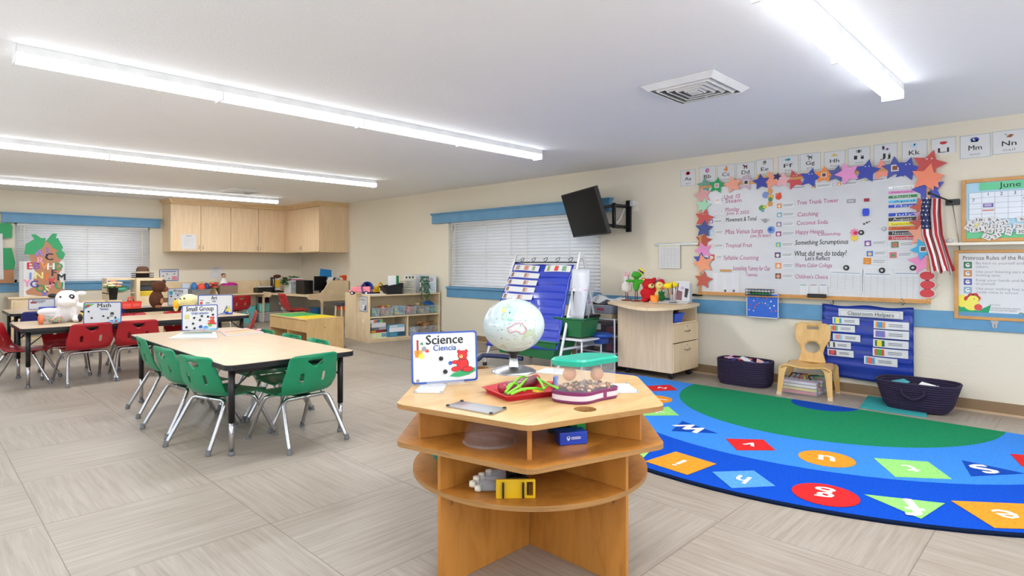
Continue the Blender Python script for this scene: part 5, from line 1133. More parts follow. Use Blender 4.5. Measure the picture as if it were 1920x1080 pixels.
dr = thing('drawer_box', 'small white three-drawer box with clear drawer fronts', 'drawers', (F(556, 540, 12.1)[0], 12.1, CTZ))
MB().box(-.14, .14, 0, .28, 0, .27, 'white_card').build('case', dr, bevel=.004)
for k in range(3): MB().box(-.13, .0, -.012, 0, .015+k*.083, .085+k*.083, C('A9AFB6')).build('drawer', dr, bevel=.003)
for k, (c_, lab) in enumerate((('D8608C', 'pink binder lying on the white desk drawers'), ('F0F0F0', 'white binder lying topmost on the desk drawers'))): tag(MB().box(-.12, .12, 0, .24, 0, .022, C(c_)).build('binder', loc=(dr.location.x+.03*k, 12.12, CTZ+.27+.023*k), bevel=.003), lab, 'binder')
x, _ = F(568, 540, 11.9)
for k, c_ in enumerate(('1F8A7A', 'E8E8E8', '2F6F6A')): tag(MB().box(0, .022, 0, .22, 0, .27, C(c_)).build('binder', loc=(x+.03*k, 11.9, CTZ), bevel=.003), ['teal binder standing beside the computer', 'white binder between two teal ones', 'dark teal binder touching the black computer'][k], 'binder')
x0 = F(570, 540, 11.5)[0]; tag(MB().box(0, .20, 0, .36, 0, .28, 'black_plastic').build('computer_tower', loc=(x0, 11.5, CTZ), bevel=.005), 'black computer case on the corner desk, left of the monitor', 'computer')
x0 = F(601, 530, 11.3)[0]; mo = thing('monitor', 'small black computer monitor turned toward the room on the corner desk', 'monitor', (x0, 11.3, CTZ), -.25)
MB().box(-.13, .13, 0, .03, .07, .37, 'black_plastic').build('housing', mo, bevel=.004); MB().box(-.115, .115, -.002, 0, .09, .355, 'screen').build('screen', mo); MB().box(-.02, .02, .01, .03, 0, .08, 'black_plastic').build('stem', mo); MB().lathe([(.08, 0), (.08, .01), (.02, .02)], 'black_plastic', 16, (0, .02, 0)).build('base', mo)
x0 = F(613, 530, 11.7)[0]; tag(MB(Matrix.Rotation(.12, 4, 'Y')).box(-.16, .16, 0, .012, 0, .48, C('1E88D0')).build('poster_board', loc=(x0-.02, 11.75, CTZ+.02)), 'bright blue board standing behind the monitor', 'board')
x0 = F(626, 530, 11.35)[0]
for k in range(4): tag(MB(Matrix.Rotation(.5, 4, 'Y')).box(-.02, -.012, 0, .22, 0, .34, C(['E8E4E0', '3A3A3E', 'D8D0C8', 'F0F0F0'][k])).build('folder', loc=(x0+.035*k-.12, 11.4, CTZ+.03)), ['off-white folder leaning frontmost by the desk side panel', 'dark folder leaning between pale ones', 'greyish folder leaning by the side panel', 'white folder leaning last in the row by the side panel'][k], 'folder', 'folders leaning by the desk side panel')
rb2 = thing('toy_robot', 'orange-red plastic toy on the desk shelf above the stool', 'toy', (F(646, 527, 11.15)[0], 11.15, .905)); MB().box(-.03, .03, -.02, .02, 0, .05, C('D84A20')).build('base', rb2, bevel=.005); MB().box(-.05, .06, -.03, .03, .05, .11, C('D84A20')).build('body', rb2, bevel=.01); MB().cyl((-.05, 0, .08), (-.11, 0, .085), .018, C('D84A20')).build('nozzle', rb2)
# under the counters
z0 = .02
tag(bin_('fabric_bin', 'x', 'bin', 455, 574, 480, 598, 12.72, .25, C('6AB8B8'), .0), 'teal fabric box with a blue lid under the counter', 'bin')
tag(bin_('plastic_basket', 'x', 'basket', 487, 569, 507, 582, 12.75, .2, C('7FC4B8'), .215), 'mint plastic basket with holes on the grey tub', 'basket')
x0, zt_ = F(487, 583, 12.72); x1, _ = F(541, 583, 12.72); tb = thing('storage_tub', 'long clear grey tub with a white lid under the corner desk', 'tub', (x0, 12.72, 0)); MB().box(0, x1-x0, 0, .3, 0, .18, 'frost').build('tub', tb, bevel=.02); MB().box(-.01, x1-x0+.01, -.01, .31, .18, .20, 'white_card').build('lid', tb, bevel=.006)
tag(fbox('purple_box', 'x', 'box', 488, 553, 505, 568, 12.98, .1, C('4A1A3A'), z0=.40), 'dark purple box under the left end of the corner desk', 'box')
for k, (px, py) in enumerate(((530, 566), (534, 577))): x, z = F(px, py, 12.8); tag(MB().ell((0, 0, 0), (.075, .07, .06), 'plush_white', 12, 8).build('plush_ball', loc=(x, 12.85, .26+.12*(1-k))), ['upper white fluffy ball under the corner desk', 'lower white fluffy ball resting on the tub lid'][k], 'toy', 'white fluffy balls')
x, _ = F(594, 580, 11.7); tag(MB().lathe([(.12, 0), (.15, .32), (.155, .33)], C('2A78B0', .3), 20).build('water_bin', loc=(x, 11.7, 0), solid=.004), 'round blue plastic bin under the corner desk', 'bin')
x, _ = F(592, 590, 11.15); fn = thing('desk_fan', 'small round dark fan on the floor under the desk', 'fan', (x+.12, 11.35, 0)); MB(Matrix.Translation((0, 0, .13)) @ Matrix.Rotation(PI/2, 4, 'X')).tube(circ3 := [(math.cos(2*PI*i/20)*.09, math.sin(2*PI*i/20)*.09, 0) for i in range(20)], .006, 'black_plastic', 6, True).build('ring', fn); MB().box(-.05, .05, -.04, .04, 0, .03, 'black_plastic').build('base', fn)
# stool with orange pouch right of the desk panel
sx, _ = F(620, 580, 10.9); sx = 6.12
sto = thing('workbench_stool', 'small wooden stool with a grey seat and orange drawer by the desk panel', 'stool', (sx, 10.65, 0))
MB().box(-.17, .17, -.15, .15, .43, .49, C('4A4A55')).build('seat', sto, bevel=.01); MB().box(-.11, .11, -.15, .1, .34, .43, C('E2561E')).build('drawer', sto, bevel=.006)
for a in (-1, 1):
    for c_ in (-1, 1): MB().cyl((a*.15, c_*.13, 0), (a*.13, c_*.11, .44), .02, 'birch_light').build('leg', sto)

# ================================================================== far left: cabinet, alphabet palm, dramatic play shelf
lc = thing('low_cabinet', 'light-wood low cabinet under the far window with the paper palm on it', 'cabinet', (1.58, 12.6, 0))
MB().box(-.42, .42, -.02, .5, .68, .71, 'birch_light').build('top', lc, bevel=.006); MB().box(-.38, .38, 0, .48, 0, .68, 'birch_light').build('body', lc, bevel=.003)
MB().box(-.34, .34, -.012, 0, .05, .64, 'birch_light').build('door', lc, bevel=.003)
# alphabet palm poster (folded board with letters)
def onF(px, py, Yp=12.75): x, z = F(px, py, Yp); return x, z
x0, z0 = onF(44, 555); x1, z1 = onF(121, 489); ap = thing('alphabet_palm', 'white board with a brown paper palm tree covered in cut-out letters', 'craft', mat=FW(x0, z0+.02, 0, 12.75)); aw, ah = x1-x0, z1-z0
ap.location.z = .711
MB().box(0, aw, 0, ah, 0, .006, 'white_card').build('board', ap); MB(Matrix.Rotation(.9, 4, 'Y')).box(-.10, 0, 0, ah, -.004, 0, 'white_card').build('side_flap', ap)
def ax(px, py): x, z = onF(px, py); return (x-x0, z-.711)
MB().prism([ax(*q) for q in ((50, 552), (48, 546), (58, 540), (74, 536), (62, 526), (68, 512), (60, 498), (56, 485), (55, 477), (72, 474), (78, 452), (96, 450), (106, 458), (116, 470), (118, 484), (110, 494), (116, 506), (108, 514), (114, 530), (121, 548), (120, 554), (80, 556))][::-1], .006, .009, C('B5805F')).build('trunk', ap)
G1 = C('3FA06A', .8)
for k, q in enumerate((((45, 476), (48, 458), (64, 448), (86, 446), (82, 462), (62, 478)), ((58, 440), (66, 439), (82, 450), (80, 456), (70, 456)), ((86, 452), (98, 438), (107, 438), (104, 448), (94, 458)), ((92, 450), (108, 446), (118, 464), (114, 472), (98, 464)), ((104, 472), (116, 470), (122, 476), (118, 486), (110, 484)))): MB().prism([ax(*p) for p in q][::(-1 if sum(q[i-1][0]*q[i][1]-q[i][0]*q[i-1][1] for i in range(len(q))) > 0 else 1)], .009+.001*k, .011+.001*k, G1).build('frond', ap)
for t, px, py, c_ in (('E', 57, 499, 'C8283A'), ('N', 74, 517, 'E8D890'), ('F', 102, 512, '404048'), ('M', 116, 520, '303038'), ('C', 93, 482, '303038'), ('A', 74, 475, '9A80D0'), ('J', 88, 471, '8A7AC8'), ('R', 77, 489, 'E8A0B0'), ('S', 88, 542, 'EDE0A8'), ('O', 77, 541, '3A9A5A'), ('I', 58, 518, '7A90D0'), ('T', 88, 520, 'E87840'), ('K', 100, 528, 'D04060'), ('G', 65, 533, '5A48A0'), ('V', 84, 499, 'E89050'), ('P', 98, 535, 'E89AB0'), ('B', 70, 499, '8A60B0'), ('U', 112, 536, '3A9A6A'), ('H', 96, 500, 'E8E8E8'), ('X', 84, 552, '6A70C8'), ('D', 111, 500, '3AA060'), ('Y', 52, 531, 'E890B8')):
    x, z = ax(px, py); b = MB(); b.text(t, x-.012, z-.05, .165, .0155, C(c_, .8)); b.text(t, x-.002, z-.05, .165, .0156, C(c_, .8)); b.build('paper_letter', ap)
# paper tree at the very left
tp = thing('paper_tree', 'green and brown paper tree with a white poster at the left edge', 'craft', mat=FW(.95, .93, .02, 13.05)); tp.location.y = 13.08
def tx(px, py): x, z = onF(px, py, 13.06); return (x-.95, z-.93)
for k, (q, m_) in enumerate(((((-30, 418), (20, 418), (24, 425), (23, 446), (-30, 448)), G1), (((-30, 465), (22, 465), (29, 492), (27, 505), (-30, 506)), G1), (((-30, 506), (26, 506), (26, 531), (-30, 531)), C('B8835F', .8)))):
    MB().prism([tx(*p) for p in q][::-1], .002*k, .002*k+.003, m_).build(['foliage', 'foliage', 'trunk'][k], tp)
MB().prism([tx(*p) for p in ((-30, 438), (5, 438), (7, 524), (-30, 524))][::-1], .008, .010, 'white_card').build('poster', tp)
# dramatic play shelf with hats
xa, _ = F(256, 570, 12.0); xb, _ = F(306, 570, 12.0); hs = thing('play_shelf', 'light-wood play cupboard with an open window front and hats on top', 'cupboard', (xa, 12.0, 0)); hw = xb-xa; zt_ = F(270, 521, 12.0)[1]
MB(Matrix(((1, 0, 0, 0), (0, 0, -1, 0), (0, 1, 0, 0), (0, 0, 0, 1)))).plate([(0, 0), (hw, 0), (hw, zt_), (0, zt_)], [[(hw*.13, zt_*.68), (hw*.87, zt_*.68), (hw*.87, zt_*.95), (hw*.13, zt_*.95)]], -.02, 0, 'birch_light').build('front_panel', hs, bevel=.003)
MB().box(-.0, .02, .02, .4, 0, zt_, 'birch_light').build('side_panel', hs); MB().box(hw-.02, hw, .02, .4, 0, zt_, 'birch_light').build('side_panel', hs); MB().box(.02, hw-.02, .02, .4, zt_-.02, zt_, 'birch_light').build('top', hs); MB().box(.02, hw-.02, .02, .4, zt_*.64, zt_*.64+.02, 'birch_light').build('shelf', hs); MB().box(.02, hw-.02, .38, .4, 0, zt_-.02, 'birch_light').build('back_panel', hs)
MB().box(-.42, -.0, .1, .45, zt_-.03, zt_, 'birch_light').build('side_shelf', hs); MB().box(-.42, -.40, .1, .45, 0, zt_-.03, 'birch_light').build('side_panel', hs)
for k, (c_, z, lab) in enumerate((('4A5058', .135, 'dark grey folded cloth on the cupboard shelf'), ('D8B82A', .02, 'yellow basket on the cupboard shelf'))): tag(MB().box(.06, hw-.06, .08, .34, zt_*.64+z, zt_*.64+z+(.11 if k else .09), C(c_)).build(['folded_cloth', 'basket'][k], loc=(xa, 12.0, 0), bevel=.02), lab, ['cloth', 'basket'][k])
for k, (z, c_, bd, lab) in enumerate(((.0, '2A2422', '2A2422', 'dark brimmed hat, bottom of the stack on the play cupboard'), (.035, '3A2C24', '2A2422', 'dark brown hat, middle of the stack on the play cupboard'), (.07, '5E4030', 'C8B898', 'brown fedora with a pale band, top of the stack on the play cupboard'))):
    h_ = thing('hat', lab, 'hat', (xa+hw*.34, 12.2, zt_+z+.002), group='hats stacked on the play cupboard'); MB().lathe([(.001, .004), (.10, .004), (.17, .0), (.185, .012), (.17, .008), (.105, .012), (.105, .05)], C(c_, .9), 24, sx=1.0, sy=.8, cap=False).build('brim', h_)
    if k == 2: MB().lathe([(.107, .012), (.107, .04)], C(bd, .8), 24, sx=1, sy=.8, cap=False).build('band', h_); MB().lathe([(.105, .04), (.098, .085), (.080, .118), (.045, .132), (.001, .126)], C(c_, .9), 24, sx=1, sy=.8).build('crown', h_)
tag(MB().ell((0, 0, 0), (.16, .12, .06), C('6AC0B0', .8), 12, 8).build('cloth_bundle', loc=(xa-.2, 12.3, zt_-.19)), 'teal cloth bundle beside the play cupboard', 'cloth')
MB().box(-.42, 0, .1, .45, zt_-.27, zt_-.255, 'birch_light').build('side_shelf', hs)
def wallsign(label, px0, py0, px1, py1):
    x0, z0 = F(px0, py1, 13.1); x1, z1 = F(px1, py0, 13.1); w_, h_ = x1-x0, z1-z0; r = thing('sign_card', label, 'sign', mat=FW((x0+x1)/2, (z0+z1)/2, .003)); 
    b = MB(); b.prism(rrect(-w_/2, w_/2, -h_/2, h_/2, .015, 3), 0, .003, 'sign_blue'); b.prism(rrect(-w_/2+.012, w_/2-.012, -h_/2+.012, h_/2-.012, .012, 3), .003, .0036, 'sign_white'); b.build('board', r)
    b = MB(); b.rect(-w_*.4, w_*.4, h_*.28, h_*.36, .004, C('5A6AB0')); b.build('printed_text', r); b = MB(); [b.disc(u*w_, v*h_, .012, .0041, 'ink', 10) for u, v in ((-.1, .1), (.28, .1), (-.3, -.08), (.0, -.3))]; b.build('dots', r); b = MB(); b.rect(w_*.15, w_*.42, -h_*.42, -h_*.1, .0041, C('D08090')); b.build('picture', r)
wallsign('white blue-edged sign on the far wall right of the hats', 300, 505, 336, 527); wallsign('lower blue-edged sign behind the play cupboard, partly hidden', 306, 531, 334, 548)
tag(fbox('tissue_box', 'x', 'box', 342, 532, 356, 541, 12.9, .1, C('C8D4E8'), z0=CTZ+.12), 'pale blue printed box at the left of the counter', 'box')
fbox('book_stack', 'stack of books under the pale blue printed box', 'book', 343, 541, 357, 552, 12.88, .15, C('7AA88A'), z0=CTZ)
bpy.data.objects['tissue_box'].location.z = CTZ+(bpy.data.objects['book_stack'].dimensions.z)
# flower pot and little chair back behind the tables
x, z = F(212, 562, 12.0); fp = thing('flower_pot', 'black pot with peach and cream cloth flowers on a low stand', 'flower pot', (x, 12.0, z)); MB().lathe([(.055, 0), (.075, .19), (.08, .20)], 'black_plastic', 16, cap=True).build('pot', fp)
f_ = flowers('x', (x, 12.0, z+.22), ['F0A080', 'F2E2B8', 'E88868', 'F4D0B0'], 10, .11, .055); f_.name = 'bloom_cluster'
for ch in [q for q in bpy.data.objects if q.parent == f_]: ch.parent = fp; ch.location = (0, 0, .22)
bpy.data.objects.remove(f_)
tag(MB().box(-.10, .10, -.14, .14, 0, z-.001, 'birch_light').build('low_stand', loc=(x, 12.02, 0), bevel=.004), 'plain light-wood stand under the black flower pot', 'stand')
# ================================================================== open toy shelf by the window
SA = math.radians(-7); ux, uy = math.cos(SA), math.sin(SA); SO = (5.10, 8.14); SWD, SDP, SH = 1.30, .46, .772
def sfx(px):                                   # local x on the shelf's front plane for a photo column
    rx, ry = _ray(px); nx, ny = -uy, ux; t = (SO[0]*nx+SO[1]*ny)/(rx*nx+ry*ny); return (t*rx-SO[0])*ux+(t*ry-SO[1])*uy
def sfp(px, py):
    x = sfx(px); X, Y = SO[0]+x*ux, SO[1]+x*uy; d = X*math.sin(YAW)+Y*math.cos(YAW); return x, EYE-(py-CYP)*d/FPX
def place(o, x, y, z, rz=0): o.location = (SO[0]+x*ux-y*uy, SO[1]+x*uy+y*ux, z); o.rotation_euler = (0, 0, SA+rz); return o
def toyshelf(label, loc, rz):
    r = thing('toy_shelf', label, 'shelf', loc, rz)
    for x in (0, SWD-.02): MB().box(x, x+.02, 0, SDP, 0, SH, 'birch_light').build('side_panel', r, bevel=.003)
    MB().box(.02, SWD-.02, .0, SDP, SH-.03, SH-.01, 'birch_light').build('top', r, bevel=.002)
    MB().box(.02, SWD-.02, .0, SDP-.02, .395, .415, 'birch_light').build('shelf', r, bevel=.002)
    MB().box(.02, SWD-.02, .0, SDP-.02, .05, .07, 'birch_light').build('shelf', r, bevel=.002); MB().box(.02, SWD-.02, .01, .03, 0, .05, 'birch_light').build('kick_board', r)
    MB().box(.02, SWD-.02, SDP-.02, SDP, .0, SH-.03, 'birch_light').build('back_panel', r)
    x = sfx(765); MB().box(x-.01, x+.01, .0, SDP-.02, .07, .395, 'birch_light').build('divider', r, bevel=.002); return r
toyshelf('open light-wood toy shelf beside the window, facing the room', (*SO, 0), SA)
toyshelf('second light-wood shelf standing back to back behind the open toy shelf', (SO[0]+SWD*ux-(SDP*2+.02)*uy, SO[1]+SWD*uy+(SDP*2+.02)*ux, 0), SA+PI)
# sign on the end panel
w_, h_ = .20, .20; M = Matrix(((-uy*-1, 0, -ux, SO[0]-uy*.20), (-ux, 0, -uy, SO[1]+ux*.20), (0, 1, 0, .61), (0, 0, 0, 1)))
M = Matrix(((uy, 0, -ux, SO[0]-uy*.21-ux*.001), (-ux, 0, -uy, SO[1]+ux*.21-uy*.001), (0, 1, 0, .615), (0, 0, 0, 1)))
r = thing('sign_card', 'white sign with a grey picture on the end panel of the toy shelf', 'sign', mat=M)
b = MB(); b.prism(rrect(-.15, .15, -.12, .12, .012, 3), 0, .004, C('6A7090')); b.prism(rrect(-.142, .142, -.112, .112, .010, 3), .004, .0046, 'sign_white'); b.build('board', r)
b = MB(); b.text('Blocks', .02, .05, .055, .005, 'ink', .14); b.text('Bloques', .02, .01, .04, .005, 'ink_grey', .10); b.build('lettering', r)
b = MB(); b.flat([(-.12, .05), (-.08, .05), (-.10, .10)], .005, C('6A8A6A')); b.flat([(-.05, -.09), (.04, -.09), (.07, -.02), (-.02, -.02)], .005, 'white_card'); b.flat([(.02, -.10), (.12, -.10), (.12, -.0), (.07, -.03)], .005, C('505868')); b.build('picture', r)
# clear bins full of toys
random.seed(11)
def toybin(name, label, px0, px1, py0, py1, cols, y=.03, dep=.24, group='clear toy bins on the upper shelf', heap=0, z0=.416, pieces='toy_pieces'):
    x0, x1 = sfx(px0), sfx(px1); zt = sfp((px0+px1)/2, py0)[1]; r = thing(name, label, 'bin', group=group); place(r, (x0+x1)/2, y, z0); w = (x1-x0)/2-.004; h = zt-z0
    b = MB(); q = [(-w*.9, 0), (w*.9, 0), (w*.9, dep), (-w*.9, dep)]; t = [(-w, -.012), (w, -.012), (w, dep+.01), (-w, dep+.01)]
    b.add([(x, yy, .002) for x, yy in q]+[(x, yy, h) for x, yy in t], [(0, 1, 5, 4), (1, 2, 6, 5), (2, 3, 7, 6), (3, 0, 4, 7), (3, 2, 1, 0)], 'clear_bin'); b.build('bin_wall', r)
    b = MB(); b.tube([(x, yy, h) for x, yy in t], .004, 'clear_tub', 5, True); b.build('rim', r)
    b = MB()
    for i in range(30):
        s = random.uniform(.022, .036); zz = random.uniform(.02, h*.8+heap*random.random()); M = b.M; b.M = Matrix.Translation((random.uniform(-w*.8+s, w*.8-s), random.uniform(s+.005, dep-s-.01), zz)) @ Matrix.Rotation(random.uniform(0, 3), 4, (random.random(), random.random(), 1)); b.box(-s, s, -s*.6, s*.6, -s*.5, s*.5, C(random.choice(cols), .5)); b.M = M
    o = b.build(pieces, r); o['kind'] = 'stuff'; return r
toybin('toy_bin', 'clear bin of green and white pieces, leftmost on the upper shelf', 697, 714, 579, 594, ['7AB070', 'E8F0E8', '5AA0A0'])
toybin('toy_bin', 'clear bin of yellow and pink blocks, second from left on the upper shelf', 715, 739, 577, 592, ['E0C050', 'D88070', 'B06040', 'E8D8A0'], heap=.06)
toybin('toy_bin', 'clear bin of blue and yellow pieces, third from left', 740, 762, 574, 591, ['4A90C0', 'E0D070', '80C0C0'])
toybin('toy_bin', 'clear bin of red and blue blocks, fourth from left', 762, 783, 575, 590, ['B83A48', '3A5AA8', 'D86060', 'E0B060'], heap=.03)
toybin('toy_bin', 'clear bin of dark mixed toys, fifth from left on the upper shelf', 784, 807, 574, 588, ['303848', '7A4A50', 'D8D0C0', 'E8C870'], heap=.08)
toybin('toy_bin', 'clear bin with blue rods sticking out, rightmost on the upper shelf', 808, 830, 572, 587, ['4AA080', 'A0C0A0', 'D8B870'], heap=.03)
for i in range(4):
    x = sfx(806+5*i); o = MB(Matrix.Rotation(.3, 4, 'Y')).box(-.11, .11, -.012, .012, -.012, .012, C('2266B8')).build('toy_rod', bevel=.003); place(o, x+.02, .08+.05*i, .565+.006*i); tag(o, 'blue toy rod heaped on the rightmost clear bins', 'toy', 'blue rods on the upper shelf')
g2 = 'clear toy bins on the lower shelf'
toybin('toy_bin', 'empty-looking clear bin, left on the lower right shelf', 767, 787, 613, 628, ['C8C4D0', 'D8D4DC'], group=g2, z0=.071)
toybin('toy_bin', 'clear bin of brown wooden pieces, middle of the lower right shelf', 788, 812, 612, 628, ['B08050', '9A6A4A', 'C89A6A'], group=g2, z0=.071, heap=.12)
toybin('toy_bin', 'clear bin of brown wooden pieces, right on the lower shelf', 812, 834, 610, 627, ['B08050', 'A07848', 'C89A6A'], group=g2, z0=.071, heap=.10)
for i in range(6):
    x = sfx(788+6*i); o = MB().prism(circ(0, 0, .035, 3), 0, .02, C(['A87848', 'BE8E5E'][i % 2], .6)).build('wooden_block', bevel=.003); place(o, x, .10+.03*(i % 3), .235+.02*(i % 2), i*1.3); tag(o, 'light brown wooden wedge heaped on the lower bins', 'block', 'wooden wedges on the lower shelf')
def gbox(name, label, px0, px1, py0, py1, c_, y=.05, d=.22, rz=0, cat='game box', stripe=None, z0=None):
    x0, x1 = sfx(px0), sfx(px1); zb, zt = sfp(px0, py1)[1], sfp(px0, py0)[1]; z0 = zb if z0 is None else z0; r = thing(name, label, cat, group='boxed games on the lower shelf'); place(r, (x0+x1)/2, y, z0, rz); w = (x1-x0)/2
    MB().box(-w, w, 0, d, 0, zt-zb, C(c_)).build('carton', r, bevel=.003)
    if stripe: b = MB(Matrix.Rotation(PI/2, 4, 'X')); [b.rect(-w+2*w*k/len(stripe), -w+2*w*(k+1)/len(stripe), (zt-zb)*.15, (zt-zb)*.85, .0008, C(q)) for k, q in enumerate(stripe)]; b.build('printed_front', r)
    return r, zt-zb
hh = .071
for nm, lab, a, b_, dy, c_, st_, ry in (('game_box', 'cream and green game box, bottom of the left pile', 697, 728, 10, 'E2E4B0', ['E8EAC0', 'D8E0B0', '6A9AB8'], 0), ('game_box', 'dark red game box in the left pile', 698, 726, 5, '8A2030', ['D8A030', '9A2030', '8A2030'], .05), ('game_box', 'grey box with a dark picture in the left pile', 700, 727, 5, '9A9AA0', ['6A6A70', 'B0B0B8'], 0), ('game_box', 'white box tilted near the top of the left pile', 699, 727, 8, 'E8E8EC', None, .1), ('game_box', 'box with orange, blue and green squares on top of the left pile', 696, 722, 7, 'E8E4E0', ['F0F0F0', 'E07030', '3080D0', '80C040'], .2)):
    r, h = gbox(nm, lab, a, b_, 600-dy, 600, c_, rz=ry, stripe=st_, z0=hh); hh += h+.001
hh = .071
for lab, dy, c_, st_ in (('dark blue picture box at the bottom of the middle pile', 9, '3A7898', ['4A90A8', '28506A']), ('white box in the middle of the middle pile', 8, 'ECECF0', None), ('light blue box on top of the middle pile', 5, 'B0D4E4', ['D0E0E8', '90C0D8'])):
    r, h = gbox('game_box', lab, 733, 761, 600-dy, 600, c_, stripe=st_, z0=hh, y=.04); hh += h+.001
tag(place(MB().box(-.02, .02, 0, .24, 0, .18, C('5A8AA8')).build('game_box', bevel=.003), sfx(731), .06, .071), 'narrow blue box standing between the two piles', 'game box', 'boxed games on the lower shelf')
# on top of the shelf
zt = SH-.01
tk = thing('toy_truck', 'pink toy fire engine on top of the toy shelf', 'toy truck'); place(tk, sfx(672), .20, zt, .1)
tk.location = (SO[0]+.02, SO[1]+.30, zt); tk.rotation_euler = (0, 0, -.75)
m_ = C('E4808E', .35); b = MB(); b.box(-.04, .17, -.055, .055, .035, .13, m_); b.build('body', tk, bevel=.012)
b = MB(); b.box(-.13, -.035, -.05, .05, .035, .125, m_); b.box(-.17, -.12, -.048, .048, .03, .075, m_); b.build('cab', tk, bevel=.016)
MB().box(-.135, -.13, -.038, .038, .082, .112, C('F2C8CC', .2)).build('windscreen', tk); MB().tube([(-.02, 0, .13), (-.02, 0, .16), (.08, 0, .16), (.08, 0, .13)], .006, m_, 6).build('handle', tk)
for x in (-.115, .11):
    for y in (-.055, .055): b = MB(Matrix.Translation((x, y, .03)) @ Matrix.Rotation(PI/2, 4, 'X')); b.lathe([(.03, -.012), (.03, .012)], 'black_plastic', 16); w_o = b.build('wheel', tk); MB(Matrix.Translation((x, y+math.copysign(.013, y), .03)) @ Matrix.Rotation(PI/2, 4, 'X')).lathe([(.016, -.002), (.016, .002)], 'white_card', 12).build('hub_cap', w_o)
x, z = sfp(700, 521); bk = thing('toy_bucket', 'blue plastic bucket tipped on its side on the toy shelf', 'bucket'); place(bk, x, .22, zt+.105, 0)
MB(Matrix.Rotation(math.radians(80), 4, 'X') ).lathe([(.072, -.14), (.10, .0), (.104, .0), (.104, .012), (.096, .012)], C('1C48A8', .35), 24, cap=False).build('wall', bk, solid=.004); MB(Matrix.Rotation(math.radians(80), 4, 'X')).lathe([(.072, -.14), (.001, -.141)], C('1C48A8', .35), 24, cap=False).build('bottom', bk)
dg = thing('toy_digger', 'yellow and black toy digger behind the black file box', 'toy truck'); place(dg, sfx(718), .26, zt, .4)
b = MB(); b.box(-.09, .05, -.04, .04, .03, .08, C('E2B020', .4)); b.box(-.02, .05, -.035, .035, .08, .13, C('E2B020', .4)); b.build('body', dg, bevel=.008); MB().tube([(.03, 0, .09), (.10, 0, .19), (.16, 0, .15), (.17, 0, .09)], .014, C('E2B020', .4), 8).build('arm', dg); MB().box(.14, .19, -.03, .03, .05, .10, 'black_plastic').build('scoop', dg, bevel=.006); MB().box(-.10, .06, -.05, .05, 0, .035, 'black_plastic').build('tracks', dg, bevel=.015)
pl = thing('play_mat_board', 'flat white tray at the front edge of the shelf top', 'tray'); place(pl, sfx(708), .08, zt); MB().box(-.14, .16, -.05, .10, .001, .015, 'white_card').build('plate', pl, bevel=.004); pl.name = 'flat_tray'
fb = thing('file_box', 'black plastic file box holding green and white folders', 'box'); place(fb, sfx(744), .02, zt, -.1)
b = MB(); b.add([(-.13, 0, 0.002), (.10, 0, 0.002), (.10, .2, 0.002), (-.13, .2, 0.002), (-.22, -.01, .13), (.12, -.01, .18), (.12, .21, .18), (-.22, .21, .13)], [(0, 1, 5, 4), (1, 2, 6, 5), (2, 3, 7, 6), (3, 0, 4, 7), (3, 2, 1, 0)], 'black_plastic'); b.build('box_wall', fb, solid=.004)
for k, (c_, x0, x1, z1) in enumerate((('F0F0F0', -.12, .02, .29), ('F4F4F4', -.10, .03, .30), ('1E8A4E', .0, .09, .30), ('1A7A44', .02, .095, .295))): MB().box(x0, x1, .05+.03*k, .055+.03*k, .02, z1, C(c_)).build('folder', fb)
rk = thing('slatted_tray_stack', 'stack of thin off-white trays on the toy shelf', 'trays'); place(rk, sfx(771), .06, zt)
for k in range(9): b = MB(); b.box(-.10, .12, 0, .26, .004+.026*k, .016+.026*k, 'cream'); b.build('tray', rk, bevel=.003)
b = MB(); b.box(-.10, .12, .0, .01, .24, .30, 'cream'); [b.box(-.07+.06*k, -.04+.06*k, -.001, .0, .255, .285, 'vent_dark') for k in range(3)]; b.build('label_rail', rk)
bd = thing('white_binder_box', 'white box with a pink round emblem, rightmost on the toy shelf', 'box'); place(bd, sfx(813), .06, zt, -.05)
MB().box(-.11, .09, 0, .2, 0, .285, C('DCEAF2')).build('carton', bd, bevel=.004); b = MB(Matrix.Rotation(PI/2, 4, 'X')); b.disc(-.01, .225, .035, .0008, C('D890A0')); b.disc(-.01, .225, .022, .0011, 'white_card'); b.disc(-.01, .225, .010, .0014, C('D87080')); lines(b, -.07, .06, .04, .16, 5, .0008, 'ink_grey', .005, .6); b.build('printed_front', bd)
b = MB(); [b.box(.0905, .0915, .05, .14, .05+.08*k, .10+.08*k, C('20607A')) for k in range(3)]; b.build('side_marks', bd)
wc = thing('white_carton', 'large white carton at the back of the toy shelf top', 'box'); place(wc, sfx(795), .30, zt); MB().box(-.16, .22, 0, .12, 0, .31, 'white_card').build('carton', wc, bevel=.004)
vn = thing('hanging_vine', 'trailing green leafy vine over the front of the toy shelf', 'plant'); place(vn, sfx(796), -.02, zt+.26); b = MB(); st_ = MB(); random.seed(9)
for s_ in range(9):
    x = random.uniform(-.08, .08); pts = [(x, .05, .0), (x, .0, .02)]; n = random.randint(9, 20); pts += [(x+.015*math.sin(k*1.3+s_), -.015+random.uniform(-.01, .01), .02-.026*k) for k in range(1, n)]; st_.tube(pts, .002, 'leaf_dark', 4)
    for p in pts[1:]:
        for q in range(2): a = random.uniform(0, 2*PI); d = Vector((math.cos(a), math.sin(a)*.5-.3, random.uniform(-.6, .2)))*.03; w_ = Vector((d.z, 0, -d.x))*.5; p_ = Vector(p); b.add([p_, p_+d*.5+w_, p_+d, p_+d*.5-w_], [(0, 1, 2, 3)], 'leaf_dark')
o = b.build('leaves', vn); o['kind'] = 'stuff'; st_.build('stems', vn); MB().lathe([(.04, -.26), (.055, -.05), (.05, -.05)], 'white_card', 14, (0, .07, 0)).build('pot', vn)
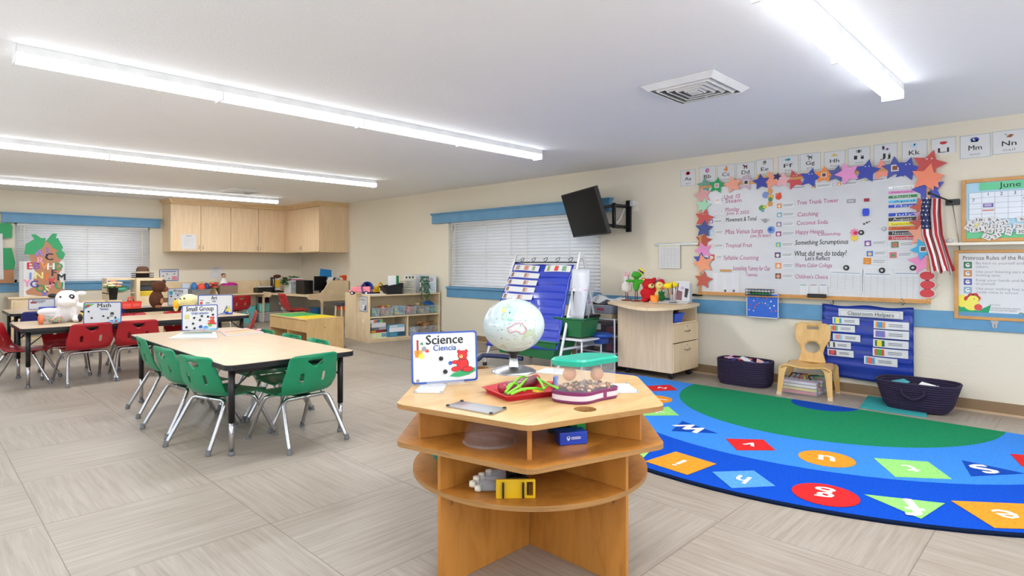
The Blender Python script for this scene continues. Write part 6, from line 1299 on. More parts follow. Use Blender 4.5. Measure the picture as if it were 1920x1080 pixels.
# green and yellow building table
pt = thing('building_table', 'low wooden play table with green and yellow building plates', 'table', (3.99, 7.98, 0)); w, d, h = .575, 1.24, .475
MB().box(0, w, 0, .02, 0, h, 'play_wood').build('end_panel', pt, bevel=.002); MB().box(0, w, d-.02, d, 0, h, 'play_wood').build('end_panel', pt, bevel=.002); MB().box(0, w, d/2-.01, d/2+.01, 0, h-.03, 'play_wood').build('divider', pt)
for y0, y1, c_, nm in ((.02, d/2-.01, 'F2D21A', 'yellow'), (d/2+.01, d-.02, '26B45E', 'green')):
    MB().box(-.005, w, y0, y1, h-.03, h-.012, 'play_wood').build('top', pt, bevel=.002)
    b = MB(); b.box(.05, w-.03, y0+.02, y1-.02, h-.012, h-.006, C(c_, .35)); o = b.build('building_plate', pt); o['label'] = nm+' building plate'
    MB().box(0, .015, y0, y1, h-.20, h-.035, 'play_wood').build('drawer_front', pt, bevel=.002); MB().box(.02, w, y0, y1, .06, .075, 'play_wood').build('shelf', pt)
MB(Matrix.Rotation(PI/2, 4, 'X')).disc(.27, h-.14, .008, .0008, 'ink').build('screw_hole', pt)
tag(MB().lathe([(.05, 0), (.06, .05), (.05, .055)], C('5AD040', .4), 14).build('toy_cup', loc=(4.10, 8.95, .077)), 'bright green cup inside the play table', 'toy')
# books lying on the green-chair table
def book(label, quad, th, c1, cols):
    q = [G(*p, TZ) for p in quad]; c = (sum(p[0] for p in q)/4, sum(p[1] for p in q)/4); pts = [(p[0]-c[0], p[1]-c[1]) for p in q]
    if sum(pts[i-1][0]*pts[i][1]-pts[i][0]*pts[i-1][1] for i in range(4)) < 0: pts = pts[::-1]
    r = thing('picture_book', label, 'book', (c[0], c[1], TZ)); MB().prism(pts, .001, th, C(c1, .3), 'white_card').build('cover', r)
    b = MB(); A, B, C_, D = [Vector(p) for p in pts]; n = len(cols)
    for k, cc in enumerate(cols): t0, t1 = k/n+.02, (k+1)/n-.02; b.flat([tuple(A.lerp(B, t0).lerp(D.lerp(C_, t0), .1)), tuple(A.lerp(B, t1).lerp(D.lerp(C_, t1), .1)), tuple(A.lerp(B, t1).lerp(D.lerp(C_, t1), .9)), tuple(A.lerp(B, t0).lerp(D.lerp(C_, t0), .9))], th+.0006, C(cc, .3))
    b.build('cover_picture', r)
book('flat white and green picture sheet under the Small Group sign', ((316, 636), (340, 625), (404, 624), (408, 634)), .008, 'E8EEEA', ['D8E0E4', 'E8ECF0', 'C8D4D8', '4A8A64'])
book('flat colourful picture book right of the Small Group sign', ((424, 631), (411, 622), (462, 617), (494, 624)), .010, 'E8B0A8', ['E8B8A0', 'C8D080', 'E89080', 'D8C8B0'])
tag(MB().ell((0, 0, 0), (.03, .02, .012), C('F0A8B8', .7), 8, 6).build('tissue_wad', loc=(*G(486, 621, TZ), TZ+.013)), 'tiny pink crumpled tissue beside the colourful book', 'tissue')

# ================================================================== pocket chart stand with bags and green trolley bins
ps = thing('chart_stand', 'white tube stand carrying the blue pocket chart by the window', 'stand', (5.35, 4.87, 0)); O = Vector((5.35, 4.87, 0))
def pt_(px, py, X): y, z = W(px, py, X); return Vector((X, y, z))-O
tubes = [[(-.30, -.62, .03), (.22, -.52, 1.30), (.26, -.50, 1.33), (.30, -.48, 1.33)], [(-.30, .55, .03), (.22, .55, 1.28), (.26, .55, 1.32), (.32, .5, 1.32)], [(.55, -.62, .03), (.36, -.50, 1.28), (.32, -.48, 1.32), (.28, -.49, 1.31)], [(.55, .55, .03), (.34, .5, 1.30)]]
for t in tubes: MB().tube(smooth_path(t, 4), .016, 'white_metal', 8).build('leg', ps)
MB().tube([(.24, -.50, 1.28), (.24, .55, 1.28)], .008, 'black_plastic', 6).build('cross_bar', ps); MB().tube([(-.05, -.58, .66), (.50, -.60, .55)], .014, 'white_metal', 8).build('side_brace', ps); MB().tube([(-.18, -.60, .30), (.52, -.60, .30)], .014, 'white_metal', 8).build('side_brace', ps)
for k in range(5): 
    y = -.38+.2*k; MB().tube([(.24+.03*math.sin(a*.7), y+.035*math.cos(a*.6), 1.30+.03*math.sin(a*.6)+.01) for a in range(11)], .004, 'black_plastic', 5).build('ring_hook', ps)
for x, y in ((-.30, -.62), (-.30, .55), (.55, -.62), (.55, .55)): MB().lathe([(.018, 0), (.028, .006), (.028, .03), (.018, .04)], 'black_plastic', 12, (x, y, 0)).build('caster', ps)
MB().tube([(-.42, .62, .05), (-.35, .60, .08), (-.30, .58, .12), (-.25, .30, .13), (-.2, -.0, .13)], .028, C('1C2850', .4), 8).build('foot_bar', ps)
def chart(name, label, quad, nx, nz, m_, pockets, sag=.0, off=Vector((0, 0, 0))):
    r = thing(name, label, 'pocket chart', O); A, B, C_, D = quad      # top-left, top-right, bottom-right, bottom-left
    nrm = (B-A).cross(D-A).normalized(); nrm = -nrm if nrm.x > 0 else nrm; vs = []
    for j in range(nz+1):
        for i in range(nx+1):
            u, v = i/nx, j/nz; p = A.lerp(B, u).lerp(D.lerp(C_, u), v); p = p+nrm*(.012*math.sin(u*9+v*3)+.02*math.sin(v*PI)+.006*math.sin(v*40))+Vector((0, 0, -sag*math.sin(u*PI*2)**2*(1-v))); vs.append(p)
    b = MB(); b.add(vs, [(j*(nx+1)+i, (j+1)*(nx+1)+i, (j+1)*(nx+1)+i+1, j*(nx+1)+i+1) for j in range(nz) for i in range(nx)], m_, True); b.build('cloth', r, solid=.003)
    def P(u, v, h): p = A.lerp(B, u).lerp(D.lerp(C_, u), v); return p+nrm*(.012*math.sin(u*9+v*3)+.02*math.sin(v*PI)+.006+h)
    return r, P
A, B, C_, D = pt_(966, 493, 5.58), pt_(1077, 497, 5.58), pt_(1045, 657, 5.12), pt_(912, 648, 5.12)
pc, P = chart('pocket_chart', 'blue hanging pocket chart with white name strips on the stand', (A, B, C_, D), 24, 30, 'pocket_blue', 10, .02)
clear('pocket_film', '5A6AE0', .35, .06)
for k in range(10):
    v0 = .10+.088*k; b = MB(); n = 12; vs = [P(.03+.94*i/n, v0+dv, .004+.006*(dv == 0)) for dv in (0, .062) for i in range(n+1)]; b.add(vs, [(i, n+1+i, n+2+i, i+1) for i in range(n)], 'pocket_film', True); b.build('pocket', pc)
def strip_(P, r_, u0, u1, v0, v1, c_='white_card', lift=.012, pics=(), name='name_strip'):
    b = MB(); n = 5; vs = [P(u0+(u1-u0)*i/n, v, lift) for v in (v0, v1) for i in range(n+1)]; b.add(vs, [(i, n+1+i, n+2+i, i+1) for i in range(n)], c_, True)
    for (a, w_, m2) in pics:
        gr = m2 == 'ink_grey'
        for e0, e1 in (((.34, .44), (.56, .66)) if gr else ((.12, .88),)): q = [P(u0+(u1-u0)*(a+d_), v0+(v1-v0)*e, lift+.003) for d_, e in ((0, e0), (0, e1), (w_, e1), (w_, e0))]; b.add(q, [(0, 1, 2, 3)], m2)
    b.build(name, r_)
strip_(P, pc, .04, .46, .03, .10, pics=((.1, .15, C('A09080')), (.45, .15, C('C08070')), (.75, .1, C('8AA080')))); strip_(P, pc, .56, .98, .02, .10, pics=((.1, .1, C('8A9A60')), (.4, .15, C('D04030')), (.7, .15, C('70A080'))))
for k in range(7): strip_(P, pc, .03, .50, .125+.088*k, .188+.088*k, pics=((.04, .09, C('8A6A58')), (.5+.05*(k % 3), .08, C('9A7A70')), (.58+.05*(k % 3), .07, C('C8A8A0'))))
# clear bags hanging on the right of the stand
for k, (y0, y1, z0, z1, x, m_, lab) in enumerate(((-.56, -.80, .62, 1.20, .06, 'frost', 'hazy clear bag of papers hanging at the right of the stand'), (-.50, -.78, .55, 1.02, .16, 'clear_tub', 'second clear bag with a pink zip behind the first'))):
    r = thing('zip_bag', lab, 'bag', O); b = MB(); n = 8; m = 8; vs = []
    for j in range(m+1):
        for i in range(n+1): u, v = i/n, j/m; vs.append((x+(1-v)*-.10+.02*math.sin(u*5+v*4), y0+(y1-y0)*u, z0+(z1-z0)*v))
    b.add(vs, [(j*(n+1)+i, j*(n+1)+i+1, (j+1)*(n+1)+i+1, (j+1)*(n+1)+i) for j in range(m) for i in range(n)], m_, True); b.build('film', r, solid=.012)
    MB().tube([(x-.04+.10*k*0, y0, z0+(z1-z0)*.62), (x-.04, y1, z0+(z1-z0)*.60)], .006, C('E0A0D0', .3), 6).build('zip', r)
    for q in range(3): MB().box(x-.06, x-.05+.005*q, y1+.04+.02*q, y0-.05, z0+.05+.03*q, z0+.30+.03*q, C(['E4E2EA', 'D4D0E0', 'F0F0F4'][q])).build('paper', r)
def greenbin(label, c, sx_, sy_, h, yaw=0):
    r = thing('green_bin', label, 'bin', c, yaw, group='dark green plastic bins on the trolley'); b = MB()
    q = [(-1, -1), (1, -1), (1, 1), (-1, 1)]; vs = [(x*sx_*.85, y*sy_*.85, 0) for x, y in q]+[(x*sx_, y*sy_, h) for x, y in q]; b.add(vs, [(0, 1, 5, 4), (1, 2, 6, 5), (2, 3, 7, 6), (3, 0, 4, 7), (3, 2, 1, 0)], C('1A6A3C', .4)); b.build('tub', r, solid=.005)
    b = MB(); b.tube([(x*sx_, y*sy_, h) for x, y in q], .012, C('1A6A3C', .4), 6, True); b.build('rim', r); return r
greenbin('upper dark green bin right of the blue chart', (5.42, 4.27, .44), .16, .20, .20); greenbin('long lower dark green bin under the blue chart', (5.30, 4.82, .17), .18, .50, .20)
tr_ = thing('trolley_tray', 'white wire tray under the upper green bin', 'tray', (5.42, 4.27, .40)); MB().box(-.2, .2, -.24, .24, 0, .02, 'white_metal').build('tray', tr_, bevel=.004)
for x in (-.18, .18):
    for y in (-.22, .22): MB().cyl((x, y, -.40), (x, y, 0), .010, 'white_metal').build('post', tr_)
MB().box(-.2, .2, -.24, .24, -.245, -.235, 'white_metal').build('lower_tray', tr_)
tag(MB().box(5.36, 5.66, 4.10, 4.36, .70, .73, 'black_plastic').build('black_folder', bevel=.004), 'flat black folder lying across the trolley above the green bin', 'folder')
bpy.data.objects['black_folder'].location.z = -.055
# stacked clear drawers by the desk
cd = thing('drawer_tower', 'stack of clear plastic drawers with white frames beside the teacher desk', 'drawers', (5.98, 4.29, 0))
for k, z in enumerate((.03, .23, .43)):
    MB().box(-.18, .22, -.30, .28, z+.17, z+.185, 'white_metal').build('frame', cd, bevel=.004); d_ = MB().box(-.19, .20, -.28, .26, z, z+.165, 'smoke').build('drawer', cd, bevel=.01)
    MB().box(-.205, -.192, -.10, .22, z+.05, z+.12, 'white_card').build('paper_label', d_); b = MB()
    for j, q in enumerate(('A8404A', '303838', 'C8A040', '58707A', 'D0C8C0')): b.box(-.17, .18, -.24+.09*j, -.17+.09*j, z+.01, z+.09+.012*(j % 3), C(q))
    o = b.build('contents', d_); o['kind'] = 'stuff'
for x in (-.18, .21):
    for y in (-.29, .27): MB().cyl((x, y, 0), (x, y, .62), .010, 'white_metal').build('post', cd)
tag(MB().box(-.17, .2, -.24, .25, 0, .05, C('CDBB98')).build('cardboard_sheet', loc=(5.98, 4.29, .616), bevel=.004), 'pale cardboard box on top of the clear drawers', 'box')
wb2 = thing('white_caddy', 'white plastic basin on the pale cardboard above the drawers', 'basin', (5.96, 4.25, .667)); b = MB(); q = rrect(-.17, .17, -.22, .22, .04, 3); n = len(q); vs = [(x*.85, y*.85, 0) for x, y in q]+[(x, y, .10) for x, y in q]+[(x*1.05, y*1.05, .105) for x, y in q]; b.add(vs, [(j*n+i, j*n+(i+1) % n, (j+1)*n+(i+1) % n, (j+1)*n+i) for j in range(2) for i in range(n)], 'white_card', True); b.add(vs[:n], [tuple(range(n))[::-1]], 'white_card'); b.build('basin', wb2, solid=.005)
MB().box(-.166, -.162, -.10, .0, .04, .07, C('B04860')).build('printed_mark', wb2)
random.seed(4); b = MB(); n = 10; vs = [(-.20+.4*i/n, -.24+.5*j/n, .03*math.sin(i*.9+j*.5)+.03*math.sin(j*1.1)+.05*math.exp(-((i-5)**2+(j-5)**2)/12)) for j in range(n+1) for i in range(n+1)]
b.add(vs, [(j*(n+1)+i, j*(n+1)+i+1, (j+1)*(n+1)+i+1, (j+1)*(n+1)+i) for j in range(n) for i in range(n)], 'acrylic', True); b.add([(x, y, z-.01) for x, y, z in vs], [(j*(n+1)+i, j*(n+1)+i+1, (j+1)*(n+1)+i+1, (j+1)*(n+1)+i) for j in range(n) for i in range(n)], 'white_card', True)
tag(b.build('plastic_sleeve', loc=(5.98, 4.24, .80)), 'crumpled clear and white plastic bags on the white basin', 'bag')
tag(MB().ell((0, 0, 0), (.12, .15, .04), C('1C4A98', .4), 12, 8).build('blue_bowl', loc=(5.62, 4.06, .44)), 'dark blue shallow bowl between the trolley and the drawers', 'bowl')
tag(MB().box(-.07, .07, -.05, .05, 0, .06, C('1C4A98', .4)).build('bowl_stand', loc=(5.62, 4.06, .345)), 'small blue box under the blue bowl', 'box')
MB()

# ================================================================== rolling teacher desk
td = thing('teacher_desk', 'light-wood rolling desk unit with drawers and a rounded top', 'desk', (5.79, 3.25, 0)); w, d = .56, .70; z0, z1 = .075, .795
MB().box(0, .02, 0, d, z0, z1, 'maple').build('side_panel', td, bevel=.002); MB().box(w-.02, w, 0, d, z0, z1, 'maple').build('side_panel', td, bevel=.002); MB().box(.02, w-.02, d-.02, d, z0, z1, 'maple').build('back_panel', td); MB().box(.02, w-.02, 0, d-.02, z0, z0+.02, 'maple').build('base', td)
MB().box(.02, w-.02, 0, d-.02, .60, .62, 'maple').build('shelf', td)
for a, c_ in ((z0+.01, .395), (.405, .60)):
    o = MB().box(.005, w-.0, -.018, 0, a, c_, 'maple').build('drawer', td, bevel=.003); zc = c_-.075
    MB().tube([(w*.42, -.018, zc), (w*.45, -.038, zc-.008), (w*.60, -.038, zc-.008), (w*.63, -.018, zc)], .005, 'satin_metal', 6).build('handle', o); MB(Matrix.Translation((w*.53, -.018, c_-.03)) @ Matrix.Rotation(PI/2, 4, 'X')).lathe([(.009, 0), (.007, .004)], 'satin_metal', 10).build('lock', o)
top = []
for q in (G(1146, 567, .82), G(1195, 577, .82), G(1245, 578, .82), G(1290, 574, .82), G(1312, 569, .82)): top.append((q[0]-5.79, q[1]-3.25))
top = [tuple(p[:2]) for p in smooth_path([(x, y, 0) for x, y in top], 5)]; x1_, y1_ = top[-1]; x0_, y0_ = top[0]
if x1_ > .63: top[-1] = (.63, top[-1][1])
top = [(min(x, .632), y) for x, y in top]+[(.632, d+.08), (top[0][0]+.05, d+.10)]
MB().prism(top, z1, z1+.03, 'maple').build('desk_top', td, bevel=.008)
for x, y in ((.08, .06), (w-.08, .06), (.08, d-.08), (w-.08, d-.08)): b = MB(Matrix.Translation((x, y, .035)) @ Matrix.Rotation(PI/2, 4, 'Y')); b.lathe([(.02, -.02), (.035, -.014), (.035, .014), (.02, .02)], 'black_plastic', 16); b.M = Matrix(); b.box(x-.02, x+.02, y-.02, y+.02, .055, .078, 'black_plastic'); b.build('caster', td)
DT = z1+.03
bb = thing('blue_tray', 'bright blue plastic tray inside the open desk shelf', 'tray', (5.94, 3.30, .621)); b = MB(); q = [(-1, -1), (1, -1), (1, 1), (-1, 1)]; vs = [(x*.075, y*.09+.06, 0) for x, y in q]+[(x*.11, y*.12+.06, .10) for x, y in q]; b.add(vs, [(0, 1, 5, 4), (1, 2, 6, 5), (2, 3, 7, 6), (3, 0, 4, 7), (3, 2, 1, 0)], C('1D56D8', .4)); b.build('tub', bb, solid=.004)
MB(Matrix.Rotation(.5, 4, 'X')).box(-.03, .02, .03, .06, .04, .15, 'vent_dark').build('remote', bb, bevel=.004)

# ------------------------------------------------------------------ plush puppets
def plush(name, label, loc, rz, cat, parts, feats, vox=.010, sc=1.0, group=None):
    r = thing(name, label, cat, loc, rz, group)
    b = MB()
    for c_, rr, m_ in parts: b.ell([x*sc for x in c_], [x*sc for x in rr], m_, 16, 12)
    o = b.build('body', r); q = o.modifiers.new('r', 'REMESH'); q.mode = 'VOXEL'; q.voxel_size = vox; q.use_smooth_shade = True
    for nm, c_, rr, m_ in feats: MB().ell([x*sc for x in c_], [x*sc for x in rr], m_, 12, 8).build(nm, r)
    return r
FC = PI/2+math.atan2(-3.5, -5.9)+0.0      # turn local -y toward the camera from the desk
def dpt(px, py, X=6.05): y, z = W(px, py, X); return X, y, z
def stand_peg(label, x, y, z): 
    r = thing('puppet_stand', label, 'stand', (x, y, DT), group='dark red puppet stands on the desk'); MB().box(-.05, .05, -.04, .04, 0, .012, C('6A1A20', .3)).build('base', r, bevel=.004)
    for k in (-.02, .02): MB().cyl((k, 0, .012), (k, 0, z-DT), .005, C('8A3020', .35)).build('peg', r)
B1 = plush('bear_puppet', 'fluffy red toy bear with a cream muzzle sitting on the desk', (*dpt(1217, 560)[:2], DT+.0), 0, 'plush toy',
    [((0, 0, .075), (.070, .055, .08), 'plush_red'), ((0, -.01, .175), (.062, .055, .058), 'plush_red'), ((-.055, -.02, .09), (.025, .03, .035), 'plush_red'), ((.065, -.03, .11), (.05, .025, .022), 'plush_red'), ((-.045, -.06, .02), (.03, .045, .022), 'plush_red'), ((.045, -.06, .02), (.03, .045, .022), 'plush_red'), ((-.048, 0, .222), (.022, .014, .022), 'plush_red'), ((.045, 0, .225), (.022, .014, .022), 'plush_red')],
    [('muzzle', (.015, -.065, .160), (.028, .022, .024), 'plush_yellow'), ('nose', (.02, -.085, .170), (.010, .008, .008), 'black_plastic'), ('eye', (-.008, -.058, .192), (.006, .005, .006), 'black_plastic'), ('eye', (.038, -.055, .192), (.006, .005, .006), 'black_plastic'), ('ear_lining', (-.048, -.013, .222), (.014, .006, .014), 'plush_yellow')])
B1.rotation_euler = (0, 0, -.95); B1.scale = (1.3, 1.3, 1.15)
x, y, z = dpt(1193, 540, 5.98)
fr = plush('frog_puppet', 'green frog puppet with bulging eyes wearing a yellow and blue hat', (x, y, z-.015), -.9, 'plush toy',
    [((0, 0, .06), (.042, .035, .085), 'plush_green'), ((0, -.03, .165), (.062, .06, .035), 'plush_green'), ((-.025, -.02, .20), (.02, .02, .02), 'plush_green'), ((.025, -.02, .20), (.02, .02, .02), 'plush_green'), ((-.075, -.03, .10), (.055, .02, .018), 'plush_green'), ((.06, -.03, .09), (.035, .02, .03), 'plush_green')],
    [('eye', (-.025, -.032, .210), (.014, .012, .014), 'white_card'), ('eye', (.025, -.032, .210), (.014, .012, .014), 'white_card'), ('pupil', (-.027, -.044, .212), (.006, .004, .006), 'black_plastic'), ('pupil', (.025, -.044, .212), (.006, .004, .006), 'black_plastic')])
ht = MB(Matrix.Translation((.045, .01, .19)) @ Matrix.Rotation(.6, 4, 'Y')); ht.lathe([(.060, 0), (.062, .006), (.036, .008)], C('F0D824', .8), 18); ht.lathe([(.036, .008), (.035, .05), (.001, .052)], C('F0D824', .8), 18, cap=False); ht.lathe([(.038, .010), (.038, .028)], C('1C2A7A', .8), 18, cap=False); ht.build('hat', fr)
stand_peg('dark red puppet stand under the green frog', x, y, z+.02)
x, y, z = dpt(1175, 545, 6.02)
wh = plush('rabbit_puppet', 'white fluffy puppet with pale pink ears on a peg stand', (x, y, z-.01), -.9, 'plush toy',
    [((0, 0, .06), (.048, .04, .075), 'plush_white'), ((0, 0, .15), (.035, .035, .04), 'plush_white'), ((-.045, -.01, .05), (.02, .02, .05), 'plush_white'), ((.045, -.01, .05), (.02, .02, .05), 'plush_white')],
    [('ear', (-.02, 0, .205), (.012, .008, .035), C('E8B8C4', .8)), ('ear', (.022, 0, .205), (.012, .008, .035), C('E8B8C4', .8)), ('bow', (0, -.01, .19), (.03, .012, .012), C('E8A8BC', .8)), ('eye', (-.012, -.033, .16), (.004, .004, .004), 'black_plastic'), ('eye', (.012, -.033, .16), (.004, .004, .004), 'black_plastic')])
stand_peg('dark red puppet stand under the white puppet', x, y, z+.02)
x, y, z = dpt(1232, 540, 6.18)
plush('mouse_puppet', 'grey puppet peeking out behind the red bear and yellow bird', (x, y, DT), -.9, 'plush toy', [((0, 0, .10), (.05, .04, .10), 'plush_grey'), ((-.02, -.01, .22), (.06, .05, .035), 'plush_grey'), ((.06, 0, .245), (.03, .012, .018), 'plush_grey')], [('ear', (.02, -.02, .26), (.02, .01, .02), C('C8A8B8', .8)), ('eye', (-.02, -.055, .225), (.006, .005, .006), 'black_plastic')])
x, y, z = dpt(1236, 560, 6.08)
plush('bird_puppet', 'pale yellow bird puppet with red crest and orange beak', (x, y, DT), -.9, 'plush toy', [((0, 0, .08), (.055, .05, .09), 'plush_yellow'), ((0, -.01, .185), (.052, .05, .05), 'plush_yellow')],
    [('crest', (.02, 0, .235), (.035, .022, .028), 'plush_red'), ('crest', (.052, 0, .205), (.02, .018, .03), 'plush_red'), ('beak', (.03, -.065, .16), (.022, .028, .014), C('E86820', .6)), ('eye', (-.005, -.055, .20), (.006, .005, .006), 'black_plastic')])
x, y, z = dpt(1240, 575, 6.0)
plush('turtle_puppet', 'dark green plush between the orange cup and the brush pot', (x, y, DT+.016), -.9, 'plush toy', [((0, 0, .04), (.045, .04, .04), C('1E6A34', .9)), ((0, -.01, .095), (.038, .035, .03), C('1E6A34', .9))], [('eye', (-.015, -.04, .115), (.008, .006, .008), 'white_card'), ('eye', (.015, -.04, .115), (.008, .006, .008), 'white_card')])
p0, p1 = dpt(1222, 569, 5.95), dpt(1290, 569, 6.1)
ty = thing('desk_tray', 'white flat tray on the desk holding cups and brushes', 'tray', ((p0[0]+p1[0])/2+.0, (p0[1]+p1[1])/2, DT), math.atan2(p1[1]-p0[1], p1[0]-p0[0])); MB().plate(rrect(-.21, .21, -.13, .13, .03, 3), [], .001, .012, 'white_card').build('plate', ty, bevel=.003)
b = MB(); b.tube([(x, y, .014) for x, y in rrect(-.21, .21, -.13, .13, .03, 3)], .006, 'white_card', 6, True); b.build('rim', ty)
oc = thing('orange_cup', 'bright orange plastic cup on the white desk tray', 'cup', (*G(1227, 566, DT+.02), DT+.016)); MB().lathe([(.040, 0), (.048, .075), (.045, .075), (.036, .004)], C('F58A1E', .4), 20).build('wall', oc)
x, y = G(1262, 567, DT+.02); bp = thing('brush_pot', 'clear pot of paint brushes and two yellow sponge daubers', 'pot', (x, y, DT+.016)); MB().lathe([(.035, 0), (.04, .09)], 'clear_tub', 16).build('pot', bp); MB().lathe([(.045, 0), (.045, .006)], 'black_plastic', 16).build('base', bp)
for k in range(9):
    a = 2*PI*k/9; t = (.055*math.cos(a), .055*math.sin(a)+.0, .15+.02*(k % 3)); o = MB().cyl((.02*math.cos(a), .02*math.sin(a), .008), t, .004, C(['D8A070', '3A2A30', 'C87858', '50506A'][k % 4])).build('brush_handle', bp); MB().tube([t, (t[0]*1.1, t[1]*1.1, t[2]+.03)], [.006, .003], C(['2A2A2A', '7A4A30'][k % 2], .8), 6).build('bristles', o)
for k, dx in enumerate((-.055, .0)): MB().ell((dx*.7, -dx*.7, .185+.01*k), (.05, .05, .034), C('F2D81E', .9), 12, 8).build('sponge_head', bp)
x, y, z = dpt(1283, 545, 6.22); bf = thing('photo_binder', 'open white binder with photos standing behind the brush pot', 'binder', (x, y, DT+.001), -.95)
MB().box(-.12, .06, 0, .008, 0, .24, 'white_card').build('page', bf); MB(Matrix.Translation((.065, 0, 0)) @ Matrix.Rotation(.7, 4, 'Z')).box(0, .03, 0, .006, 0, .21, C('B8BCC8')).build('cover', bf)
b = MB(Matrix.Rotation(PI/2, 4, 'X')); b.flat([(-.10, .03), (-.03, .02), (-.02, .12), (-.08, .14)], .0008, C('8A5860')); b.flat([(-.0, .06), (.03, .05), (.05, .15), (.01, .16)], .0008, C('3A3038')); b.disc(-.02, .16, .02, .001, C('C8A8D8')); b.disc(-.08, .19, .02, .001, C('E8A080')); b.build('photos', bf)

# ================================================================== blue helpers chart on the wall
y0, zt_ = W(1543, 569, 6.41); y1, _ = W(1714, 575, 6.41); zb = W(1713, 725, 6.41)[1]; O = Vector((6.395, 0, 0))
A, B, C_, D = Vector((0, y0, zt_)), Vector((0, y1, zt_)), Vector((0, y1, zb)), Vector((0, y0-.02, zb+.01))
hc, P = chart('helpers_chart', 'blue Classroom Helpers pocket chart hanging under the whiteboard', (A, B, C_, D), 20, 24, 'pocket_navy', 8, .015)
hc_w = y0-y1
def card_(u0, u1, v0, v1, c_, c2): strip_(P, hc, u0, u1, v0, v1, lift=.010, pics=((.06, .28, C(c_)), (.12, .14, C(c2)), (.45, .38, 'ink_grey')) if c_ else (), name='helper_card')
strip_(P, hc, .20, .90, .055, .155, lift=.010, name='title_card')
b = MB(Matrix.Translation(-O) @ RW(y0-.55*hc_w, zt_-.115*(zt_-zb), .092)); b.text('Classroom Helpers', .01, -.010, .05, 0, 'ink', hc_w*.50); b.build('lettering', hc)
b = MB(Matrix.Translation(-O) @ RW(y0-.55*hc_w, zt_-.105*(zt_-zb), .091))
for q in ((-.26, .26, .026, .028), (-.26, .26, -.030, -.028), (-.26, -.258, -.03, .028), (.258, .26, -.03, .028)): b.rect(q[0]*hc_w*1.25, q[1]*hc_w*1.25, q[2], q[3], 0, 'ink')
b.build('title_border', hc)
for a in ((.13, .43, .175, .265, '3A9AC0', 'E8D850'), (.09, .38, .28, .37, '6AB080', 'D86040'), (.13, .44, .40, .49, '90B8D8', 'E09080'), (.06, .33, .51, .60, '40403A', 'D8D8D0'), (.06, .36, .62, .71, '8A3A60', 'D05040'),
          (.59, .96, .19, .29, 'E09030', '4A90C8'), (.59, .96, .305, .41, '8A6AB0', '6A7AC0'), (.585, .955, .43, .53, '1E6A3A', 'E8D040'), (.58, .95, .545, .65, 'D84A28', '4AA040'), (.48, .84, .665, .77, '4AA0C8', 'E06050')): card_(*a)
for k in range(7): v0 = .05+.11*k; b = MB(); n = 8; vs = [P(.01+.97*i/n, v0+.06+dv, .003+.004*(dv == 0)) for dv in (0, .05) for i in range(n+1)]; b.add(vs, [(i, n+1+i, n+2+i, i+1) for i in range(n)], 'pocket_film', True); b.build('pocket', hc)
for px in (1560, 1693): y, z = W(px, 570, 6.36); tag(MB().tube([(0, 0, .05), (-.02, .012, .04), (-.02, .0, .01), (.01, 0, -.01), (.03, -.01, .01), (.035, 0, .035)], .004, 'satin_metal', 6).build('hanging_hook', loc=(6.345, y, z)), 'small metal ring hook at the %s top corner of the helpers chart' % ('left' if px < 1600 else 'right'), 'hook')

# ================================================================== small wooden chair, baskets, clear tub
wc_ = thing('wooden_chair', 'small bent plywood chair with an oval grip hole against the wall', 'chair', (6.15, 1.98, 0), -PI/2+PI+.12)
# local frame: seat front toward +y (turned to face the room)
bw = .165; prof = [(.0, .30), (.10, .315), (.18, .36), (.30, .48), (.36, .66)]
outer = [(-.13, 0), (-.10, .10), (-.115, .16), (-.16, .24), (-.165, .34), (-.15, .375), (-.11, .39), (.11, .39), (.15, .375), (.165, .34), (.16, .24), (.115, .16), (.10, .10), (.13, 0)][::-1]
vs, fs = cdt(outer, [circ(0, .15, .068, 22, .055), rrect(-.055, .055, .325, .352, .013, 3)], .03)
def back(u, v): return (u, -.135-.03*(v/.39)**1.3*2-.02*(1-(u/.165)**2), .285+v)
MB().add([back(u, v) for u, v in vs], fs, 'chair_wood', True).build('backrest', wc_, solid=.014)
b = MB(); n = 14; m = 10; vs = [( -.21+.42*i/n, .19-.34*j/m, .285+.010*math.cos(PI*i/n*2)-.01*math.sin(PI*j/m)-(.03*max(0, abs(i/n-.5)-.42)/.08)) for j in range(m+1) for i in range(n+1)]
b.add(vs, [(j*(n+1)+i, (j+1)*(n+1)+i, (j+1)*(n+1)+i+1, j*(n+1)+i+1) for j in range(m) for i in range(n)], 'chair_wood', True); b.build('seat', wc_, solid=.016)
for sx_ in (-1, 1):
    for fy, y0_, y1_ in ((1, .19, .06), (-1, -.16, -.05)):
        b = MB(); vs = []
        for (x, hw_, z, sp) in ((.165, .050, .285, 0), (.195, .036, .262, .2), (.205, .028, .20, .4), (.222, .020, 0, 1)):
            yc = fy*(.165+.035*sp); vs += [(sx_*x-hw_, yc-.009, z), (sx_*x+hw_, yc-.009, z), (sx_*x+hw_, yc+.009, z), (sx_*x-hw_, yc+.009, z)]
        b.add(vs, [(k*4+i, k*4+(i+1) % 4, k*4+4+(i+1) % 4, k*4+4+i) for k in range(3) for i in range(4)]+[(0, 1, 2, 3), (15, 14, 13, 12)], 'chair_wood'); l_ = b.build('leg', wc_, bevel=.003)
        MB().box(sx_*.222-.0215, sx_*.222+.0215, fy*.2-.0105, fy*.2+.0105, -.0005, .03, C('D8C0A0', .5)).build('foot_pad', l_)
ct_ = thing('clear_craft_tub', 'clear tub packed with rolled colourful papers under the wooden chair', 'tub', (6.17, 2.03, .002)); MB().box(-.15, .17, -.17, .17, 0, .15, 'clear_tub').build('tub', ct_, bevel=.015)
random.seed(8)
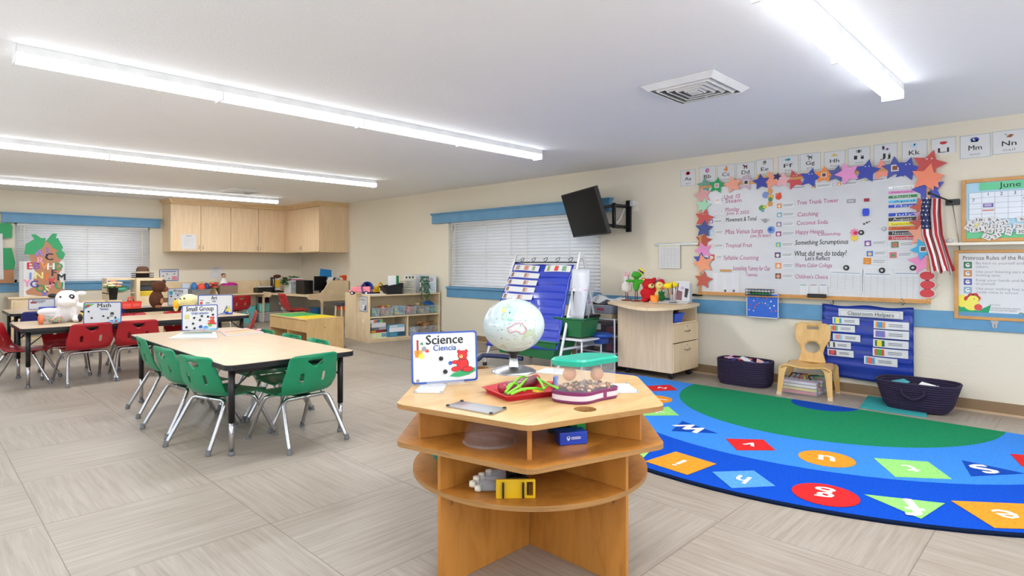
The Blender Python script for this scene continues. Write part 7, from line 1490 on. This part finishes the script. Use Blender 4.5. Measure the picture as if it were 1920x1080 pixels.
for k in range(20): c_ = ['C83A4A', '3A68B0', 'E8E4DC', 'D86A70', '6A6A80', 'E8C850', '2A8A50', 'D8D0E0'][k % 8]; y = random.uniform(-.02, .02); MB().cyl((-.12+.055*(k % 5), -.15, .02+.031*(k//5)), (-.12+.055*(k % 5)+y, .15, .022+.031*(k//5)), .0135, C(c_)).build('paper_roll', ct_)
for k in range(6): MB().tube(smooth_path([(-.12, -.15+.05*k, .155), (-.05, -.1+.04*k, .175), (.05, -.12+.05*k, .17), (.14, -.14+.05*k, .16)], 3), .006, C(['2A8A50', '303030', 'E8D040', 'C83A4A', '3A68B0', '202020'][k])).build('ribbon', ct_)
def coil_basket(label, loc, sx_, sy_, h, flare, n, rz=0, handles=False):
    r = thing('rope_basket', label, 'basket', loc, rz, group='dark purple coiled rope baskets'); b = MB()
    for k in range(n):
        t = k/(n-1); q = 1+flare*(t-1); e = .93+.07*min(1, t*6); pts = []
        for i in range(44):
            a = 2*PI*i/44; ca, sa = math.cos(a), math.sin(a); p_ = .62; pts.append((math.copysign(abs(ca)**p_, ca)*sx_*q*e, math.copysign(abs(sa)**p_, sa)*sy_*q*e, h/n*(k+.5)))
        b.tube(pts, h/n*.58, 'basket_yarn', 6, True)
    b.build('coiled_wall', r); MB().prism([(math.copysign(abs(math.cos(a))**.62, math.cos(a))*sx_*(1-flare)*.93, math.copysign(abs(math.sin(a))**.62, math.sin(a))*sy_*(1-flare)*.93) for a in [2*PI*i/44 for i in range(44)]], .001, .012, 'basket_yarn').build('bottom', r)
    if handles:
        for s_ in (-1, 1): x = s_*(sx_*.99+.004); MB().tube(smooth_path([(x, .08, h*.78), (x*1.05, .075, h*.62), (x*1.03, .0, h*.45), (x*1.05, -.075, h*.62), (x, -.08, h*.78)], 4), .011, 'basket_yarn', 8).build('handle', r)
    return r
coil_basket('round-cornered dark rope basket full of bright plastic packets, left of the wooden chair', (6.185, 2.62, 0), .165, .27, .262, .04, 13)
hb = coil_basket('wide flared dark rope basket with a loop handle, on the teal mat', (6.15, 1.09, .014), .20, .30, .24, .22, 12, handles=True)
random.seed(12)
for k in range(16): a = random.uniform(0, 6); tag(MB(Matrix.Rotation(random.uniform(-.5, .5), 4, 'X') @ Matrix.Rotation(a, 4, 'Z')).box(-.05, .05, -.035, .035, -.006, .006, C(['F0E8F0', '2E50B8', 'D84A50', 'E0A8C8', 'E8F0F4', '3A60C8', 'E8B0B0', 'F0F0F0'][k % 8], .25)).build('plastic_packet', loc=(6.185+random.uniform(-.07, .07), 2.62+random.uniform(-.19, .19), .225+.014*(k % 4)), bevel=.004), 'bright plastic packet heaped in the left rope basket', 'packet', 'plastic packets in the left basket')
for k in range(6): tag(MB(Matrix.Rotation(random.uniform(-.5, .5), 4, 'Y') @ Matrix.Rotation(k*1.1, 4, 'Z')).box(-.06, .06, -.04, .04, -.008, .008, C(['F0F0F0', '5ABFC4', 'E8F4F4', '2A2A30', 'F0F0F0', '48A8B0'][k], .5)).build('folded_cloth', loc=(6.15+random.uniform(-.05, .05), 1.10+random.uniform(-.13, .13), .165+.012*k), bevel=.006), 'folded white or teal cloth inside the flared basket', 'cloth', 'cloths in the flared basket')
q = [G(1613, 762), G(1633, 735), G(1700, 740), G(1740, 778)]; q[2] = (6.25, 1.12); q = [G(1613, 765), G(1632, 737), (6.33, 1.05), G(1737, 783)]
tag(MB().prism(q if sum(q[i-1][0]*q[i][1]-q[i][0]*q[i-1][1] for i in range(4)) > 0 else q[::-1], .001, .013, 'felt_teal').build('teal_mat', bevel=.003), 'teal towelling mat under the flared rope basket', 'mat')

# ================================================================== puppets and things on the far tables
x, y = G(128, 604, TZ)
cw_ = plush('cow_puppet', 'white and black cow puppet sitting on the middle table', (x, y+.06, TZ), -.25, 'plush toy',
    [((0, 0, .10), (.12, .10, .11), 'plush_white'), ((0, -.02, .26), (.11, .10, .10), 'plush_white'), ((0, -.09, .22), (.085, .06, .055), 'plush_white'), ((-.16, -.02, .12), (.11, .05, .045), 'plush_white'), ((.16, -.02, .17), (.11, .05, .04), 'plush_white'), ((-.09, -.10, .03), (.05, .08, .035), 'plush_white'), ((.10, -.10, .03), (.05, .08, .035), 'plush_white')],
    [('ear', (-.125, -.0, .295), (.05, .02, .026), 'black_plastic'), ('ear', (.125, -.0, .315), (.05, .02, .026), 'plush_white'), ('eye_patch', (.05, -.105, .285), (.028, .014, .028), 'black_plastic'), ('eye', (.052, -.12, .288), (.010, .006, .010), 'white_card'), ('eye', (-.05, -.112, .285), (.010, .008, .010), 'black_plastic'), ('hair', (0, 0, .35), (.05, .05, .018), 'black_plastic'), ('patch', (-.09, -.165, .03), (.04, .02, .028), 'black_plastic'), ('patch', (.13, -.15, .05), (.025, .03, .045), 'black_plastic')], vox=.014)
x, y = G(99, 607, TZ); jar = thing('bead_jar', 'clear jar of yellow and orange counters lying beside the cow', 'jar', (x, y, TZ+.055), .1); MB().tube([(-.09, 0, 0), (.12, 0, 0)], .05, 'clear_tub', 16).build('jar', jar); MB().tube([(-.12, 0, 0), (-.09, 0, 0)], .052, C('E87A50'), 16).build('lid', jar)
random.seed(6); b = MB(); [b.ell((random.uniform(-.07, .10), random.uniform(-.03, .03), random.uniform(-.03, .02)), .013, C(random.choice(['E8C830', 'E88030', '5AA050', 'D84840'])), 6, 4) for i in range(50)]; o = b.build('counters', jar); o['kind'] = 'stuff'
x, y = G(150, 602, TZ); tag(MB().ell((0, 0, .05), (.05, .04, .05), C('F0D060', .8), 12, 8).build('plush_chick', loc=(x, y+.05, TZ)), 'small yellow plush between the cow and the Math sign', 'plush toy')
x, y = G(90, 582, TZ); tag(MB().box(-.10, .10, -.03, .03, 0, .05, C('2A48B0', .5)).build('marker_box', loc=(x, y, TZ+.001), bevel=.008), 'blue marker case on the far table left of the cow', 'case')
x, y = G(295, 577, TZ)
plush('monkey_puppet', 'brown monkey puppet on the far table beside the Writing sign', (x, y+.05, TZ), .5, 'plush toy',
    [((0, 0, .12), (.10, .09, .13), 'plush_brown'), ((.02, -.02, .31), (.095, .09, .09), 'plush_brown'), ((.10, -.02, .37), (.05, .03, .03), 'plush_brown'), ((-.02, -.08, .13), (.035, .05, .08), 'plush_brown')],
    [('muzzle', (.085, -.06, .27), (.055, .05, .045), C('8A4A28', .9)), ('hand', (-.02, -.12, .10), (.022, .02, .045), C('C88A60', .9)), ('foot', (-.06, -.10, .02), (.05, .04, .022), C('A86840', .9)), ('ear', (.13, .0, .385), (.03, .015, .025), C('3A2018', .9)), ('eye', (.06, -.11, .33), (.009, .007, .009), 'black_plastic')], vox=.014)
x, y = G(340, 592, TZ)
plush('duck_puppet', 'pale yellow bird puppet with a golden beak on the middle table', (x, 8.25, TZ), -.45, 'plush toy',
    [((.06, 0, .07), (.10, .08, .08), 'plush_cream'), ((.05, -.01, .20), (.11, .085, .075), 'plush_cream'), ((-.04, -.02, .17), (.05, .045, .035), 'plush_cream'), ((-.09, -.02, .12), (.03, .03, .06), 'plush_cream'), ((.20, 0, .17), (.12, .03, .02), 'plush_cream')],
    [('beak', (-.085, -.045, .155), (.035, .022, .055), C('E8B020', .7)), ('eye', (.01, -.088, .225), (.012, .008, .009), 'black_plastic'), ('eye', (-.035, -.07, .22), (.009, .007, .008), 'black_plastic')], vox=.014)
bpy.data.objects['duck_puppet'].location = (8.02*_ray(346)[0]/_ray(346)[1], 8.02, TZ)
x, y = G(247, 579, TZ); rc_ = thing('red_caddy', 'red plastic caddy with a handle on the far table', 'caddy', (x, y+.05, TZ+.001)); m_ = C('E8402E', .35)
b = MB(); q = rrect(-.13, .13, -.07, .07, .03, 3); n = len(q); vs = [(x_*.9, y_*.9, 0) for x_, y_ in q]+[(x_, y_, .10) for x_, y_ in q]+[(x_*.96, y_*.93, .10) for x_, y_ in q]+[(x_*.86, y_*.86, .01) for x_, y_ in q]
b.add(vs, [(j*n+i, j*n+(i+1) % n, (j+1)*n+(i+1) % n, (j+1)*n+i) for j in range(3) for i in range(n)], m_, True); b.add(vs[:n], [tuple(range(n))[::-1]], m_); b.add(vs[-n:], [tuple(range(n))], m_); b.build('tub', rc_); MB().box(-.01, .01, -.07, .07, .01, .12, m_).build('divider', rc_); MB().tube([(-.04, 0, .10), (-.03, 0, .16), (.03, 0, .16), (.04, 0, .10)], .010, m_, 8).build('handle', rc_)
x, y = G(273, 574, TZ); tag(MB().box(-.12, .12, -.06, .06, .001, .012, 'white_card').build('paper_sheet', loc=(x, y, TZ)), 'white papers on the far table beside the red caddy', 'paper')

# light plywood child's chair behind the far table
x, _ = F(177, 560, 11.7); kc = thing('wooden_child_chair', 'pale plywood chair behind the far table, only its back showing', 'chair', (x, 11.75, 0))
MB().plate(rrect(-.16, .16, .33, .66, .03, 3), [], 0, .014, 'birch_light').build('backrest', kc).rotation_euler = (PI/2, 0, 0)
MB().box(-.16, .16, -.30, .02, .33, .345, 'birch_light').build('seat', kc, bevel=.004)
for sx_ in (-.14, .14):
    for y in (-.27, -.01): MB().box(sx_-.014, sx_+.014, y-.012, y+.012, 0, .33, 'birch_light').build('leg', kc)
